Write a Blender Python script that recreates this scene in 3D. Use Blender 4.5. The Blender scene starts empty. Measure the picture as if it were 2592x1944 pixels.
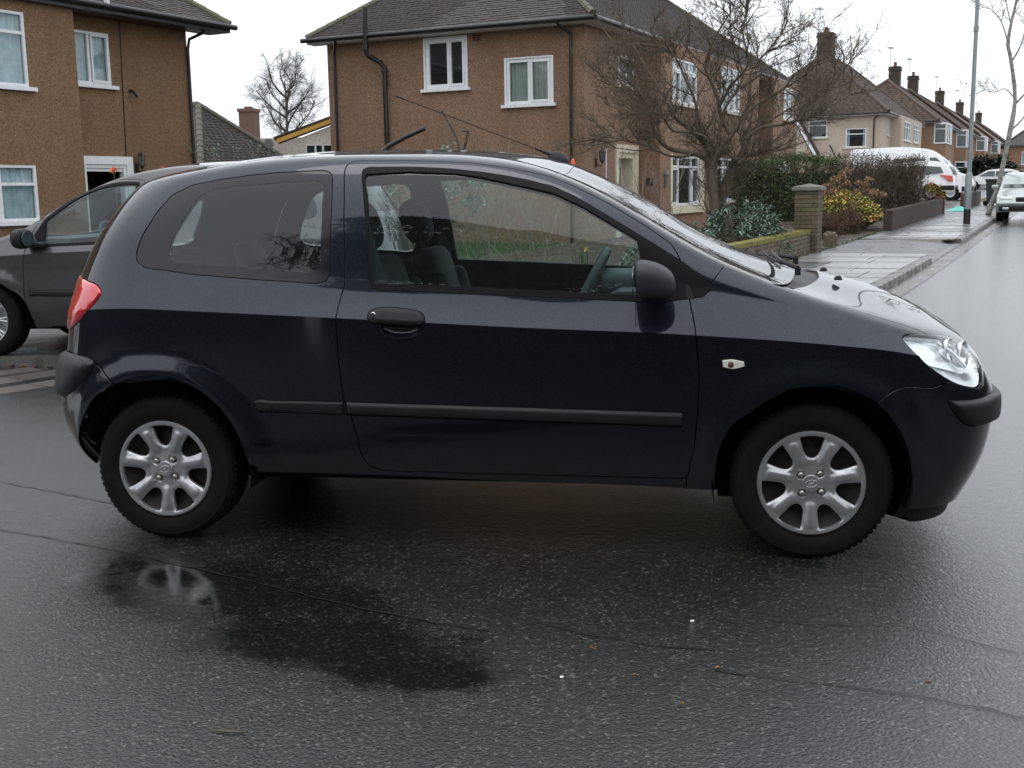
import bpy, bmesh, math, random
import numpy as np
from mathutils import Vector, Matrix, noise as mnoise
from mathutils.geometry import delaunay_2d_cdt
R_ = math.radians
SC = bpy.context.scene
COL = SC.collection
random.seed(7)
RNG = np.random.default_rng(11)

# ------------------------------------------------------------------ camera
cam_d = bpy.data.cameras.new('camera'); cam = bpy.data.objects.new('camera', cam_d); COL.objects.link(cam)
cam_d.sensor_width = 36.0; cam_d.lens = 36.0 * 2896.4 / 2592.0
cam_d.clip_start = .05; cam_d.clip_end = 3000
_yaw, _pitch, _roll = -0.1543, 0.1655, -0.0159
_f = Vector((math.sin(_yaw) * math.cos(_pitch), math.cos(_yaw) * math.cos(_pitch), -math.sin(_pitch)))
_r = Vector((math.cos(_yaw), -math.sin(_yaw), 0)); _u = _r.cross(_f)
_r2 = _r * math.cos(_roll) + _u * math.sin(_roll); _u2 = -_r * math.sin(_roll) + _u * math.cos(_roll)
_m = Matrix((_r2, _u2, -_f)).transposed().to_4x4(); _m.translation = Vector((2.0143, -4.0851, 1.325))
cam.matrix_world = _m
SC.camera = cam
SC.render.resolution_x = 1024; SC.render.resolution_y = 768

# ------------------------------------------------------------------ sky, sun, exposure
world = bpy.data.worlds.new('World'); SC.world = world; world.use_nodes = True
wn = world.node_tree.nodes; wl = world.node_tree.links; wn.clear()
SUN_EL, SUN_AZ = R_(74), R_(205)          # compass azimuth from +Y, behind the camera to the left
sky = wn.new('ShaderNodeTexSky'); sky.sky_type = 'NISHITA'; sky.sun_disc = False
sky.sun_elevation = SUN_EL; sky.sun_rotation = SUN_AZ; sky.air_density = 1.0; sky.dust_density = 4.0
bgs = wn.new('ShaderNodeBackground'); bgs.inputs[1].default_value = .10
wl.new(sky.outputs[0], bgs.inputs[0])
tc = wn.new('ShaderNodeTexCoord'); sep = wn.new('ShaderNodeSeparateXYZ'); wl.new(tc.outputs['Generated'], sep.inputs[0])
ramp = wn.new('ShaderNodeMapRange'); ramp.inputs[1].default_value = 0; ramp.inputs[2].default_value = 1
ramp.inputs[3].default_value = 1.18; ramp.inputs[4].default_value = 2.0
wl.new(sep.outputs[2], ramp.inputs[0])
nz = wn.new('ShaderNodeTexNoise'); nz.inputs['Scale'].default_value = 1.6; nz.inputs['Detail'].default_value = 5
mp = wn.new('ShaderNodeMapping'); mp.inputs['Scale'].default_value = (1, 1, 3.0); wl.new(tc.outputs['Generated'], mp.inputs[0]); wl.new(mp.outputs[0], nz.inputs[0])
nr = wn.new('ShaderNodeMapRange'); nr.inputs[1].default_value = .3; nr.inputs[2].default_value = .7; nr.inputs[3].default_value = .90; nr.inputs[4].default_value = 1.10
wl.new(nz.outputs[0], nr.inputs[0])
mu = wn.new('ShaderNodeMath'); mu.operation = 'MULTIPLY'; wl.new(ramp.outputs[0], mu.inputs[0]); wl.new(nr.outputs[0], mu.inputs[1])
bgc = wn.new('ShaderNodeBackground'); bgc.inputs[0].default_value = (.925, .965, 1.02, 1); wl.new(mu.outputs[0], bgc.inputs[1])
mxw = wn.new('ShaderNodeMixShader'); mxw.inputs[0].default_value = .88
wl.new(bgs.outputs[0], mxw.inputs[1]); wl.new(bgc.outputs[0], mxw.inputs[2])
wo = wn.new('ShaderNodeOutputWorld'); wl.new(mxw.outputs[0], wo.inputs[0])
sun_d = bpy.data.lights.new('sun', 'SUN'); sun_d.energy = .5; sun_d.angle = R_(28); sun_d.color = (1, .98, .95)
sun = bpy.data.objects.new('sun', sun_d); COL.objects.link(sun)
_sd = Vector((math.sin(SUN_AZ) * math.cos(SUN_EL), math.cos(SUN_AZ) * math.cos(SUN_EL), math.sin(SUN_EL)))
sun.rotation_euler = _sd.to_track_quat('Z', 'Y').to_euler()
vs = SC.view_settings
vs.view_transform = 'Standard'; vs.look = 'None'; vs.gamma = 1; vs.use_curve_mapping = False; vs.exposure = 0.10
SC.cycles.max_bounces = 8; SC.cycles.transparent_max_bounces = 24

# ------------------------------------------------------------------ materials
MAT = {}
class NT:
    """tiny node helper"""
    def __init__(s, name):
        s.m = bpy.data.materials.new(name); s.m.use_nodes = True; s.t = s.m.node_tree; s.n = s.t.nodes; s.l = s.t.links
        s.n.clear(); s.out = s.n.new('ShaderNodeOutputMaterial'); MAT[name] = s.m
    def node(s, typ, **kw):
        n = s.n.new(typ)
        for k, v in kw.items():
            if k.startswith('i_'):
                key = k[2:]; key = int(key) if key.isdigit() else key.replace('_', ' ')
                if hasattr(v, 'links') or isinstance(v, bpy.types.NodeSocket): s.l.new(v, n.inputs[key])
                else: n.inputs[key].default_value = v
            else: setattr(n, k, v)
        return n
    def coord(s, which='Object'): return s.node('ShaderNodeTexCoord').outputs[which]
    def noise(s, vec, scale, detail=3, rough=.5, dist=0):
        return s.node('ShaderNodeTexNoise', i_Vector=vec, i_Scale=scale, i_Detail=detail, i_Roughness=rough, i_Distortion=dist).outputs[0]
    def ramp(s, fac, stops):
        r = s.node('ShaderNodeValToRGB', i_Fac=fac); e = r.color_ramp.elements
        while len(e) < len(stops): e.new(.5)
        for el, (p, c) in zip(e, stops): el.position = p; el.color = c if len(c) == 4 else (*c, 1)
        return r.outputs[0]
    def mix(s, fac, a, b, mode='MIX'):
        n = s.n.new('ShaderNodeMix'); n.data_type = 'RGBA'; n.blend_type = mode
        for sock, v in ((n.inputs[0], fac), (n.inputs[6], a), (n.inputs[7], b)):
            if isinstance(v, bpy.types.NodeSocket): s.l.new(v, sock)
            else: sock.default_value = v if not isinstance(v, tuple) or len(v) == 4 else (*v, 1)
        return n.outputs[2]
    def mr(s, v, a, b, c, d): return s.node('ShaderNodeMapRange', i_0=v, i_1=a, i_2=b, i_3=c, i_4=d).outputs[0]
    def math(s, op, a, b=0.0): return s.node('ShaderNodeMath', operation=op, i_0=a, i_1=b).outputs[0]
    def bump(s, h, st, dist=.01, nrm=None):
        n = s.node('ShaderNodeBump', i_Height=h, i_Strength=st, i_Distance=dist)
        if nrm is not None: s.l.new(nrm, n.inputs['Normal'])
        return n.outputs[0]
    def bsdf(s, **kw):
        b = s.node('ShaderNodeBsdfPrincipled', **kw); s.l.new(b.outputs[0], s.out.inputs[0]); return b
def c4(c): return (*c, 1)
def plain(name, col, rough=.5, metal=0, coat=0, spec=.5, var=.12, vs_=6.0, bump=0, bs=200.0, dirt=None):
    t = NT(name); v = t.coord()
    n = t.noise(v, vs_, 4, .6)
    a = tuple(max(0, x * (1 - var)) for x in col); b = tuple(x * (1 + var) for x in col)
    colr = t.mix(t.mr(n, .3, .7, 0, 1), a, b)
    if dirt: colr = t.mix(t.mr(t.noise(v, dirt[1], 5, .65), .5, .75, 0, dirt[2]), colr, dirt[0])
    kw = dict(i_Base_Color=colr, i_Metallic=metal, i_Coat_Weight=coat, i_Coat_Roughness=.04, i_Specular_IOR_Level=spec)
    kw['i_Roughness'] = t.mr(n, .3, .7, max(.02, rough - .06), min(1, rough + .06))
    if bump: kw['i_Normal'] = t.bump(t.noise(v, bs, 3), bump, .002)
    t.bsdf(**kw); return t.m

def mk_materials():
    # metallic car paint: fine flakes under clear coat
    def paint(name, col, flake, metal=.55, rough=.38):
        t = NT(name); v = t.coord()
        fl = t.node('ShaderNodeTexVoronoi', i_Vector=v, i_Scale=900.0).outputs['Color']
        fl = t.node('ShaderNodeSeparateColor', i_Color=fl).outputs[0]
        col2 = t.mix(t.mr(fl, .2, 1, 0, 1), col, flake)
        dirt = t.noise(v, 3.0, 5, .65)
        g = t.node('ShaderNodeSeparateXYZ', i_Vector=v).outputs[2]
        road = t.math('MULTIPLY', t.mr(g, .75, .15, 0, .5), t.mr(dirt, .35, .7, .2, 1))
        col2 = t.mix(road, col2, (.012, .0115, .011))
        drops = t.node('ShaderNodeTexVoronoi', i_Vector=v, i_Scale=55.0, feature='F1').outputs['Distance']
        t.bsdf(i_Base_Color=col2, i_Specular_Tint=(.10, .11, .14, 1), i_Metallic=metal, i_Roughness=t.mr(dirt, .3, .7, rough - .04, rough + .06),
               i_Coat_Weight=1.0, i_Coat_Roughness=t.mr(dirt, .3, .75, .015, .06), i_Coat_IOR=1.5,
               i_Normal=t.bump(t.noise(v, 1300.0, 1), .05, .0006))
    paint('paint_slate', (.0062, .0070, .0104), (.030, .0350, .0525), .72, .34)
    paint('paint_taupe', (.045, .040, .042), (.16, .147, .152), .65, .36)
    plain('white_paint', (.78, .78, .79), .25, 0, .6, var=.03)
    plain('silver_paint', (.36, .40, .38), .32, .6, .6, var=.06)
    plain('far_dark_paint', (.05, .055, .06), .3, 0, .6)
    plain('black_plastic', (.014, .014, .016), .5, spec=.3, bump=.25, bs=900, var=.15)
    plain('grey_plastic', (.022, .023, .027), .46, spec=.35, bump=.25, bs=900, var=.15)
    plain('rubber_seal', (.008, .008, .009), .5, var=.2, spec=.12)
    plain('frit_black', (.014, .014, .017), .10, var=.1, spec=.42)
    plain('tyre_rubber', (.009, .008, .008), .75, spec=.15, bump=.3, bs=120, var=.25, vs_=20, dirt=((.03, .026, .022), 30, .25))
    plain('steel_dark', (.022, .018, .016), .6, .4, var=.4, vs_=40)
    plain('hubcap_silver', (.47, .47, .48), .38, .75, .25, var=.06, dirt=((.12, .10, .08), 12, .35))
    plain('nut_metal', (.40, .39, .37), .35, .9, var=.2, vs_=60)
    plain('chrome', (.75, .76, .78), .08, 1.0, var=.03)
    plain('lamp_silver', (.86, .88, .90), .22, .5, var=.03)
    plain('seat_fabric', (.012, .016, .018), .92, var=.2, vs_=30, bump=.3, bs=500)
    plain('trim_dark', (.007, .009, .010), .8, spec=.2, var=.15)
    plain('trim_grey', (.085, .095, .10), .85, var=.1)
    plain('belt_grey', (.07, .085, .095), .6, var=.1)
    plain('dash_teal', (.04, .06, .062), .6, var=.1)
    plain('indicator_white', (.75, .73, .66), .12, coat=.6, var=.05)
    plain('bulb_amber', (.13, .055, .04), .3)
    plain('reflector_red', (.55, .02, .02), .12, coat=1, var=.1)
    t = NT('lens_red'); v = t.coord()
    w = t.node('ShaderNodeTexWave', i_Vector=v, i_Scale=40.0, bands_direction='Z').outputs[0]
    t.bsdf(i_Base_Color=t.mix(t.mr(t.noise(v, 9, 2), .3, .7, 0, 1), (.42, .004, .010), (.60, .010, .020)), i_Roughness=.16, i_Coat_Weight=1.0,
           i_Coat_Roughness=.02, i_Normal=t.bump(w, .12, .001), i_Subsurface_Weight=.08, i_Subsurface_Radius=(.02, .004, .004))
    t = NT('lens_pale'); v = t.coord()
    w = t.node('ShaderNodeTexWave', i_Vector=v, i_Scale=60.0, bands_direction='X').outputs[0]
    t.bsdf(i_Base_Color=(.62, .24, .26, 1), i_Roughness=.15, i_Coat_Weight=1.0, i_Normal=t.bump(w, .3, .001))
    # thin glass: fresnel reflection over a lightly tinted see-through sheet
    def thin(name, tint, gl=1.0, rough=.0, ior=1.52, dirt=.03):
        t = NT(name)
        tr = t.node('ShaderNodeBsdfTransparent', i_Color=c4(tint)); gl_ = t.node('ShaderNodeBsdfGlossy', i_Color=(gl, gl, gl, 1), i_Roughness=rough)
        ge = t.node('ShaderNodeNewGeometry'); dt = t.node('ShaderNodeVectorMath', operation='DOT_PRODUCT', i_0=ge.outputs['Incoming'], i_1=ge.outputs['Normal']).outputs['Value']
        k = t.math('ADD', t.math('MULTIPLY', t.math('POWER', t.math('SUBTRACT', 1.0, t.math('ABSOLUTE', dt)), 5.0), .90), .045)
        mx = t.node('ShaderNodeMixShader', i_0=k); t.l.new(tr.outputs[0], mx.inputs[1]); t.l.new(gl_.outputs[0], mx.inputs[2])
        df = t.node('ShaderNodeBsdfDiffuse', i_Color=(.5, .52, .53, 1))
        v = t.coord(); n = t.noise(v, 7.0, 5, .7)
        mx2 = t.node('ShaderNodeMixShader', i_0=t.mr(n, .3, .8, dirt * .4, dirt)); t.l.new(mx.outputs[0], mx2.inputs[1]); t.l.new(df.outputs[0], mx2.inputs[2])
        t.l.new(mx2.outputs[0], t.out.inputs[0])
    thin('car_glass', (.80, .90, .88), dirt=.02)
    thin('screen_glass', (.60, .72, .72), dirt=.06)
    thin('lens_clear', (.93, .95, .95), dirt=.03)
    thin('house_glass', (.80, .86, .86), dirt=.03)
    plain('far_glass', (.03, .05, .05), .05, spec=.8, var=.3, vs_=1.5)
mk_materials()

# ------------------------------------------------------------------ object helpers
def tag(o, label=None, cat=None, group=None, kind=None):
    if label: o['label'] = label
    if cat: o['category'] = cat
    if group: o['group'] = group
    if kind: o['kind'] = kind
    return o
def empty(name, loc, label, cat, group=None, rz=0.0):
    o = bpy.data.objects.new(name, None); COL.objects.link(o); o.location = loc; o.rotation_euler = (0, 0, rz)
    o.empty_display_size = .3
    return tag(o, label, cat, group)
def link(name, mesh, parent=None, loc=None, rot=None):
    o = bpy.data.objects.new(name, mesh); COL.objects.link(o)
    if parent is not None: o.parent = parent
    if loc is not None: o.location = loc
    if rot is not None: o.rotation_euler = rot
    return o
def copy_tree(o, parent=None, **kw):
    c = o.copy(); COL.objects.link(c)
    c.parent = parent
    for ch in list(o.children): copy_tree(ch, c)
    return c
class MB:
    """mesh builder: collects shapes, makes ONE object"""
    def __init__(s, o=(0, 0, 0)): s.v = []; s.f = []; s.mi = []; s.o = Vector(o); s.cur = 0
    def add(s, vs, fs):
        b = len(s.v); s.v += [tuple(Vector(p) - s.o) for p in vs]; s.f += [tuple(i + b for i in f) for f in fs]; s.mi += [s.cur] * len(fs)
    def box(s, lo, hi, M=None):
        x0, y0, z0 = lo; x1, y1, z1 = hi
        vs = [Vector((x, y, z)) for z in (z0, z1) for x, y in ((x0, y0), (x1, y0), (x1, y1), (x0, y1))]
        if M is not None: vs = [M @ q for q in vs]
        s.add(vs, [(3, 2, 1, 0), (4, 5, 6, 7), (0, 1, 5, 4), (1, 2, 6, 5), (2, 3, 7, 6), (3, 0, 4, 7)])
    def bbox(s, lo, hi, b=.01, M=None):
        """box with chamfered edges"""
        bm = bmesh.new(); bmesh.ops.create_cube(bm, size=1)
        for q in bm.verts: q.co = Vector([lo[i] + (q.co[i] + .5) * (hi[i] - lo[i]) for i in range(3)])
        bmesh.ops.bevel(bm, geom=list(bm.edges), offset=b, segments=2, affect='EDGES', profile=.5)
        if M is not None: bmesh.ops.transform(bm, matrix=M, verts=bm.verts)
        bm.verts.index_update(); s.add([q.co.copy() for q in bm.verts], [[q.index for q in f.verts] for f in bm.faces]); bm.free()
    def quad(s, a, b, c, d): s.add([a, b, c, d], [(0, 1, 2, 3)])
    def poly(s, pts): s.add(pts, [tuple(range(len(pts)))])
    def tube(s, pts, rad, n=8, cap=True, up=None):
        pts = [Vector(p) for p in pts]; m = len(pts)
        rad = rad if isinstance(rad, (list, tuple, np.ndarray)) else [rad] * m
        vs = []; pv = None
        for i, p in enumerate(pts):
            t = (pts[min(i + 1, m - 1)] - pts[max(i - 1, 0)])
            t = t.normalized() if t.length > 1e-9 else Vector((0, 0, 1))
            if pv is None:
                a = Vector((0, 0, 1)) if abs(t.z) < .9 else Vector((1, 0, 0)); pv = t.cross(a).normalized()
            else:
                pv = pv - t * pv.dot(t); pv = pv.normalized() if pv.length > 1e-6 else t.orthogonal().normalized()
            w = t.cross(pv)
            for k in range(n):
                a = 2 * math.pi * k / n; vs.append(p + (pv * math.cos(a) + w * math.sin(a)) * rad[i])
        fs = [(i * n + k, i * n + (k + 1) % n, (i + 1) * n + (k + 1) % n, (i + 1) * n + k) for i in range(m - 1) for k in range(n)]
        if cap: fs += [tuple(reversed(range(n))), tuple((m - 1) * n + k for k in range(n))]
        s.add(vs, fs)
    def lathe(s, prof, n=32, M=None, a0=0, a1=2 * math.pi):
        """prof: (r, h); revolve about Z, M places it"""
        full = abs(a1 - a0 - 2 * math.pi) < 1e-6; k = n if full else n + 1; vs = []
        for r, h in prof:
            for i in range(k):
                a = a0 + (a1 - a0) * i / n; q = Vector((r * math.cos(a), r * math.sin(a), h)); vs.append(M @ q if M is not None else q)
        fs = []
        for j in range(len(prof) - 1):
            for i in range(n):
                i2 = (i + 1) % k; fs.append((j * k + i, j * k + i2, (j + 1) * k + i2, (j + 1) * k + i))
        s.add(vs, fs)
    def prism(s, pts, d):
        """closed polygon pts (3D, planar) extruded by vector d"""
        n = len(pts); pts = [Vector(p) for p in pts]; d = Vector(d)
        s.add(pts + [p + d for p in pts], [tuple(reversed(range(n))), tuple(range(n, 2 * n))] + [(i, (i + 1) % n, n + (i + 1) % n, n + i) for i in range(n)])
    def mesh(s, name, mats, smooth=None):
        me = bpy.data.meshes.new(name); me.from_pydata(s.v, [], s.f)
        for m in (mats if isinstance(mats, (list, tuple)) else [mats]): me.materials.append(MAT[m] if isinstance(m, str) else m)
        me.polygons.foreach_set('material_index', s.mi)
        if smooth is not None:
            me.polygons.foreach_set('use_smooth', [True] * len(s.f))
            if smooth < 179: me.set_sharp_from_angle(angle=R_(smooth))
        me.update(); return me
    def build(s, name, mats, parent=None, smooth=None, loc=None, fixn=True):
        me = s.mesh(name, mats, smooth)
        if fixn:
            bm = bmesh.new(); bm.from_mesh(me); bmesh.ops.recalc_face_normals(bm, faces=bm.faces); bm.to_mesh(me); bm.free()
        return link(name, me, parent, loc)
def np_mesh(name, V, F, mats, k, smooth=False, attr=None, mi=None):
    """fast mesh from arrays: F is (m,k)"""
    me = bpy.data.meshes.new(name); V = np.asarray(V, np.float32); F = np.asarray(F, np.int32)
    me.vertices.add(len(V)); me.vertices.foreach_set('co', V.ravel())
    me.loops.add(F.size); me.loops.foreach_set('vertex_index', F.ravel())
    me.polygons.add(len(F)); me.polygons.foreach_set('loop_start', np.arange(0, F.size, k, dtype=np.int32))
    me.polygons.foreach_set('loop_total', np.full(len(F), k, np.int32))
    if smooth: me.polygons.foreach_set('use_smooth', np.ones(len(F), bool))
    for m in (mats if isinstance(mats, (list, tuple)) else [mats]): me.materials.append(MAT[m])
    if mi is not None: me.polygons.foreach_set('material_index', np.asarray(mi, np.int32))
    if attr is not None:
        a = me.attributes.new('rnd', 'FLOAT', 'POINT'); a.data.foreach_set('value', np.asarray(attr, np.float32))
    me.update(calc_edges=True); return me

SLOPE = .0115
E1 = Vector((.297, .955, 0)).normalized(); E2 = Vector((E1.y, -E1.x, 0))
def gz(x, y):
    """the street climbs gently away from the camera"""
    a = x * E1.x + y * E1.y - 12
    return SLOPE * a * (1 - math.exp(-a / 8)) if a > 0 else 0.0
def _nspl(xk,x):
    """matrix of the natural cubic spline through knots xk evaluated at x"""
    xk=np.asarray(xk,float);x=np.asarray(x,float);n=len(xk);h=np.diff(xk)
    A=np.eye(n);B=np.zeros((n,n))
    for i in range(1,n-1):
        A[i,i-1]=h[i-1];A[i,i]=2*(h[i-1]+h[i]);A[i,i+1]=h[i]
        B[i,i-1]=6/h[i-1];B[i,i]=-6/h[i-1]-6/h[i];B[i,i+1]=6/h[i]
    M=np.linalg.solve(A,B)
    j=np.clip(np.searchsorted(xk,x)-1,0,n-2);t0=xk[j];t1=xk[j+1];hh=t1-t0
    a=(t1-x)/hh;b=(x-t0)/hh;W=np.zeros((len(x),n));r=np.arange(len(x))
    W[r,j]+=a;W[r,j+1]+=b
    return W+((a**3-a)*hh**2/6)[:,None]*M[j]+((b**3-b)*hh**2/6)[:,None]*M[j+1]
KV=np.array([0,.12,.30,.47,.60,.73,.96,1.20,1.26,1.40,1.62,1.86])
NC=4
KX=[-.1,.3,.9,1.3,1.5,1.7,1.9,2.05,2.2,2.4,2.62]
KZ=[[.27,.27,.265,.255,.25,.25,.245,.24,.235,.23,.20],
 [.37,.37,.37,.37,.37,.37,.36,.36,.36,.35,.33],
 [.55,.55,.55,.54,.54,.54,.53,.53,.52,.52,.51],
 [.74,.73,.71,.70,.695,.69,.685,.68,.67,.665,.65],
 [.917,.900,.872,.852,.843,.836,.828,.820,.811,.797,.777],
 [1.058,1.026,.984,.966,.957,.948,.938,.928,.912,.878,.83],
 [1.235,1.24,1.225,1.20,1.175,1.125,1.058,1.005,.965,.915,.86],
 [1.366,1.430,1.446,1.422,1.375,1.292,1.178,1.085,1.018,.95,.885],
 [1.386,1.450,1.466,1.440,1.394,1.309,1.194,1.104,1.034,.959,.892],
 [1.409,1.467,1.482,1.458,1.408,1.320,1.207,1.118,1.046,.972,.912],
 [1.438,1.491,1.504,1.481,1.438,1.351,1.24,1.148,1.076,1.006,.949],
 [1.448,1.500,1.512,1.490,1.450,1.366,1.256,1.164,1.092,1.022,.968]]
KY=[[.06,.05,.05,.05,.05,.05,.05,.05,.05,.05,.05],
 [.004,.002,.002,.002,.002,.002,.002,.002,.002,.002,.004],
 [-.022,-.026,-.026,-.026,-.026,-.026,-.026,-.026,-.026,-.026,-.022],
 [-.030,-.036,-.036,-.036,-.036,-.036,-.036,-.036,-.036,-.034,-.030],
 [-.026,-.035,-.035,-.035,-.035,-.035,-.035,-.035,-.035,-.033,-.027],
 [.022,.014,.012,.011,.011,.011,.011,.010,.008,.006,.008],
 [.082,.070,.066,.064,.060,.055,.045,.036,.028,.024,.03],
 [.195,.175,.172,.170,.165,.135,.098,.072,.062,.056,.068],
 [.225,.21,.205,.203,.195,.165,.128,.10,.092,.082,.095],
 [.36,.34,.33,.32,.315,.30,.28,.27,.26,.26,.26],
 [.58,.58,.58,.58,.58,.58,.57,.57,.56,.56,.56],
 [.80]*11]
XAR=np.array([.0,.0,.0,.0,.0,.02,.05,.10,.11,.14,.17,.2])
XAF=2.62
XR=np.array([-.49,-.575,-.605,-.56,-.53,-.49,-.41,-.31,-.285,-.25,-.225,-.22])
ZR=np.array([.24,.36,.53,.71,.865,1.02,1.19,1.345,1.37,1.405,1.425,1.43])
XF=np.array([3.07,3.135,3.175,3.175,3.145,3.125,3.10,3.08,3.065,3.05,3.04,3.035])
ZF=np.array([.17,.30,.46,.56,.63,.675,.71,.74,.757,.775,.788,.793])
PR=np.array([.5,.5,.5,.5,.5,.55,.62,.7,.7,.7,.7,.7])
PF=np.array([.50,.51,.53,.55,.56,.58,.6,.62,.62,.62,.62,.62])
WH=((0.0,.283,.38,.022,.475),(2.455,.283,.362,.018,.47))
NS=561;NV=373
def build():
    s=np.concatenate([np.linspace(-1,0,141)[:-1],np.linspace(0,1,301)[:-1],np.linspace(1,2,121)])
    v=np.linspace(0,1.86,NV)
    ic=int(round(.60/1.86*(NV-1)))
    K=len(KV);Q=np.zeros((len(s),K,3))
    t=np.clip(s,0,1)
    for k in range(K):
        x=XAR[k]+(XAF-XAR[k])*t
        e=1e-3
        W=_nspl(KX,x);z=W@np.array(KZ[k]);y=W@np.array(KY[k])
        # end slopes
        Wr=_nspl(KX,[XAR[k],XAR[k]+e]);Wf=_nspl(KX,[XAF-e,XAF])
        mzr=(Wr@np.array(KZ[k]))@[-1,1]/e; mzf=(Wf@np.array(KZ[k]))@[-1,1]/e
        r=s<0;f=s>1
        th=-s[r]*np.pi/2;T=np.sin(th);D=XR[k]-XAR[k];x[r]=XAR[k]+D*T
        zA=z[r];z[r]=zA+mzr*D*T+(ZR[k]-zA-mzr*D)*T**2
        y[r]=.8-(.8-y[r])*np.maximum(1-T**2.7,0)**(PR[k]*.60)
        th=(s[f]-1)*np.pi/2;T=np.sin(th);D=XF[k]-XAF;x[f]=XAF+D*T
        zA=z[f];z[f]=zA+mzf*D*T+(ZF[k]-zA-mzf*D)*T**2
        y[f]=.8-(.8-y[f])*np.maximum(1-T**2.25,0)**(PF[k]*.53)
        Q[:,k]=np.stack([x,y,z],1)
    P=np.zeros((len(s),NV,3))
    vc=v[ic]; kv=KV.copy();kv[NC]=vc
    Wl=_nspl(kv[:NC+1],v[:ic+1]);Wu=_nspl(kv[NC:],v[ic:])
    P[:,:ic+1]=np.einsum('jk,skc->sjc',Wl,Q[:,:NC+1])
    P[:,ic:]=np.einsum('jk,skc->sjc',Wu,Q[:,NC:])
    # ease the plan shape where the end caps begin
    ks=np.exp(-.5*(np.arange(-18,19)/6.5)**2);ks/=ks.sum();Y=P[...,1]
    sm=np.stack([np.convolve(Y[:,j],ks,'same') for j in range(NV)],1)
    w=np.clip(np.minimum(np.arange(len(s)),np.arange(len(s))[::-1])/90.,0,1)[:,None];w=np.where((s[:,None]>-.75)&(s[:,None]<1.75),w,0);w=w*np.clip((s[:,None]+.75)/.3,0,1)*np.clip((1.75-s[:,None])/.3,0,1)
    P[...,1]=Y*(1-w)+sm*w
    # wheel-arch blisters
    for wx,wz,rl,amp,ro in WH:
        d=np.hypot(P[...,0]-wx,P[...,2]-wz)
        q=np.clip((ro-d)/(ro-rl),0,1);m=amp*(q*q*(3-2*q))
        m*=np.clip((P[...,2]-.2)/.15,0,1)
        m[:,ic:]=0
        P[...,1]-=m
    def nrm(A):
        ds=np.gradient(A,axis=0);dv=np.gradient(A,axis=1)
        n=np.cross(ds,dv);n/=np.linalg.norm(n,axis=2,keepdims=True)+1e-12
        return n
    Nl=nrm(P[:,:ic+1]);Nu=nrm(P[:,ic:])
    return s,v,ic,P,Nl,Nu
class Surf:
    def __init__(S):
        S.s,S.v,S.ic,S.P,S.Nl,S.Nu=build();S.vc=S.v[S.ic]
    def _ij(S,s,v):
        i=np.interp(s,S.s,np.arange(len(S.s)));j=np.interp(v,S.v,np.arange(NV))
        return i,j
    @staticmethod
    def _bil(A,i,j):
        i=np.clip(i,0,A.shape[0]-1.00001);j=np.clip(j,0,A.shape[1]-1.00001)
        a=i.astype(int);b=j.astype(int);f=(i-a)[...,None];g=(j-b)[...,None]
        return A[a,b]*(1-f)*(1-g)+A[a+1,b]*f*(1-g)+A[a,b+1]*(1-f)*g+A[a+1,b+1]*f*g
    def pos(S,s,v):
        i,j=S._ij(s,v);return S._bil(S.P,i,j)
    def nor(S,s,v,up=None):
        i,j=S._ij(s,v)
        if up is None: up=v>S.vc-1e-6
        n=np.where(np.asarray(up)[...,None],S._bil(S.Nu,i,j-S.ic),S._bil(S.Nl,i,np.minimum(j,S.ic)))
        return n/np.linalg.norm(n,axis=-1,keepdims=True)
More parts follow.
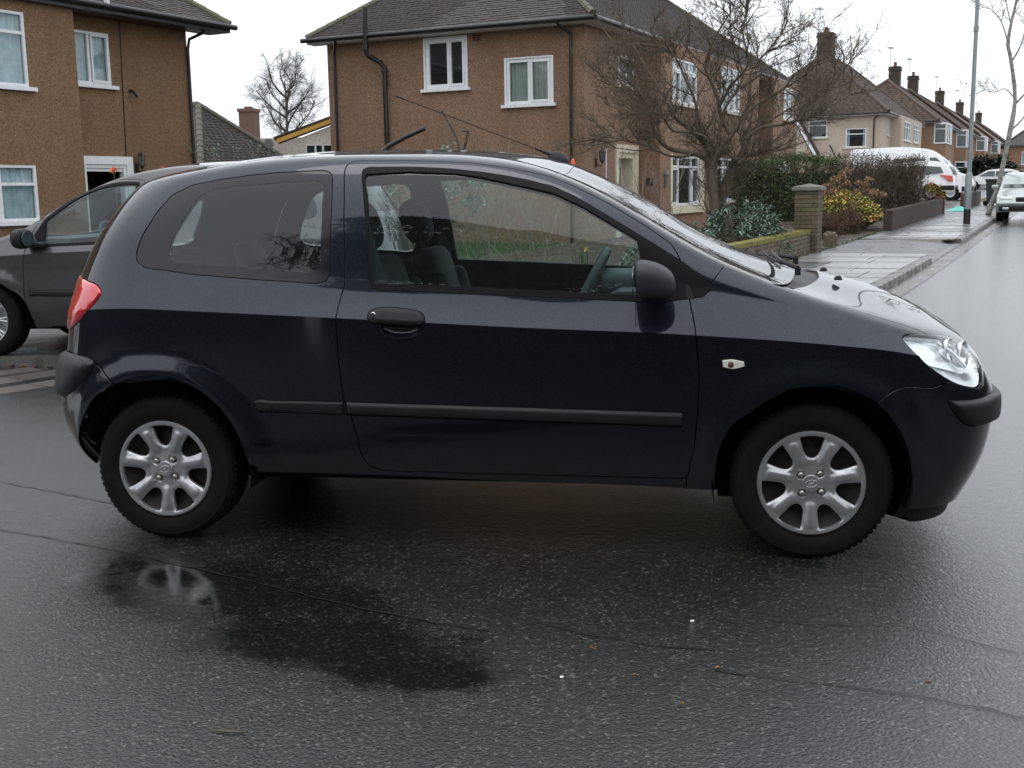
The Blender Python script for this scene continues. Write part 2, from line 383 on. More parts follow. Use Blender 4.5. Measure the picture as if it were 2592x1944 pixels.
OUT = {"door":[[0.255,1.19],[0.254,1.153],[0.26,1.084],[0.266,1.024],[0.27,0.969],[0.274,0.912],[0.277,0.855],[0.279,0.795],[0.282,0.733],[0.28,0.691],[0.279,0.647],[0.279,0.595],[0.28,0.557],[0.28,0.518],[0.281,0.468],[0.283,0.409],[0.284,0.343],[0.289,0.294],[0.295,0.249],[0.299,0.2],[0.302,0.15],[0.306,0.093],[0.314,0.053],[0.33,0.032],[0.355,0.027],[0.378,0.027],[0.402,0.028],[0.425,0.029],[0.449,0.029],[0.472,0.03],[0.495,0.031],[0.518,0.033],[0.544,0.034],[0.569,0.035],[0.594,0.034],[0.619,0.034],[0.644,0.034],[0.669,0.035],[0.693,0.038],[0.718,0.041],[0.742,0.043],[0.767,0.044],[0.769,0.053],[0.774,0.121],[0.779,0.185],[0.78,0.234],[0.782,0.284],[0.783,0.337],[0.784,0.391],[0.784,0.441],[0.784,0.487],[0.782,0.528],[0.781,0.568],[0.779,0.607],[0.775,0.66],[0.77,0.721],[0.766,0.812],[0.76,0.942],[0.753,1.054],[0.746,1.123],[0.735,1.179],[0.716,1.185],[0.702,1.191],[0.682,1.193],[0.662,1.198],[0.641,1.206],[0.625,1.207],[0.608,1.21],[0.59,1.217],[0.576,1.219],[0.562,1.224],[0.544,1.217],[0.527,1.214],[0.509,1.21],[0.491,1.209],[0.467,1.207],[0.443,1.212],[0.417,1.21],[0.391,1.212],[0.368,1.213],[0.344,1.216],[0.322,1.218],[0.3,1.219],[0.285,1.218],[0.27,1.217],[0.26,1.207]],"seal":[[0.282,1.14],[0.282,1.156],[0.286,1.163],[0.305,1.166],[0.327,1.167],[0.349,1.167],[0.366,1.165],[0.383,1.163],[0.403,1.161],[0.422,1.159],[0.44,1.156],[0.458,1.155],[0.476,1.153],[0.494,1.153],[0.512,1.153],[0.53,1.155],[0.548,1.155],[0.565,1.159],[0.58,1.152],[0.595,1.148],[0.608,1.14],[0.622,1.133],[0.639,1.123],[0.656,1.115],[0.672,1.108],[0.689,1.102],[0.702,1.098],[0.716,1.095],[0.732,1.09],[0.748,1.085],[0.76,1.073],[0.771,1.055],[0.782,1.027],[0.794,0.982],[0.791,0.814],[0.786,0.774],[0.766,0.753],[0.746,0.736],[0.726,0.723],[0.704,0.723],[0.682,0.723],[0.66,0.723],[0.638,0.723],[0.616,0.724],[0.594,0.724],[0.572,0.724],[0.549,0.724],[0.527,0.724],[0.503,0.725],[0.478,0.725],[0.454,0.725],[0.429,0.726],[0.404,0.726],[0.379,0.726],[0.354,0.726],[0.329,0.726],[0.322,0.728],[0.319,0.742],[0.315,0.8],[0.311,0.856],[0.307,0.91],[0.303,0.963],[0.297,1.016],[0.29,1.073]],"glass":[[0.289,1.123],[0.29,1.131],[0.305,1.134],[0.32,1.137],[0.336,1.139],[0.351,1.141],[0.368,1.14],[0.385,1.139],[0.405,1.138],[0.424,1.138],[0.442,1.134],[0.46,1.131],[0.478,1.126],[0.496,1.123],[0.514,1.121],[0.533,1.121],[0.55,1.122],[0.567,1.125],[0.588,1.117],[0.609,1.112],[0.629,1.1],[0.649,1.089],[0.669,1.078],[0.69,1.068],[0.694,1.019],[0.701,0.935],[0.706,0.841],[0.712,0.755],[0.692,0.753],[0.669,0.752],[0.645,0.751],[0.622,0.75],[0.598,0.75],[0.574,0.75],[0.55,0.749],[0.526,0.749],[0.501,0.749],[0.477,0.75],[0.452,0.75],[0.427,0.75],[0.402,0.75],[0.376,0.75],[0.351,0.75],[0.326,0.749],[0.321,0.805],[0.317,0.858],[0.313,0.909],[0.308,0.959],[0.303,1.009],[0.296,1.062]],"qw":[[-0.128,0.789],[-0.106,0.759],[-0.062,0.745],[0.006,0.741],[0.031,0.737],[0.055,0.733],[0.079,0.733],[0.102,0.733],[0.126,0.733],[0.149,0.732],[0.172,0.733],[0.195,0.734],[0.218,0.734],[0.24,0.735],[0.254,0.747],[0.259,0.774],[0.257,0.835],[0.255,0.893],[0.252,0.949],[0.249,0.999],[0.245,1.051],[0.239,1.109],[0.235,1.133],[0.226,1.149],[0.212,1.153],[0.194,1.152],[0.175,1.151],[0.157,1.152],[0.134,1.15],[0.11,1.15],[0.088,1.147],[0.066,1.146],[0.05,1.144],[0.034,1.142],[0.009,1.134],[-0.007,1.115],[-0.049,1.095],[-0.069,1.055],[-0.09,1.017],[-0.102,0.966],[-0.118,0.915],[-0.13,0.835]],"qwi":[[0.013,0.809],[0.021,0.783],[0.035,0.776],[0.057,0.776],[0.079,0.776],[0.102,0.776],[0.124,0.776],[0.146,0.776],[0.167,0.777],[0.187,0.777],[0.207,0.777],[0.228,0.777],[0.238,0.785],[0.242,0.805],[0.241,0.855],[0.239,0.904],[0.237,0.96],[0.233,1.015],[0.228,1.075],[0.223,1.095],[0.215,1.103],[0.203,1.105],[0.182,1.102],[0.161,1.1],[0.14,1.099],[0.119,1.098],[0.102,1.098],[0.086,1.099],[0.072,1.096],[0.058,1.095],[0.038,1.067],[0.03,1.028],[0.025,0.979],[0.021,0.944],[0.017,0.909],[0.013,0.861]],"head":[[1.174,0.777],[1.192,0.865],[1.228,0.989],[1.37,1.175],[1.471,1.206],[1.58,1.199],[1.715,1.108],[1.776,0.796],[1.678,0.634],[1.631,0.54],[1.599,0.517],[1.558,0.506],[1.495,0.506],[1.445,0.51],[1.361,0.532],[1.303,0.556],[1.238,0.594],[1.195,0.699],[1.177,0.737]],"strip1":[[0.15,0.312],[0.153,0.316],[0.179,0.315],[0.206,0.315],[0.232,0.314],[0.258,0.313],[0.284,0.313],[0.285,0.263],[0.26,0.265],[0.234,0.266],[0.209,0.268],[0.183,0.27],[0.157,0.271],[0.153,0.288]],"strip2":[[0.288,0.313],[0.314,0.312],[0.34,0.312],[0.366,0.312],[0.391,0.313],[0.417,0.314],[0.442,0.315],[0.467,0.315],[0.492,0.315],[0.517,0.315],[0.542,0.314],[0.567,0.312],[0.591,0.309],[0.616,0.307],[0.64,0.307],[0.665,0.308],[0.689,0.311],[0.713,0.314],[0.737,0.313],[0.761,0.311],[0.763,0.303],[0.763,0.263],[0.76,0.255],[0.736,0.257],[0.712,0.257],[0.688,0.255],[0.664,0.251],[0.64,0.25],[0.615,0.251],[0.591,0.253],[0.566,0.256],[0.542,0.258],[0.517,0.259],[0.492,0.26],[0.467,0.261],[0.442,0.261],[0.417,0.261],[0.391,0.261],[0.366,0.261],[0.34,0.261],[0.315,0.262],[0.289,0.263]],"handle":[[0.324,0.611],[0.325,0.633],[0.33,0.645],[0.339,0.652],[0.35,0.656],[0.37,0.654],[0.39,0.649],[0.4,0.64],[0.405,0.623],[0.407,0.599],[0.404,0.593],[0.396,0.591],[0.344,0.591],[0.329,0.592],[0.326,0.597]],"pocket":[[0.343,0.592],[0.401,0.591],[0.398,0.575],[0.392,0.562],[0.381,0.557],[0.356,0.558],[0.347,0.565]],"indic":[[0.814,0.526],[0.825,0.532],[0.844,0.527],[0.845,0.509],[0.829,0.497],[0.815,0.502]],"insert":[[1.358,0.433],[1.419,0.436],[1.509,0.444],[1.594,0.456],[1.644,0.467],[1.746,0.45],[1.715,0.333],[1.661,0.308],[1.55,0.304],[1.468,0.311],[1.43,0.332],[1.389,0.374],[1.362,0.415]],"rarch":[[-0.6,-0.02],[-0.5,0.08],[-0.432,0.153],[-0.349,0.245],[-0.275,0.321],[-0.217,0.353],[-0.16,0.376],[-0.076,0.398],[0.004,0.408],[0.026,0.403],[0.048,0.387],[0.07,0.359],[0.089,0.32],[0.105,0.276],[0.118,0.222],[0.126,0.169],[0.13,0.115],[0.131,0.037],[0.131,-0.02]],"farch":[[0.808,-0.02],[0.808,0.046],[0.809,0.103],[0.813,0.17],[0.819,0.22],[0.827,0.264],[0.839,0.303],[0.851,0.329],[0.868,0.371],[0.882,0.397],[0.909,0.438],[0.924,0.452],[0.94,0.459],[0.955,0.459],[0.974,0.453],[0.993,0.435],[1.039,0.404],[1.083,0.365],[1.12,0.32],[1.157,0.266],[1.187,0.215],[1.209,0.163],[1.233,0.106],[1.25,-0.02]],"L_glass":[[0.752,1.096],[0.756,0.838],[0.757,0.681],[0.709,0.678],[0.662,0.679],[0.615,0.681],[0.568,0.682],[0.522,0.682],[0.519,0.828],[0.517,0.961],[0.515,1.098],[0.547,1.124],[0.578,1.149],[0.607,1.17],[0.635,1.182],[0.672,1.175],[0.707,1.135],[0.73,1.113]],"L_seal":[[0.758,1.166],[0.773,1.021],[0.786,0.818],[0.771,0.655],[0.727,0.653],[0.684,0.654],[0.64,0.656],[0.597,0.658],[0.555,0.659],[0.512,0.66],[0.51,0.782],[0.508,0.894],[0.507,0.999],[0.506,1.112],[0.548,1.154],[0.579,1.186],[0.609,1.217],[0.64,1.253],[0.683,1.288],[0.715,1.207],[0.739,1.187]],"L_door":[[0.793,0.941],[0.806,0.645],[0.814,0.517],[0.815,0.441],[0.816,0.355],[0.815,0.212],[0.813,0.125],[0.81,0.077],[0.802,0.041],[0.791,0.024],[0.75,0.009],[0.708,0.0],[0.662,0.0],[0.617,0.0],[0.571,0.0],[0.526,0.0],[0.513,0.115],[0.506,0.27],[0.501,0.427],[0.497,0.557],[0.496,0.701],[0.494,0.848],[0.493,0.981],[0.493,1.122],[0.532,1.168],[0.581,1.238],[0.604,1.3],[0.647,1.29],[0.683,1.285],[0.72,1.27],[0.747,1.262],[0.767,1.194]],"L_strip":[[0.803,0.311],[0.804,0.262],[0.756,0.257],[0.705,0.255],[0.655,0.245],[0.606,0.242],[0.556,0.243],[0.507,0.243],[0.505,0.289],[0.554,0.29],[0.604,0.289],[0.654,0.292],[0.704,0.302],[0.754,0.305]]}
# ------------------------------------------------------------------ street frame: a runs up the street, b towards the carriageway
def st(a, b, h=0.0):
    p = E1 * a + E2 * b; return Vector((p.x, p.y, gz(p.x, p.y) + h))
def mk_env_materials():
    t = NT('asphalt'); v = t.coord(); xyz = t.node('ShaderNodeSeparateXYZ', i_Vector=v)
    big = t.noise(v, .9, 5, .6); mid = t.noise(v, 6, 5, .65)
    st_ = t.node('ShaderNodeTexVoronoi', i_Vector=v, i_Scale=125.0); stc = t.node('ShaderNodeSeparateColor', i_Color=st_.outputs['Color'])
    base = t.ramp(stc.outputs[0], [(0, (.004, .0045, .0045)), (.55, (.011, .0115, .0115)), (.80, (.026, .027, .026)), (.93, (.055, .057, .05)), (.98, (.13, .13, .115))])
    vo3 = t.node('ShaderNodeTexVoronoi', i_Vector=v, i_Scale=300.0); c3 = t.node('ShaderNodeSeparateColor', i_Color=vo3.outputs['Color']).outputs[1]; base = t.mix(t.mr(c3, .6, 1, 0, .8), base, (.030, .031, .029))
    base = t.mix(t.mr(mid, .35, .7, 0, .6), base, (.008, .008, .008))
    # standing water in a shallow hollow beside the rear wheel, and thinner films elsewhere
    def blob(cx, cy, sx, sy, rot, amp=.9):
        m = t.node('ShaderNodeMapping', vector_type='TEXTURE', i_Vector=v); m.inputs['Location'].default_value = (cx, cy, 0); m.inputs['Rotation'].default_value = (0, 0, rot); m.inputs['Scale'].default_value = (sx, sy, 1)
        d = t.node('ShaderNodeVectorMath', operation='LENGTH', i_0=m.outputs[0]).outputs['Value']
        return t.mr(t.math('ADD', d, t.mr(t.noise(v, 4.5, 6, .7), .25, .75, -amp / 2, amp / 2)), 1.30, .62, 0, 1)
    w = t.math('MAXIMUM', blob(.42, -.50, .62, .26, -.35), blob(.95, -.92, .42, .20, -.2)); w = t.math('MAXIMUM', w, blob(1.22, -1.12, .26, .13, -.15, 1.3))
    film = t.mr(t.noise(v, 1.3, 4, .6), .42, .64, 0, 1)
    rough = t.mix(w, t.mix(film, (.19, .19, .19), (.12, .12, .12)), (.035, .035, .035))
    col = t.mix(w, base, t.mix(.72, base, (.006, .006, .005)))
    h1 = t.node('ShaderNodeTexVoronoi', i_Vector=v, i_Scale=105.0, feature='F1').outputs['Distance']
    h2 = t.noise(v, 50, 6, .85)
    hs = t.math('ADD', t.math('MULTIPLY', h1, -.8), t.math('MULTIPLY', h2, 1.3))
    b = t.node('ShaderNodeBump', i_Height=hs, i_Distance=.0025); t.l.new(t.mr(w, 0, 1, .9, .05), b.inputs['Strength'])
    b2 = t.bump(t.noise(v, 3.0, 3), .10, .03, b.outputs[0])
    t.bsdf(i_Base_Color=col, i_Roughness=rough, i_Specular_IOR_Level=t.mix(w, (.6, .6, .6), (.4, .4, .4)), i_Normal=b2, i_Coat_Weight=t.mr(w, 0, 1, 1.0, .1), i_Coat_Roughness=.12, i_Coat_IOR=1.33, i_Coat_Normal=b2)
    def wet(name, c1, c2, rough=.32, sc=40, bump=.5, spec=.5, wetc=(.5, .62), wr=.12):
        t = NT(name); v = t.coord(); n = t.noise(v, sc, 5, .7); big = t.noise(v, 2.1, 4, .6)
        oi = t.node('ShaderNodeObjectInfo').outputs['Random']
        c = t.mix(t.mr(n, .3, .7, 0, 1), c1, c2); c = t.mix(t.mr(oi, 0, 1, 0, .55), c, tuple(x * .55 for x in c1))
        wm = t.mr(big, wetc[0], wetc[1], 0, 1)
        t.bsdf(i_Base_Color=t.mix(wm, c, t.mix(.45, c, (.01, .01, .01))), i_Roughness=t.mix(wm, (rough,) * 3, (wr,) * 3), i_Specular_IOR_Level=spec, i_Normal=t.bump(n, bump, .004))
    wet('slab_light', (.24, .24, .235), (.34, .34, .33), .30, 30, .12, wetc=(.6, .8), wr=.2)
    wet('slab_dark', (.10, .10, .105), (.16, .16, .165), .32, 60, .2, wr=.2)
    wet('kerb_concrete', (.10, .095, .085), (.17, .16, .15), .45, 50, .6)
    wet('gutter_concrete', (.085, .075, .068), (.14, .125, .11), .42, 50, .6)
    wet('drive_tarmac', (.05, .05, .053), (.085, .085, .088), .38, 90, .9)
    wet('soil', (.045, .028, .018), (.08, .055, .035), .8, 30, 1)
    t = NT('moss_joint'); v = t.coord(); n = t.noise(v, 9, 5, .7)
    t.bsdf(i_Base_Color=t.ramp(n, [(.35, (.03, .026, .018)), (.5, (.07, .065, .02)), (.65, (.10, .085, .03))]), i_Roughness=.8, i_Normal=t.bump(t.noise(v, 120, 3), .6, .004))
    t = NT('grass_ground'); v = t.coord(); n = t.noise(v, 30, 6, .7)
    t.bsdf(i_Base_Color=t.ramp(n, [(.3, (.02, .03, .008)), (.55, (.05, .08, .02)), (.75, (.09, .10, .035))]), i_Roughness=.8, i_Normal=t.bump(n, 1, .02))
    # pebble-dashed render: small stones of mixed colour thrown on the wall
    def dash(name, cols, bump=1.0, sc=95.0, stain=(.10, .085, .055)):
        t = NT(name); v = t.coord(); vo = t.node('ShaderNodeTexVoronoi', i_Vector=v, i_Scale=sc); cc = t.node('ShaderNodeSeparateColor', i_Color=vo.outputs['Color'])
        c = t.ramp(cc.outputs[0], [(i / (len(cols) - 1), q) for i, q in enumerate(cols)])
        vo2 = t.node('ShaderNodeTexVoronoi', i_Vector=v, i_Scale=sc * .38); c2 = t.node('ShaderNodeSeparateColor', i_Color=vo2.outputs['Color']).outputs[1]
        c = t.mix(t.mr(c2, 0, 1, 0, .55), c, t.mix(.5, c, (0, 0, 0)))
        z = t.node('ShaderNodeSeparateXYZ', i_Vector=v)
        m = t.node('ShaderNodeMapping', i_Vector=v); m.inputs['Scale'].default_value = (1, 1, .22)
        s_ = t.noise(m.outputs[0], 1.5, 6, .7)
        c = t.mix(t.mr(s_, .42, .68, 0, .45), c, stain); c = t.mix(t.mr(t.noise(v, 9, 4, .6), .35, .7, 0, .22), c, stain)
        t.bsdf(i_Base_Color=c, i_Roughness=.75, i_Normal=t.bump(vo.outputs['Distance'], bump, .012))
    dash('pebbledash_brown', [(.13, .064, .034), (.28, .15, .082), (.39, .232, .136), (.215, .108, .06), (.58, .42, .29), (.31, .168, .092)], stain=(.18, .098, .054))
    dash('pebbledash_left', [(.115, .055, .026), (.245, .128, .06), (.345, .20, .10), (.185, .092, .042), (.47, .32, .19), (.27, .142, .068)], stain=(.163, .086, .041))
    dash('render_cream', [(.52, .42, .33), (.57, .47, .38), (.54, .44, .35)], .3, 60, (.45, .37, .28))
    dash('render_white', [(.66, .63, .55), (.70, .67, .60)], .2, 60, (.55, .52, .45))
    def tilem(name, cols, moss=.35):
        t = NT(name); v = t.coord(); oi = t.node('ShaderNodeObjectInfo').outputs['Random']
        try: at = t.node('ShaderNodeAttribute', attribute_name='rnd').outputs['Fac']
        except Exception: at = oi
        r_ = t.math('FRACT', t.math('ADD', t.math('MULTIPLY', oi, 7.31), t.math('MULTIPLY', at, 1.0)))
        c = t.ramp(r_, [(i / (len(cols) - 1), q) for i, q in enumerate(cols)])
        geo = t.node('ShaderNodeNewGeometry').outputs['Position']; n = t.noise(geo, 1.1, 5, .7); n2 = t.noise(geo, 22, 4, .7)
        c = t.mix(t.mr(n2, .5, .75, 0, moss), c, (.075, .085, .03)); c = t.mix(t.mr(n, .5, .7, 0, .4), c, (.065, .043, .034))
        t.bsdf(i_Base_Color=c, i_Roughness=.6, i_Normal=t.bump(n2, .5, .006))
    tilem('tile_grey', [(.028, .023, .022), (.047, .037, .033), (.036, .030, .029), (.062, .046, .038)])
    tilem('tile_brown', [(.060, .036, .026), (.085, .050, .034), (.07, .045, .035), (.10, .06, .04)], .5)
    tilem('hip_moss', [(.07, .06, .045), (.10, .09, .05), (.08, .085, .03)], .9)
    def brick(name, cols, moss=0.0, mossc=(.075, .08, .02)):
        t = NT(name); v = t.coord(); oi = t.node('ShaderNodeObjectInfo').outputs['Random']; at = t.node('ShaderNodeAttribute', attribute_name='rnd').outputs['Fac']
        r_ = t.math('FRACT', t.math('ADD', t.math('MULTIPLY', oi, 5.7), at)); geo = t.node('ShaderNodeNewGeometry').outputs['Position']
        c = t.ramp(r_, [(i / (len(cols) - 1), q) for i, q in enumerate(cols)]); n = t.noise(geo, 25, 5, .7)
        c = t.mix(t.mr(n, .4, .7, 0, .5), c, tuple(x * .45 for x in cols[0]))
        if moss: c = t.mix(t.mr(t.noise(geo, 7, 5, .7), .45, .62, 0, moss), c, mossc)
        t.bsdf(i_Base_Color=c, i_Roughness=.7, i_Normal=t.bump(n, .6, .004))
    brick('brick_buff', [(.13, .10, .065), (.17, .135, .09), (.10, .08, .055), (.15, .11, .07)], .55)
    brick('brick_purple', [(.042, .024, .018), (.065, .036, .026), (.034, .022, .018)], .3)
    brick('brick_red', [(.20, .065, .035), (.15, .05, .03), (.24, .085, .045)], .1)
    brick('moss_top', [(.16, .15, .02), (.20, .17, .03), (.12, .12, .02)], .5, (.22, .20, .03))
    brick('stone_cap', [(.24, .23, .20), (.20, .20, .17)], .35)
    brick('brick_brown', [(.17, .095, .065), (.13, .075, .05), (.20, .12, .08)], .1)
    plain('mortar', (.05, .042, .035), .85, bump=.4, bs=90)
    plain('upvc', (.74, .75, .76), .28, spec=.5, var=.03)
    plain('white_trim', (.66, .62, .66), .5, var=.1, vs_=4)
    plain('cream_trim', (.62, .57, .42), .5, var=.06)
    plain('cream_sill', (.58, .55, .46), .55, var=.06)
    plain('gutter_black', (.010, .010, .011), .35, var=.2)
    plain('yellow_trim', (.72, .42, .08), .45, var=.06)
    plain('curtain_net', (.72, .76, .80), .9, var=.2, vs_=5)
    plain('blind_cream', (.55, .53, .46), .8, var=.08)
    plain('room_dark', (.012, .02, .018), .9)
    plain('iron_black', (.012, .012, .013), .45)
    plain('lantern_glass', (.12, .13, .13), .1)
    plain('post_grey', (.26, .30, .30), .42, .3, var=.08, dirt=((.16, .17, .16), 9, .5))
    plain('bin_dark', (.02, .03, .028), .5)
    plain('paper_white', (.85, .85, .84), .6, var=.02); plain('orange_plastic', (.75, .10, .02), .4)
    plain('dish_grey', (.14, .14, .14), .5)
    def bark(name, c1, c2, sc=18):
        t = NT(name); v = t.coord(); m = t.node('ShaderNodeMapping', i_Vector=v); m.inputs['Scale'].default_value = (1, 1, .35); n = t.noise(m.outputs[0], sc, 6, .7)
        t.bsdf(i_Base_Color=t.ramp(n, [(.3, c1), (.6, c2), (.75, (.075, .085, .03))]), i_Roughness=.75, i_Normal=t.bump(n, .8, .012))
    bark('bark_brown', (.060, .048, .034), (.135, .108, .072)); bark('bark_grey', (.045, .04, .034), (.10, .09, .078)); bark('bark_pale', (.14, .12, .09), (.27, .235, .19), 40)
    t = NT('bark_birch'); v = t.coord(); m = t.node('ShaderNodeMapping', i_Vector=v); m.inputs['Scale'].default_value = (1, 1, 2.5); n = t.noise(m.outputs[0], 9, 5, .7)
    t.bsdf(i_Base_Color=t.ramp(n, [(.38, (.07, .06, .05)), (.48, (.26, .25, .22)), (.7, (.36, .35, .31))]), i_Roughness=.6)
    def leaf(name, cols, rough=.5, trans=.0):
        t = NT(name); at = t.node('ShaderNodeAttribute', attribute_name='rnd').outputs['Fac']
        c = t.ramp(at, [(i / (len(cols) - 1), q) for i, q in enumerate(cols)])
        t.bsdf(i_Base_Color=c, i_Roughness=rough, i_Specular_IOR_Level=.4)
    leaf('leaf_hedge', [(.024, .055, .02), (.046, .098, .026), (.08, .13, .034), (.12, .11, .04), (.06, .10, .04)])
    leaf('leaf_brown_hedge', [(.09, .045, .02), (.13, .07, .03), (.06, .07, .02), (.10, .05, .025), (.055, .035, .02)])
    leaf('leaf_silver', [(.06, .11, .07), (.13, .20, .15), (.09, .16, .11), (.20, .28, .235), (.08, .12, .06)])
    leaf('leaf_yellow', [(.16, .20, .03), (.40, .34, .04), (.10, .17, .03), (.45, .40, .08), (.42, .08, .03), (.09, .14, .03)])
    leaf('petal_brown', [(.20, .12, .065), (.28, .18, .10), (.16, .095, .05), (.34, .23, .14)], .9)
    leaf('leaf_dead', [(.10, .03, .02), (.13, .055, .03), (.07, .035, .02), (.09, .075, .03)], .9)
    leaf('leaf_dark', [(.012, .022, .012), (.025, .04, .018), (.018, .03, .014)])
    leaf('petal_orange', [(.75, .10, .03), (.80, .18, .05)]); leaf('petal_yellow', [(.75, .55, .02), (.8, .65, .05)])
    leaf('blade_green', [(.03, .07, .015), (.06, .11, .03), (.10, .11, .04)])
    leaf('leaf_fallen', [(.20, .06, .025), (.24, .13, .04), (.14, .05, .03)])
mk_env_materials()

# ------------------------------------------------------------------ vegetation helpers (arrays)
def tubes_np(P, Rr, sides=3):
    """P (N,m,3) polylines, Rr (N,m) radii -> verts, quads"""
    P = np.asarray(P, float); N, m = P.shape[:2]
    T = np.gradient(P, axis=1); T /= np.linalg.norm(T, axis=2, keepdims=True) + 1e-9
    ref = np.where(np.abs(T[:, :1, 2:3]) < .9, np.array([0, 0, 1.]), np.array([1., 0, 0])); A = np.cross(T, ref); A /= np.linalg.norm(A, axis=2, keepdims=True) + 1e-9; B = np.cross(T, A)
    ang = np.arange(sides) * 2 * np.pi / sides
    V = P[:, :, None] + (A[:, :, None] * np.cos(ang)[None, None, :, None] + B[:, :, None] * np.sin(ang)[None, None, :, None]) * np.asarray(Rr)[:, :, None, None]
    idx = np.arange(N * m * sides).reshape(N, m, sides); nx = np.roll(idx, -1, 2)
    F = np.stack([idx[:, :-1], nx[:, :-1], nx[:, 1:], idx[:, 1:]], -1).reshape(-1, 4)
    return V.reshape(-1, 3), F
def merge_np(parts):
    V = []; F = []; o = 0
    for v, f in parts: V.append(v); F.append(f + o); o += len(v)
    return np.concatenate(V), np.concatenate(F)
def unit(a): return a / (np.linalg.norm(a, axis=-1, keepdims=True) + 1e-9)
def grow(S0, D0, L, m=6, wob=.25, trop=(0, 0, .15), rng=RNG):
    N = len(S0); P = np.zeros((N, m, 3)); P[:, 0] = S0; D = unit(D0)
    for i in range(1, m):
        D = unit(D + rng.normal(0, wob, (N, 3)) + np.array(trop)); P[:, i] = P[:, i - 1] + D * (np.asarray(L) / (m - 1))[:, None]
    return P
def sprout(P, k, t0, t1, ang, Lr, wob, trop, rng=RNG, m=6, flat=1.0):
    """k children on every branch of P"""
    N, mm = P.shape[:2]; t = rng.uniform(t0, t1, (N, k)) * (mm - 1); i = np.clip(t.astype(int), 0, mm - 2); f = (t - i)[..., None]; n = np.arange(N)[:, None]
    S0 = P[n, i] * (1 - f) + P[n, i + 1] * f; T = unit(P[n, i + 1] - P[n, i]); q = unit(np.cross(T, rng.normal(0, 1, (N, k, 3)))); q[..., 2] *= flat
    a = rng.uniform(ang[0], ang[1], (N, k, 1)); D = unit(T * np.cos(a) + q * np.sin(a)); L = rng.uniform(Lr[0], Lr[1], N * k)
    return grow(S0.reshape(-1, 3), D.reshape(-1, 3), L, m, wob, trop, rng)
def leaves_np(C, size, rng=RNG, el=1.6, D=None):
    """one bent diamond leaf per centre"""
    N = len(C); D = unit(rng.normal(0, 1, (N, 3))) if D is None else D; q = unit(np.cross(D, rng.normal(0, 1, (N, 3)))); s = size * rng.uniform(.6, 1.3, (N, 1))
    nrm = np.cross(D, q); V = np.stack([C, C + D * s * .5 + q * s * .5 / el + nrm * s * .1, C + D * s, C + D * s * .5 - q * s * .5 / el + nrm * s * .1], 1)
    F = np.arange(N * 4).reshape(N, 4); return V.reshape(-1, 3), F, np.repeat(rng.random(N), 4)
def stuffpart(name, me, parent): o = link(name, me, parent); o['kind'] = 'stuff'; return o
def loc_mesh(V, root): return np.asarray(V) - np.array(root)

# ------------------------------------------------------------------ ground
def sheet(name, aa, bb, h, mat, kind='structure', clip=None):
    m = MB(); 
    vs = [st(a, b, h) for a in aa for b in bb]; nb = len(bb)
    m.add(vs, [(i * nb + j, i * nb + j + 1, (i + 1) * nb + j + 1, (i + 1) * nb + j) for i in range(len(aa) - 1) for j in range(nb - 1)])
    o = m.build(name, mat, fixn=False); o['kind'] = kind
    if o.data.polygons[0].normal.z < 0: o.data.flip_normals()
    return o
AA = [-300, -60, -20, 0, 6, 10, 11, 12, 13, 14, 15, 16, 17, 18, 20, 22, 25, 28, 32, 36, 40, 46, 52, 60, 75, 100, 140, 200, 300, 600]
sheet('road', AA, [-400, -60, -20, -8, -4, 0, 4, 12, 40, 400], 0, 'asphalt')
def strip(name, pts, w, h, mat, rng=RNG, thick=0):
    m = MB(); P = [Vector((x, y, 0)) for x, y in pts]; out = []
    for a, b in zip(P[:-1], P[1:]):
        n = max(2, int((b - a).length / .06))
        out += [a + (b - a) * i / n for i in range(n)]
    out.append(P[-1]); L = []; R = []
    for i, q in enumerate(out):
        t = (out[min(i + 1, len(out) - 1)] - out[max(i - 1, 0)]).normalized(); nn = Vector((-t.y, t.x, 0)); c = q + nn * rng.normal(0, .004)
        ww = w * rng.uniform(.5, 1.3) if w < .05 else w; L.append(c + nn * ww / 2); R.append(c - nn * ww / 2)
    for l in (L, R):
        for q in l: q.z = gz(q.x, q.y) + h
    for i in range(len(out) - 1): m.quad(L[i], R[i], R[i + 1], L[i + 1])
    o = m.build(name, mat, fixn=False); o['kind'] = 'structure'
    if o.data.polygons[0].normal.z < 0: o.data.flip_normals()
    return o
plain('crack_dark', (.006, .006, .006), .5)
plain('repair_tarmac', (.022, .020, .022), .30, bump=.5, bs=160, var=.2, vs_=12)
for pts, w in (([(-3.4, 1.55), (-1.23, .80), (-.55, .51), (.1, .22)], .007), ([(-2.6, .9), (-.76, .06), (-.24, -.12), (.27, -.33), (1.02, -.68), (1.42, -.81)], .008),
               ([(2.22, -.60), (2.39, -.64), (2.67, -.62), (2.97, -.81), (3.4, -1.0)], .006), ([(2.1, -1.02), (2.6, -1.12), (3.2, -1.35)], .007), ([(1.55, -.72), (1.9, -.86), (2.1, -.88)], .007)):
    strip('tar_seam', pts, w, .004, 'crack_dark')

pav = sheet('pavement', [11, 12, 13, 14, 15, 16, 17, 17.8], [-1.14, -.5, 0, .87], .105, 'moss_joint')
pav2 = sheet('pavement', [22.6, 24, 26, 28, 32, 36, 40, 46, 60, 80, 120, 200, 300], [-1.14, -.5, 0, .87], .105, 'moss_joint')
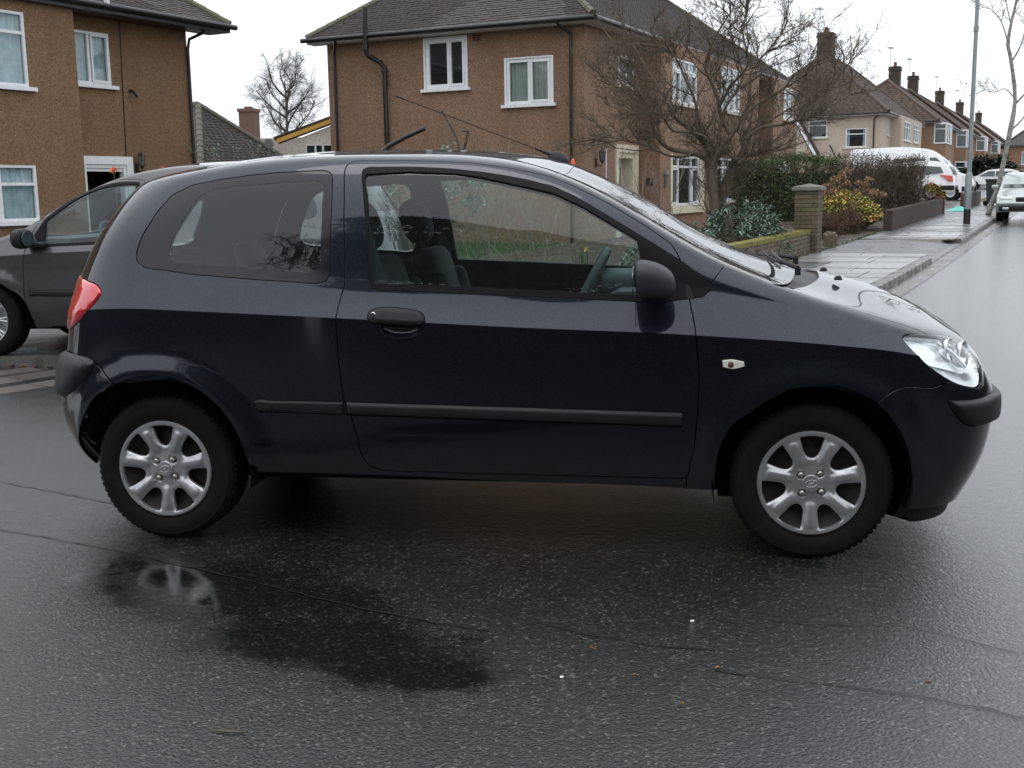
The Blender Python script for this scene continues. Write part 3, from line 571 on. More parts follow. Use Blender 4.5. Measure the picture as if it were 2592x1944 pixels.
# paving slabs, one object each
def slabs(parent, a0, a1, pick, rowh=.6, seed=1):
    rng = random.Random(seed); a = a0; k = 0; base = {}
    while a < a1 - .2:
        rh = rowh * rng.choice([.8, 1, 1, 1.15]) if a < 18 else rowh; b = -1.13 + rng.uniform(-.0, .0); cuts = [-1.13]
        while cuts[-1] < .86:
            nx = cuts[-1] + rng.choice([.45, .6, .75, .9]); cuts.append(min(nx, .86)) if .86 - nx > .2 else cuts.append(.86)
        for b0, b1 in zip(cuts[:-1], cuts[1:]):
            g = .007; dz = rng.uniform(-.004, .006); m = MB(st((a + a + rh) / 2, (b0 + b1) / 2, .105)); j = lambda: rng.uniform(-.012, .012)
            c = [(a + g, b0 + g), (a + g, b1 - g), (a + rh - g + j() * .4, b1 - g), (a + rh - g + j() * .4, b0 + g)]; c = [(x_, y_ + j() * .5) for x_, y_ in c]
            m.prism([st(x_, y_, .10 + dz) for x_, y_ in c], (0, 0, .022)); o = m.build('paving_slab', pick(a, (b0 + b1) / 2, rng), parent, loc=tuple(st((a + a + rh) / 2, (b0 + b1) / 2, .105)))
        a += rh
slabs(pav, 11, 17.75, lambda a, b, r: 'slab_dark' if (b < -.2 and a > 13.2 and a < 15.5) or r.random() < .1 else 'slab_light', .55, 3)
slabs(pav2, 22.7, 52, lambda a, b, r: 'slab_light' if (b > -.35 and (22.9 < a < 25.2 or 27.2 < a < 28.0 or 29.3 < a < 29.9 or 33.5 < a < 34.2 or r.random() < .05)) else 'slab_dark', .6, 5)
m = MB()   # tarmac drive crossing the pavement, falling to the dropped kerb
for a0, a1 in zip(np.linspace(17.82, 22.4, 8)[:-1], np.linspace(17.82, 22.4, 8)[1:]):
    for (b0, h0), (b1, h1) in (((-1.14, .122), (-.3, .12)), ((-.3, .12), (.3, .09)), ((.3, .09), (.87, .032))): m.quad(st(a0, b0, h0), st(a1, b0, h0), st(a1, b1, h1), st(a0, b1, h1))
o = m.build('drive_crossing', 'drive_tarmac', fixn=False, smooth=180); o['kind'] = 'structure'
if o.data.polygons[0].normal.z < 0: o.data.flip_normals()
kerb = empty('kerb', tuple(st(14, .9)), 'long concrete kerb edging the right-hand pavement', 'kerb'); kerb['kind'] = 'structure'
del kerb['category']
def kstone(a0, a1, b0, b1, h, hb=-.05, parent=kerb):
    m = MB(); g = .004; c = [(a0 + g, b0), (a0 + g, b1), (a1 - g, b1), (a1 - g, b0)]
    m.add([st(x, y, hb) for x, y in c] + [st(c[0][0], b0, h), st(c[1][0], b1 - .02, h), st(c[2][0], b1 - .02, h), st(c[3][0], b0, h), st(c[1][0], b1, h - .02), st(c[2][0], b1, h - .02)],
          [(0, 1, 8, 5, 4), (3, 7, 6, 9, 2), (4, 5, 6, 7), (5, 8, 9, 6), (1, 2, 9, 8)])
    o = m.build('kerb_stone', 'kerb_concrete'); o.parent = parent; o.matrix_parent_inverse = parent.matrix_world.inverted(); 
    o.data.transform(Matrix.Translation(-st((a0 + a1) / 2, .93, 0))); o.location = st((a0 + a1) / 2, .93, 0); return o
bpy.context.view_layer.update()
a = 10.9
while a < 60:
    h = .125
    if 16.6 <= a < 22.3: h = .035
    kstone(a, a + .914, .87, .995, h); a += .914
# return of the raised kerb at the drive
m = MB(); pts = [(22.75, -1.0), (22.62, -.3), (22.55, .2), (22.62, .6), (22.85, .85), (23.3, .97)]
for (a0, b0), (a1, b1) in zip(pts[:-1], pts[1:]): m.quad(st(a0 - .10, b0 + .02, .02), st(a1 - .10, b1 + .02, .02), st(a1, b1, .125), st(a0, b0, .125)); m.quad(st(a0, b0, .125), st(a1, b1, .125), st(a1 + .15, b1 - .05, .125), st(a0 + .15, b0, .125))
o = m.build('kerb_return', 'kerb_concrete'); o['kind'] = 'structure'
gut = [a for a in AA if a >= 11] ; sheet('gutter_channel', [10.9] + gut[1:-3], [.995, 1.28], .004, 'gutter_concrete')
# left side: raised parking strip, its kerb and the channel slabs that run past it
m = MB(); m.prism([(-30, 4.52, -.1), (-3.54, 4.52, -.1), (-2.0, 4.42, -.1), (-1.2, 4.9, -.1), (-1.0, 9.5, -.1), (-30, 9.5, -.1)], (0, 0, .165)); o = m.build('parking_strip', 'slab_dark'); o['kind'] = 'structure'
lk = empty('kerb', (-3, 4.4, 0), 'low concrete kerb in front of the taupe parked car', 'kerb'); lk['kind'] = 'structure'; del lk['category']
xs = [-8.1, -7.19, -6.28, -5.36, -4.45, -3.54, -2.63, -1.9]
for x0, x1 in zip(xs[:-1], xs[1:]):
    m = MB((x0, 4.4, 0)); y0, y1 = np.interp([x0, x1], [-8, -3.54, -2.9, -1.9], [4.44, 4.42, 4.28, 4.22]); m.prism([(x0 + .004, y0, -.03), (x1 - .004, y1, -.03), (x1 - .004, y1 + .15, -.03), (x0 + .004, y0 + .15, -.03)], (0, 0, .105)); o = m.build('kerb_stone', 'kerb_concrete'); o.parent = lk; o.location = Vector((x0, 4.4, 0)) - lk.location
ch = empty('gutter_slabs', (-3.1, 3.5, 0), 'line of worn concrete channel slabs running towards the camera on the left', 'gutter'); ch['kind'] = 'structure'; del ch['category']
for (x0, y0), (x1, y1), w in (((-3.55, 2.9), (-2.90, 4.27), .29), ((-3.22, 2.62), (-2.52, 3.98), .26), ((-3.95, 3.2), (-3.22, 4.32), .26)):
    d = Vector((x1 - x0, y1 - y0, 0)); L = d.length; d.normalize(); n = Vector((d.y, -d.x, 0)); k = 3
    for i in range(-1, k):
        p0 = Vector((x0, y0, 0)) + d * (L * i / k + .006); p1 = Vector((x0, y0, 0)) + d * (L * (i + 1) / k - .006)
        m = MB(p0); m.prism([p0 + Vector((0, 0, -.03)), p0 + n * w + Vector((0, 0, -.03)), p1 + n * w + Vector((0, 0, -.03)), p1 + Vector((0, 0, -.03))], (0, 0, .036)); o = m.build('channel_slab', 'gutter_concrete'); o.parent = ch; o.location = p0 - ch.location

# gardens
sheet('front_garden', [10.5, 12, 14, 16, 18, 20, 22, 25, 28, 32, 36.5], [-6.87, -4, -2.5, -1.145], .118, 'soil')
sheet('side_lawn', [13.2, 14, 16, 18, 20, 21], [-16, -12, -9, -6.87], .10, 'grass_ground')
sheet('house_plots', [36.5, 40, 46, 60, 80, 120, 200, 300], [-40, -20, -6.87, -3, -1.145], .118, 'drive_tarmac')
m = MB(); m.box((-22, 9.5, -.05), (-7, 60, .07)); o = m.build('left_plot', 'drive_tarmac'); o['kind'] = 'structure'

# ------------------------------------------------------------------ brick walls
BRK = {}
def brick_mesh(L, Wd, H, mat, key):
    if key not in BRK:
        bm = bmesh.new(); bmesh.ops.create_cube(bm, size=1); bmesh.ops.scale(bm, vec=(L, Wd, H), verts=bm.verts); me = bpy.data.meshes.new('brick'); bm.to_mesh(me); bm.free(); me.materials.append(MAT[mat]); BRK[key] = me
    return BRK[key]
def brick_wall(label, a0, a1, b, h, mat, group=None, top=None, nobj=0, name='brick_wall', w=.215, ax='a', h1=None):
    """wall along the street axis (ax='a') or across it (ax='b', then a0..a1 are b values and b is a)"""
    P = (lambda t, s, z: st(t, b + s, z)) if ax == 'a' else (lambda t, s, z: st(b + s, t, z))
    root = P((a0 + a1) / 2, 0, 0); E = empty(name, tuple(root), label, 'wall', group)
    m = MB(root); n = max(1, int((a1 - a0) / 2))
    for i in range(n):
        t0 = a0 + .01 + (a1 - a0 - .02) * i / n; t1 = a0 + .01 + (a1 - a0 - .02) * (i + 1) / n; s = w / 2 - .008; q = [P(t0, -s, 0), P(t1, -s, 0), P(t1, s, 0), P(t0, s, 0)]
        m.add([x + Vector((0, 0, -.1)) for x in q] + [x + Vector((0, 0, h - .01)) for x in q], [(0, 1, 5, 4), (1, 2, 6, 5), (2, 3, 7, 6), (3, 0, 4, 7), (4, 5, 6, 7)])
    m.build('mortar_bed', 'mortar', E)
    rng = random.Random(hash(label) % 1000 if False else len(label)); jobs = []; nc = int((h - (.07 if top else 0)) / .075)
    for c in range(nc):
        z = .03 + c * .075; off = .1125 * (c % 2); t = a0 + off
        if off: t = a0 + off
        while t < a1 - .05:
            L = min(.225, a1 - t); jobs.append((t + L / 2, L, z)); t += .225
    jobs.sort(key=lambda j: (P(j[0], 0, j[2]) - Vector((2, -4, 1.3))).length); big = []
    d = (P(a1, 0, 0) - P(a0, 0, 0)); ang = math.atan2(d.y, d.x); Rz = Matrix.Rotation(ang, 4, 'Z'); acc = MB(root); att = []
    for i, (t, L, z) in enumerate(jobs):
        p = P(t, 0, z + .0325); jit = Vector((rng.uniform(-.002, .002), rng.uniform(-.003, .003), rng.uniform(-.001, .001)))
        if i < nobj:
            me = brick_mesh(L - .010, w, .065, mat, (mat, round(L, 2), w)); o = link('brick', me, E, p + jit - root, (0, 0, ang + rng.uniform(-.006, .006)))
        else:
            M = Matrix.Translation(p + jit) @ Rz; acc.box((-(L - .01) / 2, -w / 2, -.0325), ((L - .01) / 2, w / 2, .0325), M); att += [rng.random()] * 8
    if acc.v:
        o = acc.build('brickwork', mat, E); o['kind'] = 'stuff'; at = o.data.attributes.new('rnd', 'FLOAT', 'POINT'); at.data.foreach_set('value', att)
    if top:
        acc = MB(root); att = []; t = a0; i = 0
        while t < a1 - .03:
            p = P(t + .055, 0, h - .035 + rng.uniform(-.003, .003)); M = Matrix.Translation(p) @ Matrix.Rotation(ang + rng.uniform(-.02, .02), 4, 'Z')
            if i < 90 and nobj: link('coping_brick', brick_mesh(.102, w + .012, .07, top, (top, 'cop', w)), E, p - root, (0, 0, ang + rng.uniform(-.02, .02)))
            else: acc.box((-.051, -w / 2 - .006, -.035), (.051, w / 2 + .006, .035), M); att += [rng.random()] * 8
            t += .1125; i += 1
        if acc.v: o = acc.build('coping', top, E); o['kind'] = 'stuff'; at = o.data.attributes.new('rnd', 'FLOAT', 'POINT'); at.data.foreach_set('value', att)
    return E
brick_wall('low buff brick garden wall with yellow moss along its top, ending at the capped pillar', 11.6, 17.85, -1.27, .55, 'brick_buff', top='moss_top', nobj=205)
brick_wall('long low purple-brown brick wall beside the pavement behind the lamp post', 26.2, 38.0, -1.0, .62, 'brick_purple', top='brick_purple', nobj=0)
brick_wall('short red brick wall beyond the driveway opening, next to the leaning tree', 43.0, 49.5, -.62, .66, 'brick_purple', top='brick_purple', nobj=0)
for a_, b_, l in ((38.0, -1.0, 'red brick pier closing the far end of the long garden wall'), (42.9, -.62, 'red brick pier at the near end of the far short wall')):
    brick_wall(l, a_, a_ + .3, b_, .70, 'brick_red', 'red brick gate piers', name='brick_pier', w=.3)
brick_wall('dark low brick wall edging the garden behind the car windows', -14, -6.9, 14.4, .50, 'brick_purple', ax='b', nobj=60)
# capped gate pillar
root = st(18.15, -1.27, 0); E = empty('gate_pillar', tuple(root), 'square brick gate pillar with a pyramid stone cap, end of the mossy wall', 'pillar')
ang = math.atan2(E1.y, E1.x); Mz = Matrix.Rotation(ang, 4, 'Z'); m = MB(); m.box((-.20, -.20, -.1), (.20, .20, 1.24), Mz); m.build('mortar_core', 'mortar', E)
for c in range(16):
    z = .04 + c * .0755; fl = c % 2
    for k in range(4):
        Mk = Mz @ Matrix.Rotation(k * math.pi / 2 + (0), 4, 'Z'); s = 1 if fl else -1
        p = Mk @ Vector((s * .0565, -.156, z + .033)); o = link('brick', brick_mesh(.304, .105, .066, 'brick_buff', 'pil'), E, p, (0, 0, ang + k * math.pi / 2 + random.uniform(-.01, .01)))
m = MB(); s = .26; q = [(-s, -s), (s, -s), (s, s), (-s, s)]
m.add([Mz @ Vector((x, y, 1.25)) for x, y in q] + [Mz @ Vector((x, y, 1.31)) for x, y in q] + [Mz @ Vector((0, 0, 1.37))], [(3, 2, 1, 0), (0, 1, 5, 4), (1, 2, 6, 5), (2, 3, 7, 6), (3, 0, 4, 7), (4, 5, 8), (5, 6, 8), (6, 7, 8), (7, 4, 8)]); m.build('cap_stone', 'stone_cap', E)
# broken stub of stone beside the pillar
bm = bmesh.new(); bmesh.ops.create_icosphere(bm, subdivisions=3, radius=1)
for v in bm.verts: f_ = lambda t: math.copysign(abs(t)**.45, t); v.co = Vector((f_(v.co.x) * .13, f_(v.co.y) * .11, f_(v.co.z) * .18 + .16)) * (1 + .16 * mnoise.noise(v.co * 2.3))
me = bpy.data.meshes.new('stone_block'); bm.to_mesh(me); bm.free(); me.materials.append(MAT['brick_buff']); tag(link('stone_block', me, None, st(20.2, -1.25, .05)), 'rough weathered stone block at the foot of the brown bush', 'stone')
# ------------------------------------------------------------------ houses
class Wall:
    """vertical wall plane: origin O (at ground), unit along D, outward normal N"""
    def __init__(s, O, D, N, root): s.O = Vector(O); s.D = Vector(D); s.N = Vector(N); s.root = Vector(root)
    def p(s, t, z, n=0.0): return s.O + s.D * t + s.N * n + Vector((0, 0, z - s.O.z if False else z))
def wall_mesh(mb, W, L, z0, z1, ops, t0=0.0, reveal=.11):
    xs = sorted({t0, L} | {o[0] for o in ops} | {o[1] for o in ops}); zs = sorted({z0, z1} | {o[2] for o in ops} | {o[3] for o in ops})
    for a, b in zip(xs[:-1], xs[1:]):
        for c, d in zip(zs[:-1], zs[1:]):
            mx, mz = (a + b) / 2, (c + d) / 2
            if any(o[0] < mx < o[1] and o[2] < mz < o[3] for o in ops): continue
            mb.quad(W.p(a, c), W.p(b, c), W.p(b, d), W.p(a, d))
    for a, b, c, d in ops:
        r = -reveal
        mb.quad(W.p(a, c), W.p(a, d), W.p(a, d, r), W.p(a, c, r)); mb.quad(W.p(b, c), W.p(b, d), W.p(b, d, r), W.p(b, c, r))
        mb.quad(W.p(a, d), W.p(b, d), W.p(b, d, r), W.p(a, d, r)); mb.quad(W.p(a, c), W.p(b, c), W.p(b, c, r), W.p(a, c, r))
def wbox(mb, W, t0, t1, z0, z1, n0, n1):
    q = [(t0, z0), (t1, z0), (t1, z1), (t0, z1)]; mb.add([W.p(t, z, n0) for t, z in q] + [W.p(t, z, n1) for t, z in q], [(3, 2, 1, 0), (4, 5, 6, 7), (0, 1, 5, 4), (1, 2, 6, 5), (2, 3, 7, 6), (3, 0, 4, 7)])
def window(house, W, t0, t1, z0, z1, cols=(), rows=(), sash=(), blind='curtain_net', sill='upvc', dark=True, gaps=None, fr=.055, depth=-.07, sillw=.07, gm='house_glass', lab=None):
    """frame is the part; panes, sill and curtain are its sub-parts. cols / rows are fractions where bars stand"""
    m = MB(W.root); b = fr
    wbox(m, W, t0, t0 + b, z0, z1, depth, depth + .06); wbox(m, W, t1 - b, t1, z0, z1, depth, depth + .06); wbox(m, W, t0 + b, t1 - b, z0, z0 + b, depth, depth + .058); wbox(m, W, t0 + b, t1 - b, z1 - b, z1, depth, depth + .058)
    cx_ = [t0] + [t0 + (t1 - t0) * c for c in cols] + [t1]; rz_ = [z0] + [z0 + (z1 - z0) * r for r in rows] + [z1]
    for c in cx_[1:-1]: wbox(m, W, c - .03, c + .03, z0 + b, z1 - b, depth + .002, depth + .056)
    for r in rz_[1:-1]:
        for a, d in zip(cx_[:-1], cx_[1:]): wbox(m, W, a + .03, d - .03, r - .028, r + .028, depth + .003, depth + .054)
    for (i, j) in sash:   # opening casements stand proud of the frame
        a, d = cx_[i], cx_[i + 1]; e, f = rz_[j], rz_[j + 1]; a += .045; d -= .045; e += .045; f -= .045; s = .045; n0, n1 = depth + .03, depth + .078
        wbox(m, W, a, a + s, e, f, n0, n1); wbox(m, W, d - s, d, e, f, n0, n1); wbox(m, W, a + s, d - s, e, e + s, n0, n1 - .001); wbox(m, W, a + s, d - s, f - s, f, n0, n1 - .001)
    w = m.build('window', 'upvc', house)
    for i in range(len(cx_) - 1):
        for j in range(len(rz_) - 1):
            g = MB(W.root); wbox(g, W, cx_[i] + .02, cx_[i + 1] - .02, rz_[j] + .02, rz_[j + 1] - .02, depth + .018, depth + .024); g.build('pane', gm, w)
    if sill:
        s = MB(W.root); wbox(s, W, t0 - .12, t1 + .12, z0 - sillw, z0, -.06, .075); s.build('sill', sill, w)
    if blind:
        segs = gaps or [(0, 1)]
        for ga, gb in segs:
            c = MB(W.root); n = max(6, int((gb - ga) * (t1 - t0) / .022)); 
            for i in range(n):
                ta = t0 + .03 + (t1 - t0 - .06) * (ga + (gb - ga) * i / n); tb = t0 + .03 + (t1 - t0 - .06) * (ga + (gb - ga) * (i + 1) / n); da = depth - .04 + .018 * math.sin(i * 1.35); db = depth - .04 + .018 * math.sin((i + 1) * 1.35)
                c.quad(W.p(ta, z0 + .02, da), W.p(tb, z0 + .02, db), W.p(tb, z1 - .02, db), W.p(ta, z1 - .02, da))
            c.build('curtain', blind, w, 60)
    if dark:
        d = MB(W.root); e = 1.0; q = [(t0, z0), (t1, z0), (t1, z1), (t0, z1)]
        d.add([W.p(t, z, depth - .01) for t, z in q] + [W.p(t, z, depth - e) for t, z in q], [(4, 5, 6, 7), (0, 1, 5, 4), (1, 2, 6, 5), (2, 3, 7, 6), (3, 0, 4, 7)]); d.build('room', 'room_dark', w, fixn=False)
    return w
def pipe(house, pts, r, root, name='downpipe', mat='gutter_black', collars=()):
    m = MB(root); pts = [Vector(p) for p in pts]; m.tube(pts, r, 10)
    for c in collars: m.tube([Vector(c), Vector(c) + Vector((0, 0, .09))], r * 1.3, 10)
    return m.build(name, mat, house, 40)
def tile_slope(roof, root, A, U, Wd, zfun, rows, g=.105, tw=.165, mat='tile_grey', nobj=0, near=None, key='t'):
    """A eave start, U along the eave, Wd up the slope, zfun(w)->(t0,t1) limits of the course at slope distance w"""
    A = Vector(A); U = Vector(U).normalized(); Wd = Vector(Wd).normalized(); Nn = U.cross(Wd).normalized()
    if Nn.z < 0: Nn = -Nn
    jobs = []; rng = random.Random(5)
    for r in range(rows):
        w = r * g; t0, t1 = zfun(w + g * .5); t = t0 - tw * rng.random()
        while t < t1:
            a, b = max(t, t0), min(t + tw, t1)
            if b - a > .02: jobs.append((a, b, w))
            t += tw
    cam_p = Vector((2.0, -4.1, 1.3)); jobs.sort(key=lambda j: ((A + U * j[0] + Wd * j[2]) - (near or cam_p)).length)
    h = .016; tilt = .022
    full = None; V = []; F = []; att = []; nf = 0
    for a, b, w in jobs:
        lift = rng.uniform(0, .005); sk = rng.uniform(-.006, .006)
        if nf < nobj and b - a > tw * .98:
            if full is None:
                x = tw - .006; full = MB(); full.box((0, 0, 0), (1, 1, 1)); 
                vs = []
                for zz in (0, 1):
                    for xx, yy in ((0, 0), (1, 0), (1, 1), (0, 1)):
                        vs.append((U * (xx * x) + Wd * (yy * (g + .05)) + Nn * (zz * h + (1 - yy) * tilt)))
                full.v = [tuple(q) for q in vs]; full = full.mesh('tile', mat)
            link('tile', full, roof, A + U * (a + .003) + Wd * (w + sk) + Nn * (lift + .004) - Vector(root)); nf += 1; continue
        o = len(V)
        for zz in (0, 1):
            for xx, yy in ((0, 0), (1, 0), (1, 1), (0, 1)): V.append(A + U * (a + .003 + xx * (b - a - .006)) + Wd * (w + sk + yy * (g + .05)) + Nn * (lift + .004 + zz * h + (1 - yy) * tilt) - Vector(root))
        F += [(o + 4, o + 5, o + 6, o + 7), (o, o + 1, o + 5, o + 4), (o + 1, o + 2, o + 6, o + 5), (o + 3, o, o + 4, o + 7)]; att += [rng.random()] * 8
    if V: stuffpart('roof_tiles', np_mesh('roof_tiles', [tuple(q) for q in V], F, mat, 4, attr=att), roof)
def hip_cap(roof, root, A, B, r=.075, mat='hip_moss', step=.30):
    A, B = Vector(A), Vector(B); n = max(2, int((B - A).length / step)); m = MB(root); d = (B - A) / n
    for i in range(n): m.tube([A + d * i, A + d * (i + 1.12)], [r * 1.12, r], 8)
    o = m.build('hip_tiles', mat, roof, 40); o['kind'] = 'stuff'; return o
def lantern(house, W, t, z, root, side=1):
    m = MB(root); c = W.p(t, z, .16); m.lathe([(.0, .20), (.01, .17), (.035, .155), (.085, .11), (.09, .10), (.06, .10)], 6, Matrix.Translation(c)); m.lathe([(.05, -.12), (.055, -.10), (.05, -.10), (.02, -.16), (0, -.17)], 6, Matrix.Translation(c))
    for k in range(6): a = k * math.pi / 3; m.tube([c + Vector((.05 * math.cos(a), .05 * math.sin(a), -.11)), c + Vector((.078 * math.cos(a), .078 * math.sin(a), .10))], .006, 4)
    m.tube([c + Vector((0, 0, -.16)), W.p(t, z - .22, .14), W.p(t, z - .20, .05), W.p(t, z - .12, .02)], .012, 6); wbox(m, W, t - .035, t + .035, z - .24, z - .04, 0, .03)
    l = m.build('wall_lantern', 'iron_black', house, 30); g = MB(root); g.lathe([(.045, -.10), (.072, .095)], 6, Matrix.Translation(c)); g.build('lantern_glass', 'lantern_glass', l)

def mid_house():
    Z0 = .12; O = Vector((-.32, 22.09, 0)); S = -E2; root = O + Vector((3, 8, 0)); root.z = 0
    H = empty('semi_detached_house', tuple(root), 'brown pebbledashed two-storey house with a white-framed side and black soil pipe, behind the car roof', 'house')
    W1 = Wall(O, S, -E1, root); m = MB(root); zt = 5.02
    w1 = (2.98, 4.06, 3.78, 4.92); w2 = (.80, 1.93, 3.32, 4.33)
    wall_mesh(m, W1, 6.85, 0, zt, [w1, w2]); m.build('side_wall', 'pebbledash_brown', H)
    window(H, W1, *w1, cols=(.44,), sash=[(0, 0)], blind=None, sill='upvc', fr=.10); window(H, W1, *w2, cols=(.5,), sash=[(0, 0)], blind='blind_cream', sill='upvc', fr=.075)
    for q in ((w1), (w2)): m = MB(root); wbox(m, W1, q[0] - .05, q[1] + .05, q[3], q[3] + .035, -.06, .012); wbox(m, W1, q[0] - .05, q[0], q[2], q[3], -.06, .010); wbox(m, W1, q[1], q[1] + .05, q[2], q[3], -.06, .010); m.build('window_surround', 'upvc', H)
    Wf = Wall(O, E1, E2, root); dl = .56; Wb = Wall(O + E2 * dl, E1, E2, root); front = [(0, 3.6, Wf), (3.6, 13.45, Wb), (13.45, 15.5, Wf), (15.5, 19.2, Wb)]
    ow = {0: [(2.10, 3.31, 3.85, 4.55), (2.05, 3.22, .2, 2.25)], 1: [(4.55, 6.65, 3.55, 4.68), (9.0, 11.1, 3.60, 4.88), (4.52, 6.95, .93, 2.22), (8.70, 11.5, 1.0, 2.24)], 2: [], 3: [(17.0, 18.6, 3.75, 4.85), (16.5, 18.3, 1.1, 2.30)]}
    m = MB(root)
    for i, (a, b, W) in enumerate(front): wall_mesh(m, W, b, 0, zt + .02, ow[i], t0=a)
    for t in (3.6, 15.5): m.quad(Wf.p(t, 0), Wb.p(t, 0), Wb.p(t, zt), Wf.p(t, zt))
    for t in (13.45, 19.2): m.quad(Wf.p(t, 0), Wb.p(t, 0), Wb.p(t, zt), Wf.p(t, zt))
    m.quad(Wf.p(19.2, 0), Wf.p(19.2, 0, -6.85), Wf.p(19.2, zt, -6.85), Wf.p(19.2, zt)); m.quad(Wf.p(0, 0, -6.85), Wf.p(19.2, 0, -6.85), Wf.p(19.2, zt, -6.85), Wf.p(0, zt, -6.85))
    m.build('front_wall', 'pebbledash_brown', H)
    window(H, Wf, 2.10, 3.31, 3.85, 4.55, cols=(.5,), sash=[(0, 0)], sill='cream_sill')
    window(H, Wb, 4.55, 6.65, 3.55, 4.68, cols=(.33, .67), rows=(.75,), sash=[(0, 0), (2, 0)], sill='cream_sill', gaps=[(0, .3), (.75, 1)])
    window(H, Wb, 9.0, 11.1, 3.60, 4.88, cols=(.33, .67), rows=(.75,), sash=[(0, 0), (2, 0)], sill='cream_sill')
    window(H, Wb, 4.52, 6.95, .93, 2.22, cols=(.25, .72), rows=(.78,), sash=[(0, 0), (2, 0)], sill='cream_sill', blind=None, gm='house_glass'); window(H, Wb, 8.7, 11.5, 1.0, 2.24, cols=(.25, .72), rows=(.78,), sill='cream_sill', gaps=[(.3, .6)])
    window(H, Wb, 17.0, 18.6, 3.75, 4.85, cols=(.5,), sill='cream_sill'); window(H, Wb, 16.5, 18.3, 1.1, 2.3, cols=(.5,), sill='cream_sill')
    m = MB(root)   # stepped cream surround of the front door
    wbox(m, Wf, 1.87, 2.06, .15, 2.44, -.02, .05); wbox(m, Wf, 3.21, 3.44, .15, 2.44, -.02, .05); wbox(m, Wf, 2.06, 3.21, 2.25, 2.44, -.02, .05)
    wbox(m, Wf, 2.06, 2.14, .15, 2.25, -.30, .01); wbox(m, Wf, 3.13, 3.21, .15, 2.25, -.30, .01); wbox(m, Wf, 2.14, 3.13, 2.12, 2.25, -.30, .01)
    wbox(m, Wb, 4.40, 4.52, .80, 2.26, -.05, .03); wbox(m, Wb, 6.95, 7.35, .80, 2.26, -.05, .03); wbox(m, Wb, 4.40, 7.35, .72, .86, -.05, .08)
    m.build('door_surround', 'cream_trim', H)
    m = MB(root); wbox(m, Wf, 2.14, 3.13, .18, 2.12, -.34, -.29); d = m.build('front_door', 'upvc', H); m = MB(root); wbox(m, Wf, 2.32, 2.72, .5, 1.9, -.29, -.284); wbox(m, Wf, 2.85, 3.05, .5, 1.9, -.29, -.284); m.build('door_glass', 'far_glass', d)
    # roof: hipped, tiles laid one by one on the side slope
    ov = .35; ez = 5.10; pt = math.tan(R_(36.5)); cs = math.cos(R_(36.5)); half = (6.85 + 2 * ov) / 2 + .28
    e0 = O - E1 * ov + E2 * (ov + dl * 0); bk = O - E1 * ov + S * (6.85 + ov); Lf = 19.2 + 2 * ov; Wd_ = 6.85 + 2 * ov; half = Wd_ / 2
    P = lambda s, f, z: O - E1 * ov + E2 * ov + S * s + E1 * f + Vector((0, 0, z))
    m = MB(root); c = [P(0, 0, ez), P(Wd_, 0, ez), P(Wd_, Lf, ez), P(0, Lf, ez)]; r0 = P(half, half, ez + half * pt); r1 = P(half, Lf - half, ez + half * pt)
    m.add([*c, r0, r1], [(0, 1, 4), (1, 2, 5, 4), (2, 3, 5), (3, 0, 4, 5), (3, 2, 1, 0)]); rf = m.build('roof', 'tile_grey', H)
    up1 = (E1 * 1 + Vector((0, 0, pt))); tile_slope(rf, root, c[0] - up1.normalized() * .04 + Vector((0, 0, .004)), S, up1, lambda w: (w * cs, Wd_ - w * cs), int(half / cs / .105) - 1, nobj=230, near=O + Vector((-2, 0, 5)))
    up2 = (S * 1 + Vector((0, 0, pt))); tile_slope(rf, root, c[0] - up2.normalized() * .04 + Vector((0, 0, .004)), E1, up2, lambda w: (w * cs, Lf - w * cs), int(half / cs / .105) - 1)
    for A, B in ((c[0], r0), (c[1], r0), (c[3], r1), (c[2], r1), (r0, r1)): hip_cap(rf, root, A + Vector((0, 0, .04)), B + Vector((0, 0, .04)))
    m = MB(root)   # fascia, soffit and gutter
    def run(mb, A, B, n, z0, z1, w0, w1):
        A, B, n = Vector(A), Vector(B), Vector(n); q = [A + n * w0, B + n * w0, B + n * w1, A + n * w1]; mb.add([x + Vector((0, 0, z0)) for x in q] + [x + Vector((0, 0, z1)) for x in q], [(3, 2, 1, 0), (4, 5, 6, 7), (0, 1, 5, 4), (1, 2, 6, 5), (2, 3, 7, 6), (3, 0, 4, 7)])
    b0, b1, b3 = [Vector((q.x, q.y, 0)) for q in (c[0], c[1], c[3])]
    run(m, b0, b1, -E1, 4.99, 5.095, -.03, .0); run(m, b0, b3, E2, 4.99, 5.095, -.03, -.001); run(m, b0 + S * .0, b1, E1, 4.985, 5.0, .03, .36); run(m, b0, b3, -E2, 4.983, 4.998, .03, .95)
    m.build('fascia', 'white_trim', H)
    m = MB(root)
    for A, B in ((b0 - S * .05, b1 + S * .12), (b0, b3)):
        n = -E1 if A != b0 else E2; q = [Vector(A) + n * .055 + Vector((0, 0, 5.055)), Vector(B) + n * .055 + Vector((0, 0, 5.075))]; m.tube(q, .056, 10)
    m.build('gutter', 'gutter_black', H, 40)
    g = lambda s, z, n=.10: O + S * s - E1 * n + Vector((0, 0, z))
    pipe(H, [g(6.35, 5.02, .36), g(6.4, 4.95, .30), g(6.60, 4.72, .08), g(6.60, 4.5, .07), g(6.60, 0, .07)], .036, root); pipe(H, [g(.50, 5.02, .36), g(.48, 4.95, .3), g(.30, 4.80, .08), g(.30, 4.6, .07), g(.30, 0, .07)], .036, root)
    pipe(H, [g(5.45, 5.72, .42), g(5.45, 4.74, .42), g(5.43, 4.62, .38), g(5.20, 4.45, .16), g(5.13, 4.33, .12), g(5.13, 0, .12)], .058, root, 'soil_pipe', collars=(g(5.45, 4.76, .42), g(5.13, 4.22, .12), g(5.13, 3.95, .12), g(5.13, 2.72, .12)))
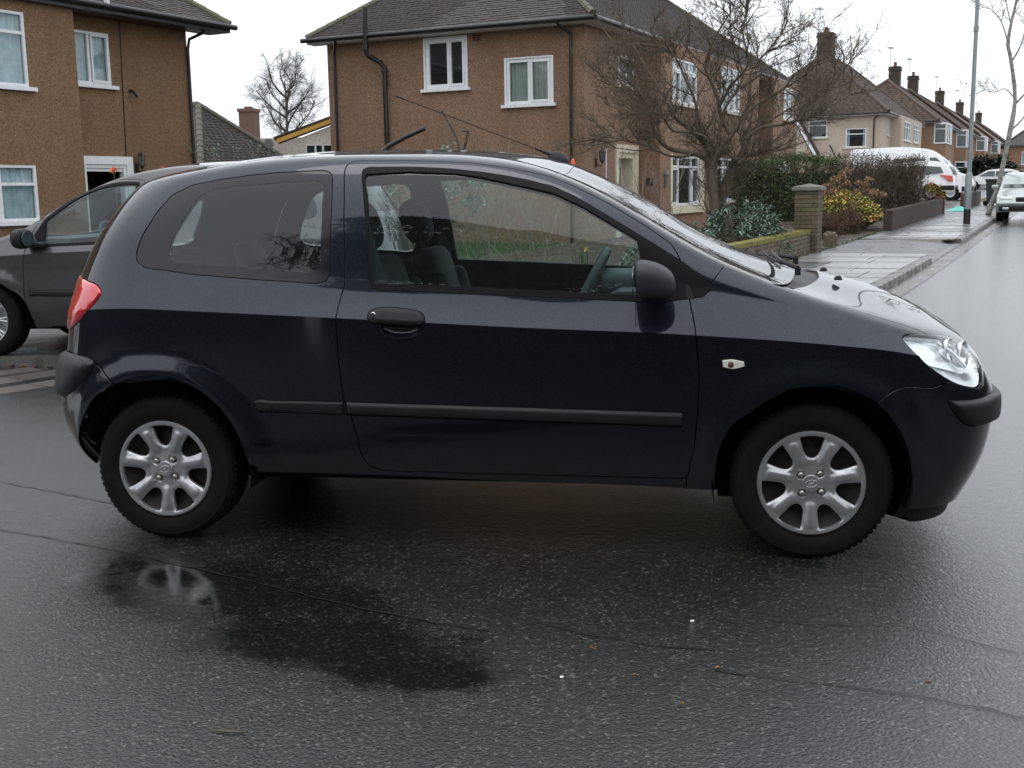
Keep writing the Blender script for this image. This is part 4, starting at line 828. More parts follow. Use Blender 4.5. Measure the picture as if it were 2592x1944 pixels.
    pipe(H, [g(.9, 5.02, .36) + E1 * 14 - S * 1.1, g(.9, 0, .1) + E1 * 14.2 - S * .85], .036, root)
    m = MB(root); wbox(m, W1, 2.58, 2.79, 4.80, 4.95, -.01, .012); av = m.build('air_brick', 'brick_red', H); m = MB(root)
    for i in range(3):
        for j in range(2): wbox(m, W1, 2.60 + j * .095, 2.68 + j * .095, 4.815 + i * .045, 4.84 + i * .045, .004, .014)
    m.build('vent_slots', 'room_dark', av)
    lantern(H, Wf, .67, 2.12, root)
    m = MB(root); wbox(m, Wf, 1.25, 1.29, 1.4, 2.3, 0, .03); m.build('bell_wire', 'white_trim', H)
    # house-number globe lamp and post box near the bay
    m = MB(root); m.lathe([(0, .12), (.05, .11), (.08, .06), (.09, 0), (.06, -.04), (.05, -.30), (0, -.31)], 12, Matrix.Translation(Wf.p(3.95, 1.72, .60))); m.build('letter_box', 'stone_cap', H, 40)
    m = MB(root); m.lathe([(0, .06), (.08, .05), (.10, 0), (.08, -.05), (0, -.06)], 14, Matrix.Translation(Wf.p(3.58, 1.55, .30)) @ Matrix.Rotation(R_(90), 4, 'X')); m.build('bell', 'iron_black', H, 40)
    return H
mid_house()

def left_house():
    D = Vector((math.sin(R_(20)), math.cos(R_(20)), 0)); N = Vector((D.y, -D.x, 0)); O = Vector((-8.81, 20.28, 0)); A = -D; root = O + A * 6; root.z = 0
    H = empty('semi_detached_house', tuple(root), 'brown pebbledashed house on the left with net-curtained windows above the taupe car', 'house')
    W = Wall(O, A, N, root); Wb = Wall(O + N * .5, A, N, root); zt = 4.94; e = 3.45
    o1 = [(2.16, 3.12, 3.58, 4.60), (1.95, 3.03, .1, 2.10)]; ob = [(4.56, 6.9, 3.36, 4.68), (4.56, 7.2, .95, 1.97)]
    m = MB(root); wall_mesh(m, W, e, 0, zt, o1); wall_mesh(m, Wb, 15, 0, zt + .05, ob, t0=e); m.quad(W.p(e, 0), Wb.p(e, 0), Wb.p(e, zt), W.p(e, zt))
    m.quad(W.p(0, 0), W.p(0, 0, -7), W.p(0, zt, -7), W.p(0, zt)); m.quad(W.p(0, 0, -7), W.p(15, 0, -7), W.p(15, zt, -7), W.p(0, zt, -7)); m.quad(W.p(15, 0, -7), Wb.p(15, 0), Wb.p(15, zt), W.p(15, zt, -7)); m.build('front_wall', 'pebbledash_left', H)
    window(H, W, 2.16, 3.12, 3.58, 4.60, cols=(.55,), sash=[(0, 0)], sill='upvc', gaps=[(0, 1)]); window(H, Wb, 4.56, 6.9, 3.36, 4.68, cols=(.36, .7), rows=(.72,), sash=[], sill='upvc'); window(H, Wb, 4.56, 7.2, .95, 1.97, cols=(.30, .65), rows=(.66,), sash=[(1, 0)], sill='upvc')
    m = MB(root)
    wbox(m, W, 1.80, 1.97, .1, 2.18, -.02, .06); wbox(m, W, 3.02, 3.2, .1, 2.18, -.02, .06); wbox(m, W, 1.97, 3.02, 2.02, 2.18, -.02, .06); wbox(m, W, 1.97, 3.02, 1.95, 2.02, -.10, .03); wbox(m, W, 1.97, 2.04, .1, 1.95, -.10, .03); wbox(m, W, 2.04, 3.02, 1.88, 1.95, -.2, .0); m.build('door_surround', 'upvc', H)
    m = MB(root); wbox(m, W, 1.97, 3.03, .1, 1.95, -1.0, -.95); m.build('porch_recess', 'room_dark', H)
    lantern(H, W, 1.66, 2.10, root)
    pt = math.tan(R_(33)); cs = math.cos(R_(33)); ez = 5.02; ov = .45; Lr = 15 + 2 * ov; Wd_ = 7 + 2 * ov + .1; half = Wd_ / 2
    P = lambda t, n, z: O - A * .72 + N * (.62) + A * t - N * n + Vector((0, 0, z)); Lr = 16.5
    c = [P(0, 0, ez), P(Lr, 0, ez), P(Lr, Wd_, ez), P(0, Wd_, ez)]; r0 = P(half * .55, half, ez + half * pt); r1 = P(Lr - half, half, ez + half * pt)
    m = MB(root); m.add([*c, r0, r1], [(0, 1, 5, 4), (1, 2, 5), (2, 3, 4, 5), (3, 0, 4), (3, 2, 1, 0)]); rf = m.build('roof', 'tile_grey', H)
    up = (-N + Vector((0, 0, pt))); tile_slope(rf, root, c[0] - up.normalized() * .05 + Vector((0, 0, .004)), A, up, lambda w: (w * cs * .55, min(Lr - w * cs, 11)), int(half / cs / .105) - 1, nobj=150, near=O + Vector((0, 0, 5)))
    hip_cap(rf, root, c[0] + Vector((0, 0, .04)), r0 + Vector((0, 0, .04)))
    m = MB(root); W0 = Wall(O - A * .72 + N * .62, A, N, root); wbox(m, W0, 0, Lr, 4.90, 5.02, -.03, .0); wbox(m, W0, 0, Lr, 4.88, 4.895, -.62, -.0); m.build('fascia', 'gutter_black', H)
    m = MB(root); m.tube([W0.p(-.12, 5.0, .06), W0.p(Lr, 5.02, .06)], .058, 10); m.build('gutter', 'gutter_black', H, 40)
    m = MB(root); wbox(m, W0, 3.45, 3.53, 4.98, 5.13, .02, .10); m.build('gutter_bracket', 'white_trim', H)
    pipe(H, [W.p(-.14, 4.95, .45), W.p(-.13, 4.84, .36), W.p(-.03, 4.72, .06), W.p(.02, 4.5, .05), W.p(.02, 0, .05)], .034, root); pipe(H, [W.p(1.86, 4.9, .015), W.p(1.93, 2.2, .015)], .010, root, 'cable'); pipe(H, [W.p(1.72, 3.52, .02), W.p(1.70, 3.50, .10), W.p(1.62, 3.40, .12)], .03, root, 'wall_camera')
left_house()

def hip_house(name, label, corner, D, N, L, depth, zb, eave, pitch, wallmat, roofmat, ov=.35, cat='house', group=None, build_front=None, tile=True, endhip=(True, True), rows=24):
    """corner = near front corner, D along the front, N outward front normal"""
    O = Vector((corner[0], corner[1], 0)); D = Vector(D); N = Vector(N); root = O + D * (L / 2) - N * (depth / 2); root.z = zb
    H = empty(name, tuple(root), label, cat, group); Wf = Wall(O, D, N, root); Ws = Wall(O, -N, -D, root)
    ez = eave + .05; pt = math.tan(R_(pitch)); cs = math.cos(R_(pitch)); Wd_ = depth + 2 * ov; half = Wd_ / 2; Lf = L + 2 * ov
    P = lambda s, f, z: O - D * ov + N * ov - N * s + D * f + Vector((0, 0, z)); c = [P(0, 0, ez), P(Wd_, 0, ez), P(Wd_, Lf, ez), P(0, Lf, ez)]
    h0 = half if endhip[0] else 0; h1 = half if endhip[1] else 0; r0 = P(half, h0, ez + half * pt); r1 = P(half, Lf - h1, ez + half * pt)
    m = MB(root); m.add([*c, r0, r1], [(0, 1, 4), (1, 2, 5, 4), (2, 3, 5), (3, 0, 4, 5), (3, 2, 1, 0)]); rf = m.build('roof', roofmat, H)
    if tile:
        if endhip[0]:
            up = (D + Vector((0, 0, pt))); tile_slope(rf, root, c[0] - up.normalized() * .04, -N, up, lambda w: (w * cs, Wd_ - w * cs), int(half / cs / tile) - 1, g=tile, tw=tile * 2.2, mat=roofmat)
        up = (-N + Vector((0, 0, pt))); tile_slope(rf, root, c[0] - up.normalized() * .04, D, up, lambda w: (w * cs if endhip[0] else 0, Lf - (w * cs if endhip[1] else 0)), int(half / cs / tile) - 1, g=tile, tw=tile * 2.2, mat=roofmat)
    for A, B in ((c[0], r0), (c[1], r0), (r0, r1), (c[3], r1)): hip_cap(rf, root, A + Vector((0, 0, .04)), B + Vector((0, 0, .04)), .10, roofmat, .5)
    m = MB(root)
    W0 = Wall(O - D * ov + N * ov, D, N, root); wbox(m, W0, 0, Lf, ez - .13, ez - .01, -.03, 0); W1_ = Wall(O - D * ov + N * ov, -N, -D, root); wbox(m, W1_, 0, Wd_, ez - .13, ez - .01, -.03, 0); wbox(m, W0, 0, Lf, ez - .15, ez - .135, -ov, -.01); wbox(m, W1_, 0, Wd_, ez - .15, ez - .136, -ov, -.01)
    m.build('fascia', 'white_trim', H); m = MB(root); m.tube([W0.p(0, ez - .05, .05), W0.p(Lf, ez - .05, .05)], .055, 8); m.tube([W1_.p(0, ez - .05, .05), W1_.p(Wd_, ez - .05, .05)], .055, 8); m.build('gutter', 'gutter_black', H, 40)
    return H, Wf, Ws, root, rf, r0, r1
def chimney(H, root, p, h, w=.7, d=.9, mat='brick_purple', pots=2):
    m = MB(root); p = Vector(p); ang = math.atan2(E1.y, E1.x); M = Matrix.Translation(p) @ Matrix.Rotation(ang, 4, 'Z')
    m.box((-d / 2, -w / 2, -1.2), (d / 2, w / 2, h), M); m.box((-d / 2 - .05, -w / 2 - .05, h - .22), (d / 2 + .05, w / 2 + .05, h - .08), M); m.box((-d / 2 - .03, -w / 2 - .03, h), (d / 2 + .03, w / 2 + .03, h + .06), M); ch = m.build('chimney', mat, H)
    for k in range(pots):
        m = MB(root); m.lathe([(.10, 0), (.13, .04), (.10, .08), (.09, .30), (.12, .34), (.08, .34)], 10, M @ Matrix.Translation(((k - .5 * (pots - 1)) * .4, 0, h + .05))); m.build('chimney_pot', 'brick_red', ch, 40)
    m = MB(root); m.tube([M @ Vector((-d / 2, .3, h - .5)), M @ Vector((-d / 2, .3, h + 1.5))], .022, 5); m.tube([M @ Vector((-d / 2 - .7, .3, h + 1.4)), M @ Vector((-d / 2 + .5, .3, h + 1.45))], .014, 4)
    for i in range(7): x_ = -d / 2 - .65 + i * .18; m.tube([M @ Vector((x_, .05 + .01 * i, h + 1.41)), M @ Vector((x_, .55 - .01 * i, h + 1.41))], .009, 4)
    m.build('television_aerial', 'post_grey', ch)

def cream_house():
    C = Vector((12.66, 63.84, 0)); zb = gz(C.x, C.y); H, Wf, Ws, root, rf, r0, r1 = hip_house('detached_house', 'cream rendered house with a hipped brown tiled roof behind the white van', C, E1, E2, 16.5, 8.2, zb, 5.40, 40, 'render_cream', 'tile_brown', tile=.16)
    w1 = (3.04, 4.10, 4.17, 5.14); w2 = (.86, 1.98, 3.57, 4.62); m = MB(root); wall_mesh(m, Ws, 8.2, 0, 5.42, [w1, w2]); m.build('side_wall', 'render_cream', H)
    window(H, Ws, *w1, rows=(.70,), sill='cream_sill', blind=None); window(H, Ws, *w2, rows=(.70,), sill='cream_sill', blind='curtain_net', gaps=[(0, .16), (.84, 1)])
    Wb = Wall(C + E2 * .6, E1, E2, root); ops = {0: [(1.9, 2.5, 4.25, 5.15)], 1: [(4.5, 7.4, 4.03, 5.17), (8.9, 11.6, 4.05, 5.2), (4.5, 7.4, 1.4, 2.7)]}
    m = MB(root); wall_mesh(m, Wf, 3.1, 0, 5.42, ops[0]); wall_mesh(m, Wb, 12.8, 0, 5.42, ops[1], t0=3.1); wall_mesh(m, Wf, 16.5, 0, 5.42, [], t0=12.8)
    for t in (3.1, 12.8): m.quad(Wf.p(t, 0), Wb.p(t, 0), Wb.p(t, 5.42), Wf.p(t, 5.42))
    m.quad(Wf.p(16.5, 0), Wf.p(16.5, 0, -8.2), Wf.p(16.5, 5.4, -8.2), Wf.p(16.5, 5.4)); m.build('front_wall', 'render_cream', H)
    window(H, Wf, 1.9, 2.5, 4.25, 5.15, sill='cream_sill'); 
    for q in ops[1]: window(H, Wb, *q, cols=(.35, .7), rows=(.7,), sill='cream_sill', fr=.08)
    pipe(H, [Ws.p(.2, 5.3, .3), Ws.p(.45, 5.1, .08), Ws.p(.45, 0, .08)], .04, root)
    chimney(H, root, r0 + Vector((0, 0, -.3)) + E1 * .4, 1.55, .9, 1.0)
    # low side annexe with a white verge
    m = MB(root); q = lambda s, z, n: Ws.p(s, z, n); pr = [(4.2, 0), (9.5, 0), (9.5, 5.6), (5.1, 5.6), (3.75, 3.2), (3.75, 0)]
    m.prism([q(s, z, .10) for s, z in pr[::1]], -E1 * -.4 if False else E1 * -.35); m.build('annexe_wall', 'render_cream', H)
    m = MB(root); m.prism([q(3.62, 3.12, .5), q(5.0, 5.55, .5), q(4.86, 5.62, .5), q(3.48, 3.18, .5)], E1 * -.1); m.build('verge_board', 'upvc', H); m = MB(root); m.prism([q(3.45, 3.18, .52), q(4.83, 5.64, .52), q(4.76, 5.68, .52), q(3.36, 3.22, .52)], E1 * .4); m.build('annexe_roof', 'tile_grey', H)
    m = MB(root)
    for a, b in (((2.85, 3.75), (2.35, 2.75)), ((2.30, 3.30), (2.45, 2.75))): m.tube([Ws.p(a[0], a[1], .12), Ws.p(b[0], b[1], .12)], .035, 6)
    m.build('wall_bracket', 'iron_black', H)
cream_house()

def terrace(t, L, idx, label, wall, bayc, bayw):
    C = Vector((-.32, 22.09, 0)) + E2 * .75 + E1 * t; zb = gz(C.x, C.y); ev = zb + 4.95
    H, Wf, Ws, root, rf, r0, r1 = hip_house('terraced_house', label, C, E1, E2, L, 7.5, zb, ev, 38, wall, 'tile_brown', group='brown terraced houses up the street', tile=.26 if idx < 2 else False, endhip=(idx == 0, idx == 4))
    m = MB(root); wall_mesh(m, Ws, 7.5, 0, ev + .02, []); m.build('side_wall', wall, H); b0, b1 = bayc - bayw / 2, bayc + bayw / 2
    wall_mesh_ops = [(b0 + .3, b1 - .3, zb + .6, zb + 2.1)]; m = MB(root); wall_mesh(m, Wf, L, 0, ev + .02, []); m.build('front_wall', wall, H)
    # two-storey canted bay with white windows
    d = .75; m = MB(root)
    def ring(z): return [Wf.p(b0, z), Wf.p(b0 + .45, z, d), Wf.p(b1 - .45, z, d), Wf.p(b1, z)]
    def band(mb, za, zb_, ext=0): 
        a = [Wf.p(b0 - ext, za), Wf.p(b0 + .45 - ext * .6, za, d + ext), Wf.p(b1 - .45 + ext * .6, za, d + ext), Wf.p(b1 + ext, za)]; b = [q + Vector((0, 0, zb_ - za)) for q in a]
        for i in range(3): mb.quad(a[i], a[i + 1], b[i + 1], b[i])
        mb.poly(b); mb.poly(a[::-1])
    band(m, zb, zb + .7); band(m, zb + 2.35, zb + 3.45); by = m.build('bay', wall, H)
    for z0, z1 in ((zb + .72, zb + 2.33), (zb + 3.47, ev - .05)):
        g = MB(root); band(g, z0, z1, -.03); g.build('bay_glass', 'far_glass', by)
        f = MB(root); band(f, z0 - .02, z0 + .06, .05); band(f, z1 - .12, z1, .05)
        R3 = [Wf.p(b0, 0), Wf.p(b0 + .45, 0, d), Wf.p((b0 + b1) / 2 - .1 * (b1 - b0), 0, d), Wf.p((b0 + b1) / 2 + .2 * (b1 - b0), 0, d), Wf.p(b1 - .45, 0, d), Wf.p(b1, 0)]
        for q in R3: f.tube([q + Vector((0, 0, z0)), q + Vector((0, 0, z1))], .075, 4)
        mid = z0 + (z1 - z0) * .68
        for a, b in zip(R3[:-1], R3[1:]): f.tube([a + Vector((0, 0, mid)), b + Vector((0, 0, mid))], .04, 4)
        f.build('bay_frame', 'upvc', by)
        cu = MB(root); band(cu, z0 + .05, z1 - .05, -.10); cu.build('bay_curtain', 'curtain_net', by)
    m = MB(root); wbox(m, Wf, b1 + .9, b1 + 2.0, zb + .1, zb + 2.3, 0, .12); pz = m.build('porch', 'upvc', H); m = MB(root); wbox(m, Wf, b1 + 1.1, b1 + 1.8, zb + .5, zb + 2.0, .12, .13); m.build('door_glass', 'far_glass', pz)
    chimney(H, root, r0 + (r1 - r0) * (0.30 if idx == 0 else .12), 1.25, .8, 1.0)
for i, (t, L, lab, w) in enumerate(((62, 15.5, 'first brown terraced house past the cream house, white two-storey bay above the van nose', 'pebbledash_brown'), (78, 20.5, 'second terraced house up the street, its bay just left of the lamp post', 'pebbledash_brown'),
        (99, 20.5, 'third terraced house, white bay just right of the lamp post', 'pebbledash_brown'), (120, 28, 'fourth terraced house, behind the leaning pale tree trunk', 'pebbledash_brown'), (149, 30, 'farthest terraced house at the top of the street', 'pebbledash_brown'))):
    terrace(t, L, i, lab, w, 3.0 if i else 2.6, 4.4)

# house closing the far end of the street
Hc = st(182, 2.5); hz = gz(Hc.x, Hc.y); Hh, Wf_, Ws_, rt_, rf_, _, _ = hip_house('detached_house', 'brown house across the far end of the street at the right edge', (39.0, 141.5), Vector((.97, -.22, 0)), Vector((-.22, -.97, 0)), 14, 9, 1.2, 5.9, 36, 'pebbledash_brown', 'tile_grey', tile=False)
m = MB(rt_); wall_mesh(m, Wf_, 14, 0, 5.95, [(1.8, 5.0, 3.7, 5.2), (1.8, 5.0, .9, 2.4)]); wall_mesh(m, Ws_, 9, 0, 5.95, []); m.build('front_wall', 'pebbledash_brown', Hh)
window(Hh, Wf_, 1.8, 5.0, 3.7, 5.2, cols=(.5,)); window(Hh, Wf_, 1.8, 5.0, .9, 2.4, cols=(.5,))

# bungalow roof, chimney house and cream lean-to seen between the two brown houses
def bungalow():
    root = Vector((-11.2, 30, 0)); H = empty('bungalow', tuple(root), 'low bungalow with a weathered grey tiled hipped roof between the two brown houses', 'house')
    A = Vector((-12.7, 29.6, 4.08)); N_ = Vector((-11.55, 26.9, 2.2)); Rr = Vector((-10.4, 32.0, 2.2)); Lf = Vector((-16.5, 25.4, 2.2)); B = Vector((-18, 29.0, 4.08)); Bk = Vector((-13.5, 35, 2.2))
    m = MB(root); m.add([A, N_, Rr, Lf, B, Bk], [(0, 1, 2), (0, 4, 3, 1), (0, 2, 5), (0, 5, 4)]); rf = m.build('roof', 'tile_grey', H)
    def face(P0, P1, top):  # eave P0->P1, apex top
        U = (P1 - P0); L = U.length; U.normalize(); n = (P1 - P0).cross(top - P0).normalized(); Wd = n.cross(U); Wd = Wd if Wd.z > 0 else -Wd; h = (top - P0).dot(Wd); ta = (top - P0).dot(U)
        tile_slope(rf, root, P0 - Wd * .05, U, Wd, lambda w: (ta * w / h, L - (L - ta) * w / h), int(h / .125), g=.125, tw=.26)
    face(N_, Rr, A)
    U = (N_ - Lf); L = U.length; U.normalize(); n = (N_ - Lf).cross(B - Lf).normalized(); Wd = n.cross(U); Wd = Wd if Wd.z > 0 else -Wd; h = (A - N_).dot(Wd); ta = (A - N_).dot(-U)
    tile_slope(rf, root, Lf - Wd * .05, U, Wd, lambda w: (0, L - ta * w / h), int(h / .125), g=.125, tw=.26)
    hip_cap(rf, root, N_, A, .10); hip_cap(rf, root, Rr, A, .11); hip_cap(rf, root, A, B, .11)
    m = MB(root); q = [N_, Rr, Bk, Vector((-17, 33, 0)), Lf]; q = [Vector((p.x * .97 + root.x * .03, p.y * .97 + root.y * .03, 0)) for p in q]; m.prism(q, (0, 0, 2.15)); m.build('wall', 'brick_purple', H)
    m = MB(root); bm_ = [Vector((-10.9, 30.6, 2.95)) + Vector((.15 * math.cos(a), 0, .15 * math.sin(a))) for a in np.linspace(0, 6.283, 17)[:-1]]; m.prism(bm_, (0, .04, 0)); m.tube([Vector((-10.9, 30.65, 2.1)), Vector((-10.9, 30.65, 2.9))], .02, 6); m.build('satellite_dish', 'dish_grey', H, 40)
bungalow()
root = Vector((-13.5, 41, 0)); H = empty('bungalow', tuple(root), 'distant low house whose square brick chimney stands against the sky beside the bare tree', 'house')
m = MB(root); q = [(-19, 38, 2.3), (-9.2, 38, 2.3), (-9.2, 46, 2.3), (-19, 46, 2.3), (-16, 42, 3.7), (-12, 42, 3.7)]; m.add(q, [(0, 1, 5, 4), (1, 2, 5), (2, 3, 4, 5), (3, 0, 4), (3, 2, 1, 0)]); m.build('roof', 'tile_brown', H); m = MB(root); m.box((-18.7, 38.3, 0), (-9.5, 45.7, 2.3)); m.build('wall', 'render_cream', H)
m = MB(root); m.box((-14.62, 37.6, 2.2), (-14.04, 38.2, 4.46)); m.box((-14.66, 37.56, 4.46), (-14.0, 38.24, 4.58)); m.box((-14.45, 37.75, 4.58), (-14.2, 38.0, 4.66)); m.build('chimney', 'brick_brown', H)
root = Vector((-8.5, 28.5, 0)); H = empty('lean_to', tuple(root), 'cream lean-to extension with a yellow sloping verge at the left corner of the brown house', 'extension')
WL = Wall(Vector((-9.02, 27.0, 0)), Vector((1.34, .42, 0)).normalized(), Vector((.42, -1.34, 0)).normalized(), root)
m = MB(root); pr = [(0, 0), (1.45, 0), (1.45, 3.32), (1.30, 3.28), (0, 2.78)]; m.prism([WL.p(s, z) for s, z in pr], WL.N * -3.2); m.build('wall', 'render_white', H)
m = MB(root); m.prism([WL.p(-.28, 2.78, .06), WL.p(1.45, 3.40, .06), WL.p(1.45, 3.53, .06), WL.p(-.28, 2.90, .06)], WL.N * -.05); m.build('verge_board', 'yellow_trim', H)
m = MB(root); m.prism([WL.p(-.36, 2.90, .08), WL.p(1.5, 3.56, .08), WL.p(1.5, 3.61, .08), WL.p(-.36, 2.95, .08)], WL.N * -3.4); m.build('roof', 'tile_grey', H)
m = MB(root); m.prism([WL.p(1.28, 0, .03), WL.p(1.42, 0, .03), WL.p(1.42, 3.38, .03), WL.p(1.28, 3.33, .03)], WL.N * -.06); m.build('corner_board', 'yellow_trim', H)
window(H, WL, .5, 1.24, 2.05, 2.74, cols=(.36, .64), rows=(.5,), sill=None, depth=.02, dark=False, blind=None, fr=.035, gm='far_glass')

# the other side of the road, behind the camera: what the paint and glass reflect
H, Wf, Ws, root, rf, r0, r1 = hip_house('detached_house', 'dark brown house on the near side of the road, seen only mirrored in the car', (20.0, -15), Vector((-1, 0, 0)), Vector((0, 1, 0)), 16, 8, 0, 5.2, 38, 'pebbledash_brown', 'tile_grey', tile=False)
m = MB(root); ops = [(2, 4.5, 3.4, 4.7), (9.5, 12, 3.4, 4.7), (2, 4.5, .9, 2.3), (9.5, 12, .9, 2.3)]; wall_mesh(m, Wf, 16, 0, 5.25, ops); wall_mesh(m, Ws, 8, 0, 5.25, []); m.quad(Wf.p(16, 0), Wf.p(16, 0, -8), Wf.p(16, 5.25, -8), Wf.p(16, 5.25)); m.build('front_wall', 'pebbledash_brown', H)
for q in ops: window(H, Wf, *q, cols=(.33, .67), fr=.07)
# ------------------------------------------------------------------ curved car bodies cut into panels
HERO = Surf()
def us(s):  # surface parameter s -> roughly metres
    s = np.asarray(s, float); return np.where(s < 0, s * .95, np.where(s > 1, 2.62 + (s - 1) * .95, s * 2.62))
def su(u):
    u = np.asarray(u, float); return np.where(u < 0, u / .95, np.where(u > 2.62, 1 + (u - 2.62) / .95, u / 2.62))
def smooth_loop(pts, step=.013, closed=True, sharp=38):
    P = np.array(pts, float); n = len(P); out = []
    rng_ = range(n if closed else n - 1)
    def corner(i):
        if not closed and (i == 0 or i == n - 1): return True
        a = P[i] - P[i - 1]; b = P[(i + 1) % n] - P[i]
        c = np.dot(a, b) / (np.linalg.norm(a) * np.linalg.norm(b) + 1e-12); return math.degrees(math.acos(max(-1, min(1, c)))) > sharp
    T = []
    for i in range(n):
        if corner(i): T.append(None)
        else:
            a = P[i] - P[i - 1]; b = P[(i + 1) % n] - P[i]; la = np.linalg.norm(a); lb = np.linalg.norm(b)
            t = (a / la * lb + b / lb * la) / (la + lb); T.append(t / np.linalg.norm(t))
    for i in rng_:
        a = P[i]; b = P[(i + 1) % n]; L = np.linalg.norm(b - a); k = max(1, int(round(L / step)))
        ta = T[i] if T[i] is not None else (b - a) / L; tb = T[(i + 1) % n] if T[(i + 1) % n] is not None else (b - a) / L
        for j in range(k):
            t = j / k; h1 = 2 * t**3 - 3 * t**2 + 1; h2 = t**3 - 2 * t**2 + t; h3 = -2 * t**3 + 3 * t**2; h4 = t**3 - t**2
            out.append(h1 * a + h2 * L * ta + h3 * b + h4 * L * tb)
    if not closed: out.append(P[-1])
    return np.array(out)
def inset_loop(L, d):
    e = np.roll(L, -1, 0) - L; A = .5 * np.sum(L[:, 0] * np.roll(L[:, 1], -1) - np.roll(L[:, 0], -1) * L[:, 1])
    nrm = np.stack([-e[:, 1], e[:, 0]], 1) * (1 if A > 0 else -1); nrm /= np.linalg.norm(nrm, axis=1, keepdims=True) + 1e-12
    m = nrm + np.roll(nrm, 1, 0); m /= np.linalg.norm(m, axis=1, keepdims=True) + 1e-12
    c = np.clip(np.sum(m * nrm, 1), .5, 1); return L + m * (d / c)[:, None]
def pip(P, L):
    x, y = P[:, 0], P[:, 1]; ins = np.zeros(len(P), bool); n = len(L)
    for i in range(n):
        x0, y0 = L[i]; x1, y1 = L[(i + 1) % n]
        if y0 == y1: continue
        c = ((y0 > y) != (y1 > y)) & (x < (x1 - x0) * (y - y0) / (y1 - y0) + x0); ins ^= c
    return ins
def dist_loop(P, L, closed=True):
    A = L; B = np.roll(L, -1, 0)
    if not closed: A, B = L[:-1], L[1:]
    D = np.full(len(P), 1e9)
    for a, b in zip(A, B):
        ab = b - a; q = ab @ ab + 1e-15; t = np.clip(((P - a) @ ab) / q, 0, 1); D = np.minimum(D, np.linalg.norm(P - (a + t[:, None] * ab), axis=1))
    return D
def UV(pts): P = np.array(pts, float); return np.stack([us(P[:, 0]), P[:, 1]], 1)
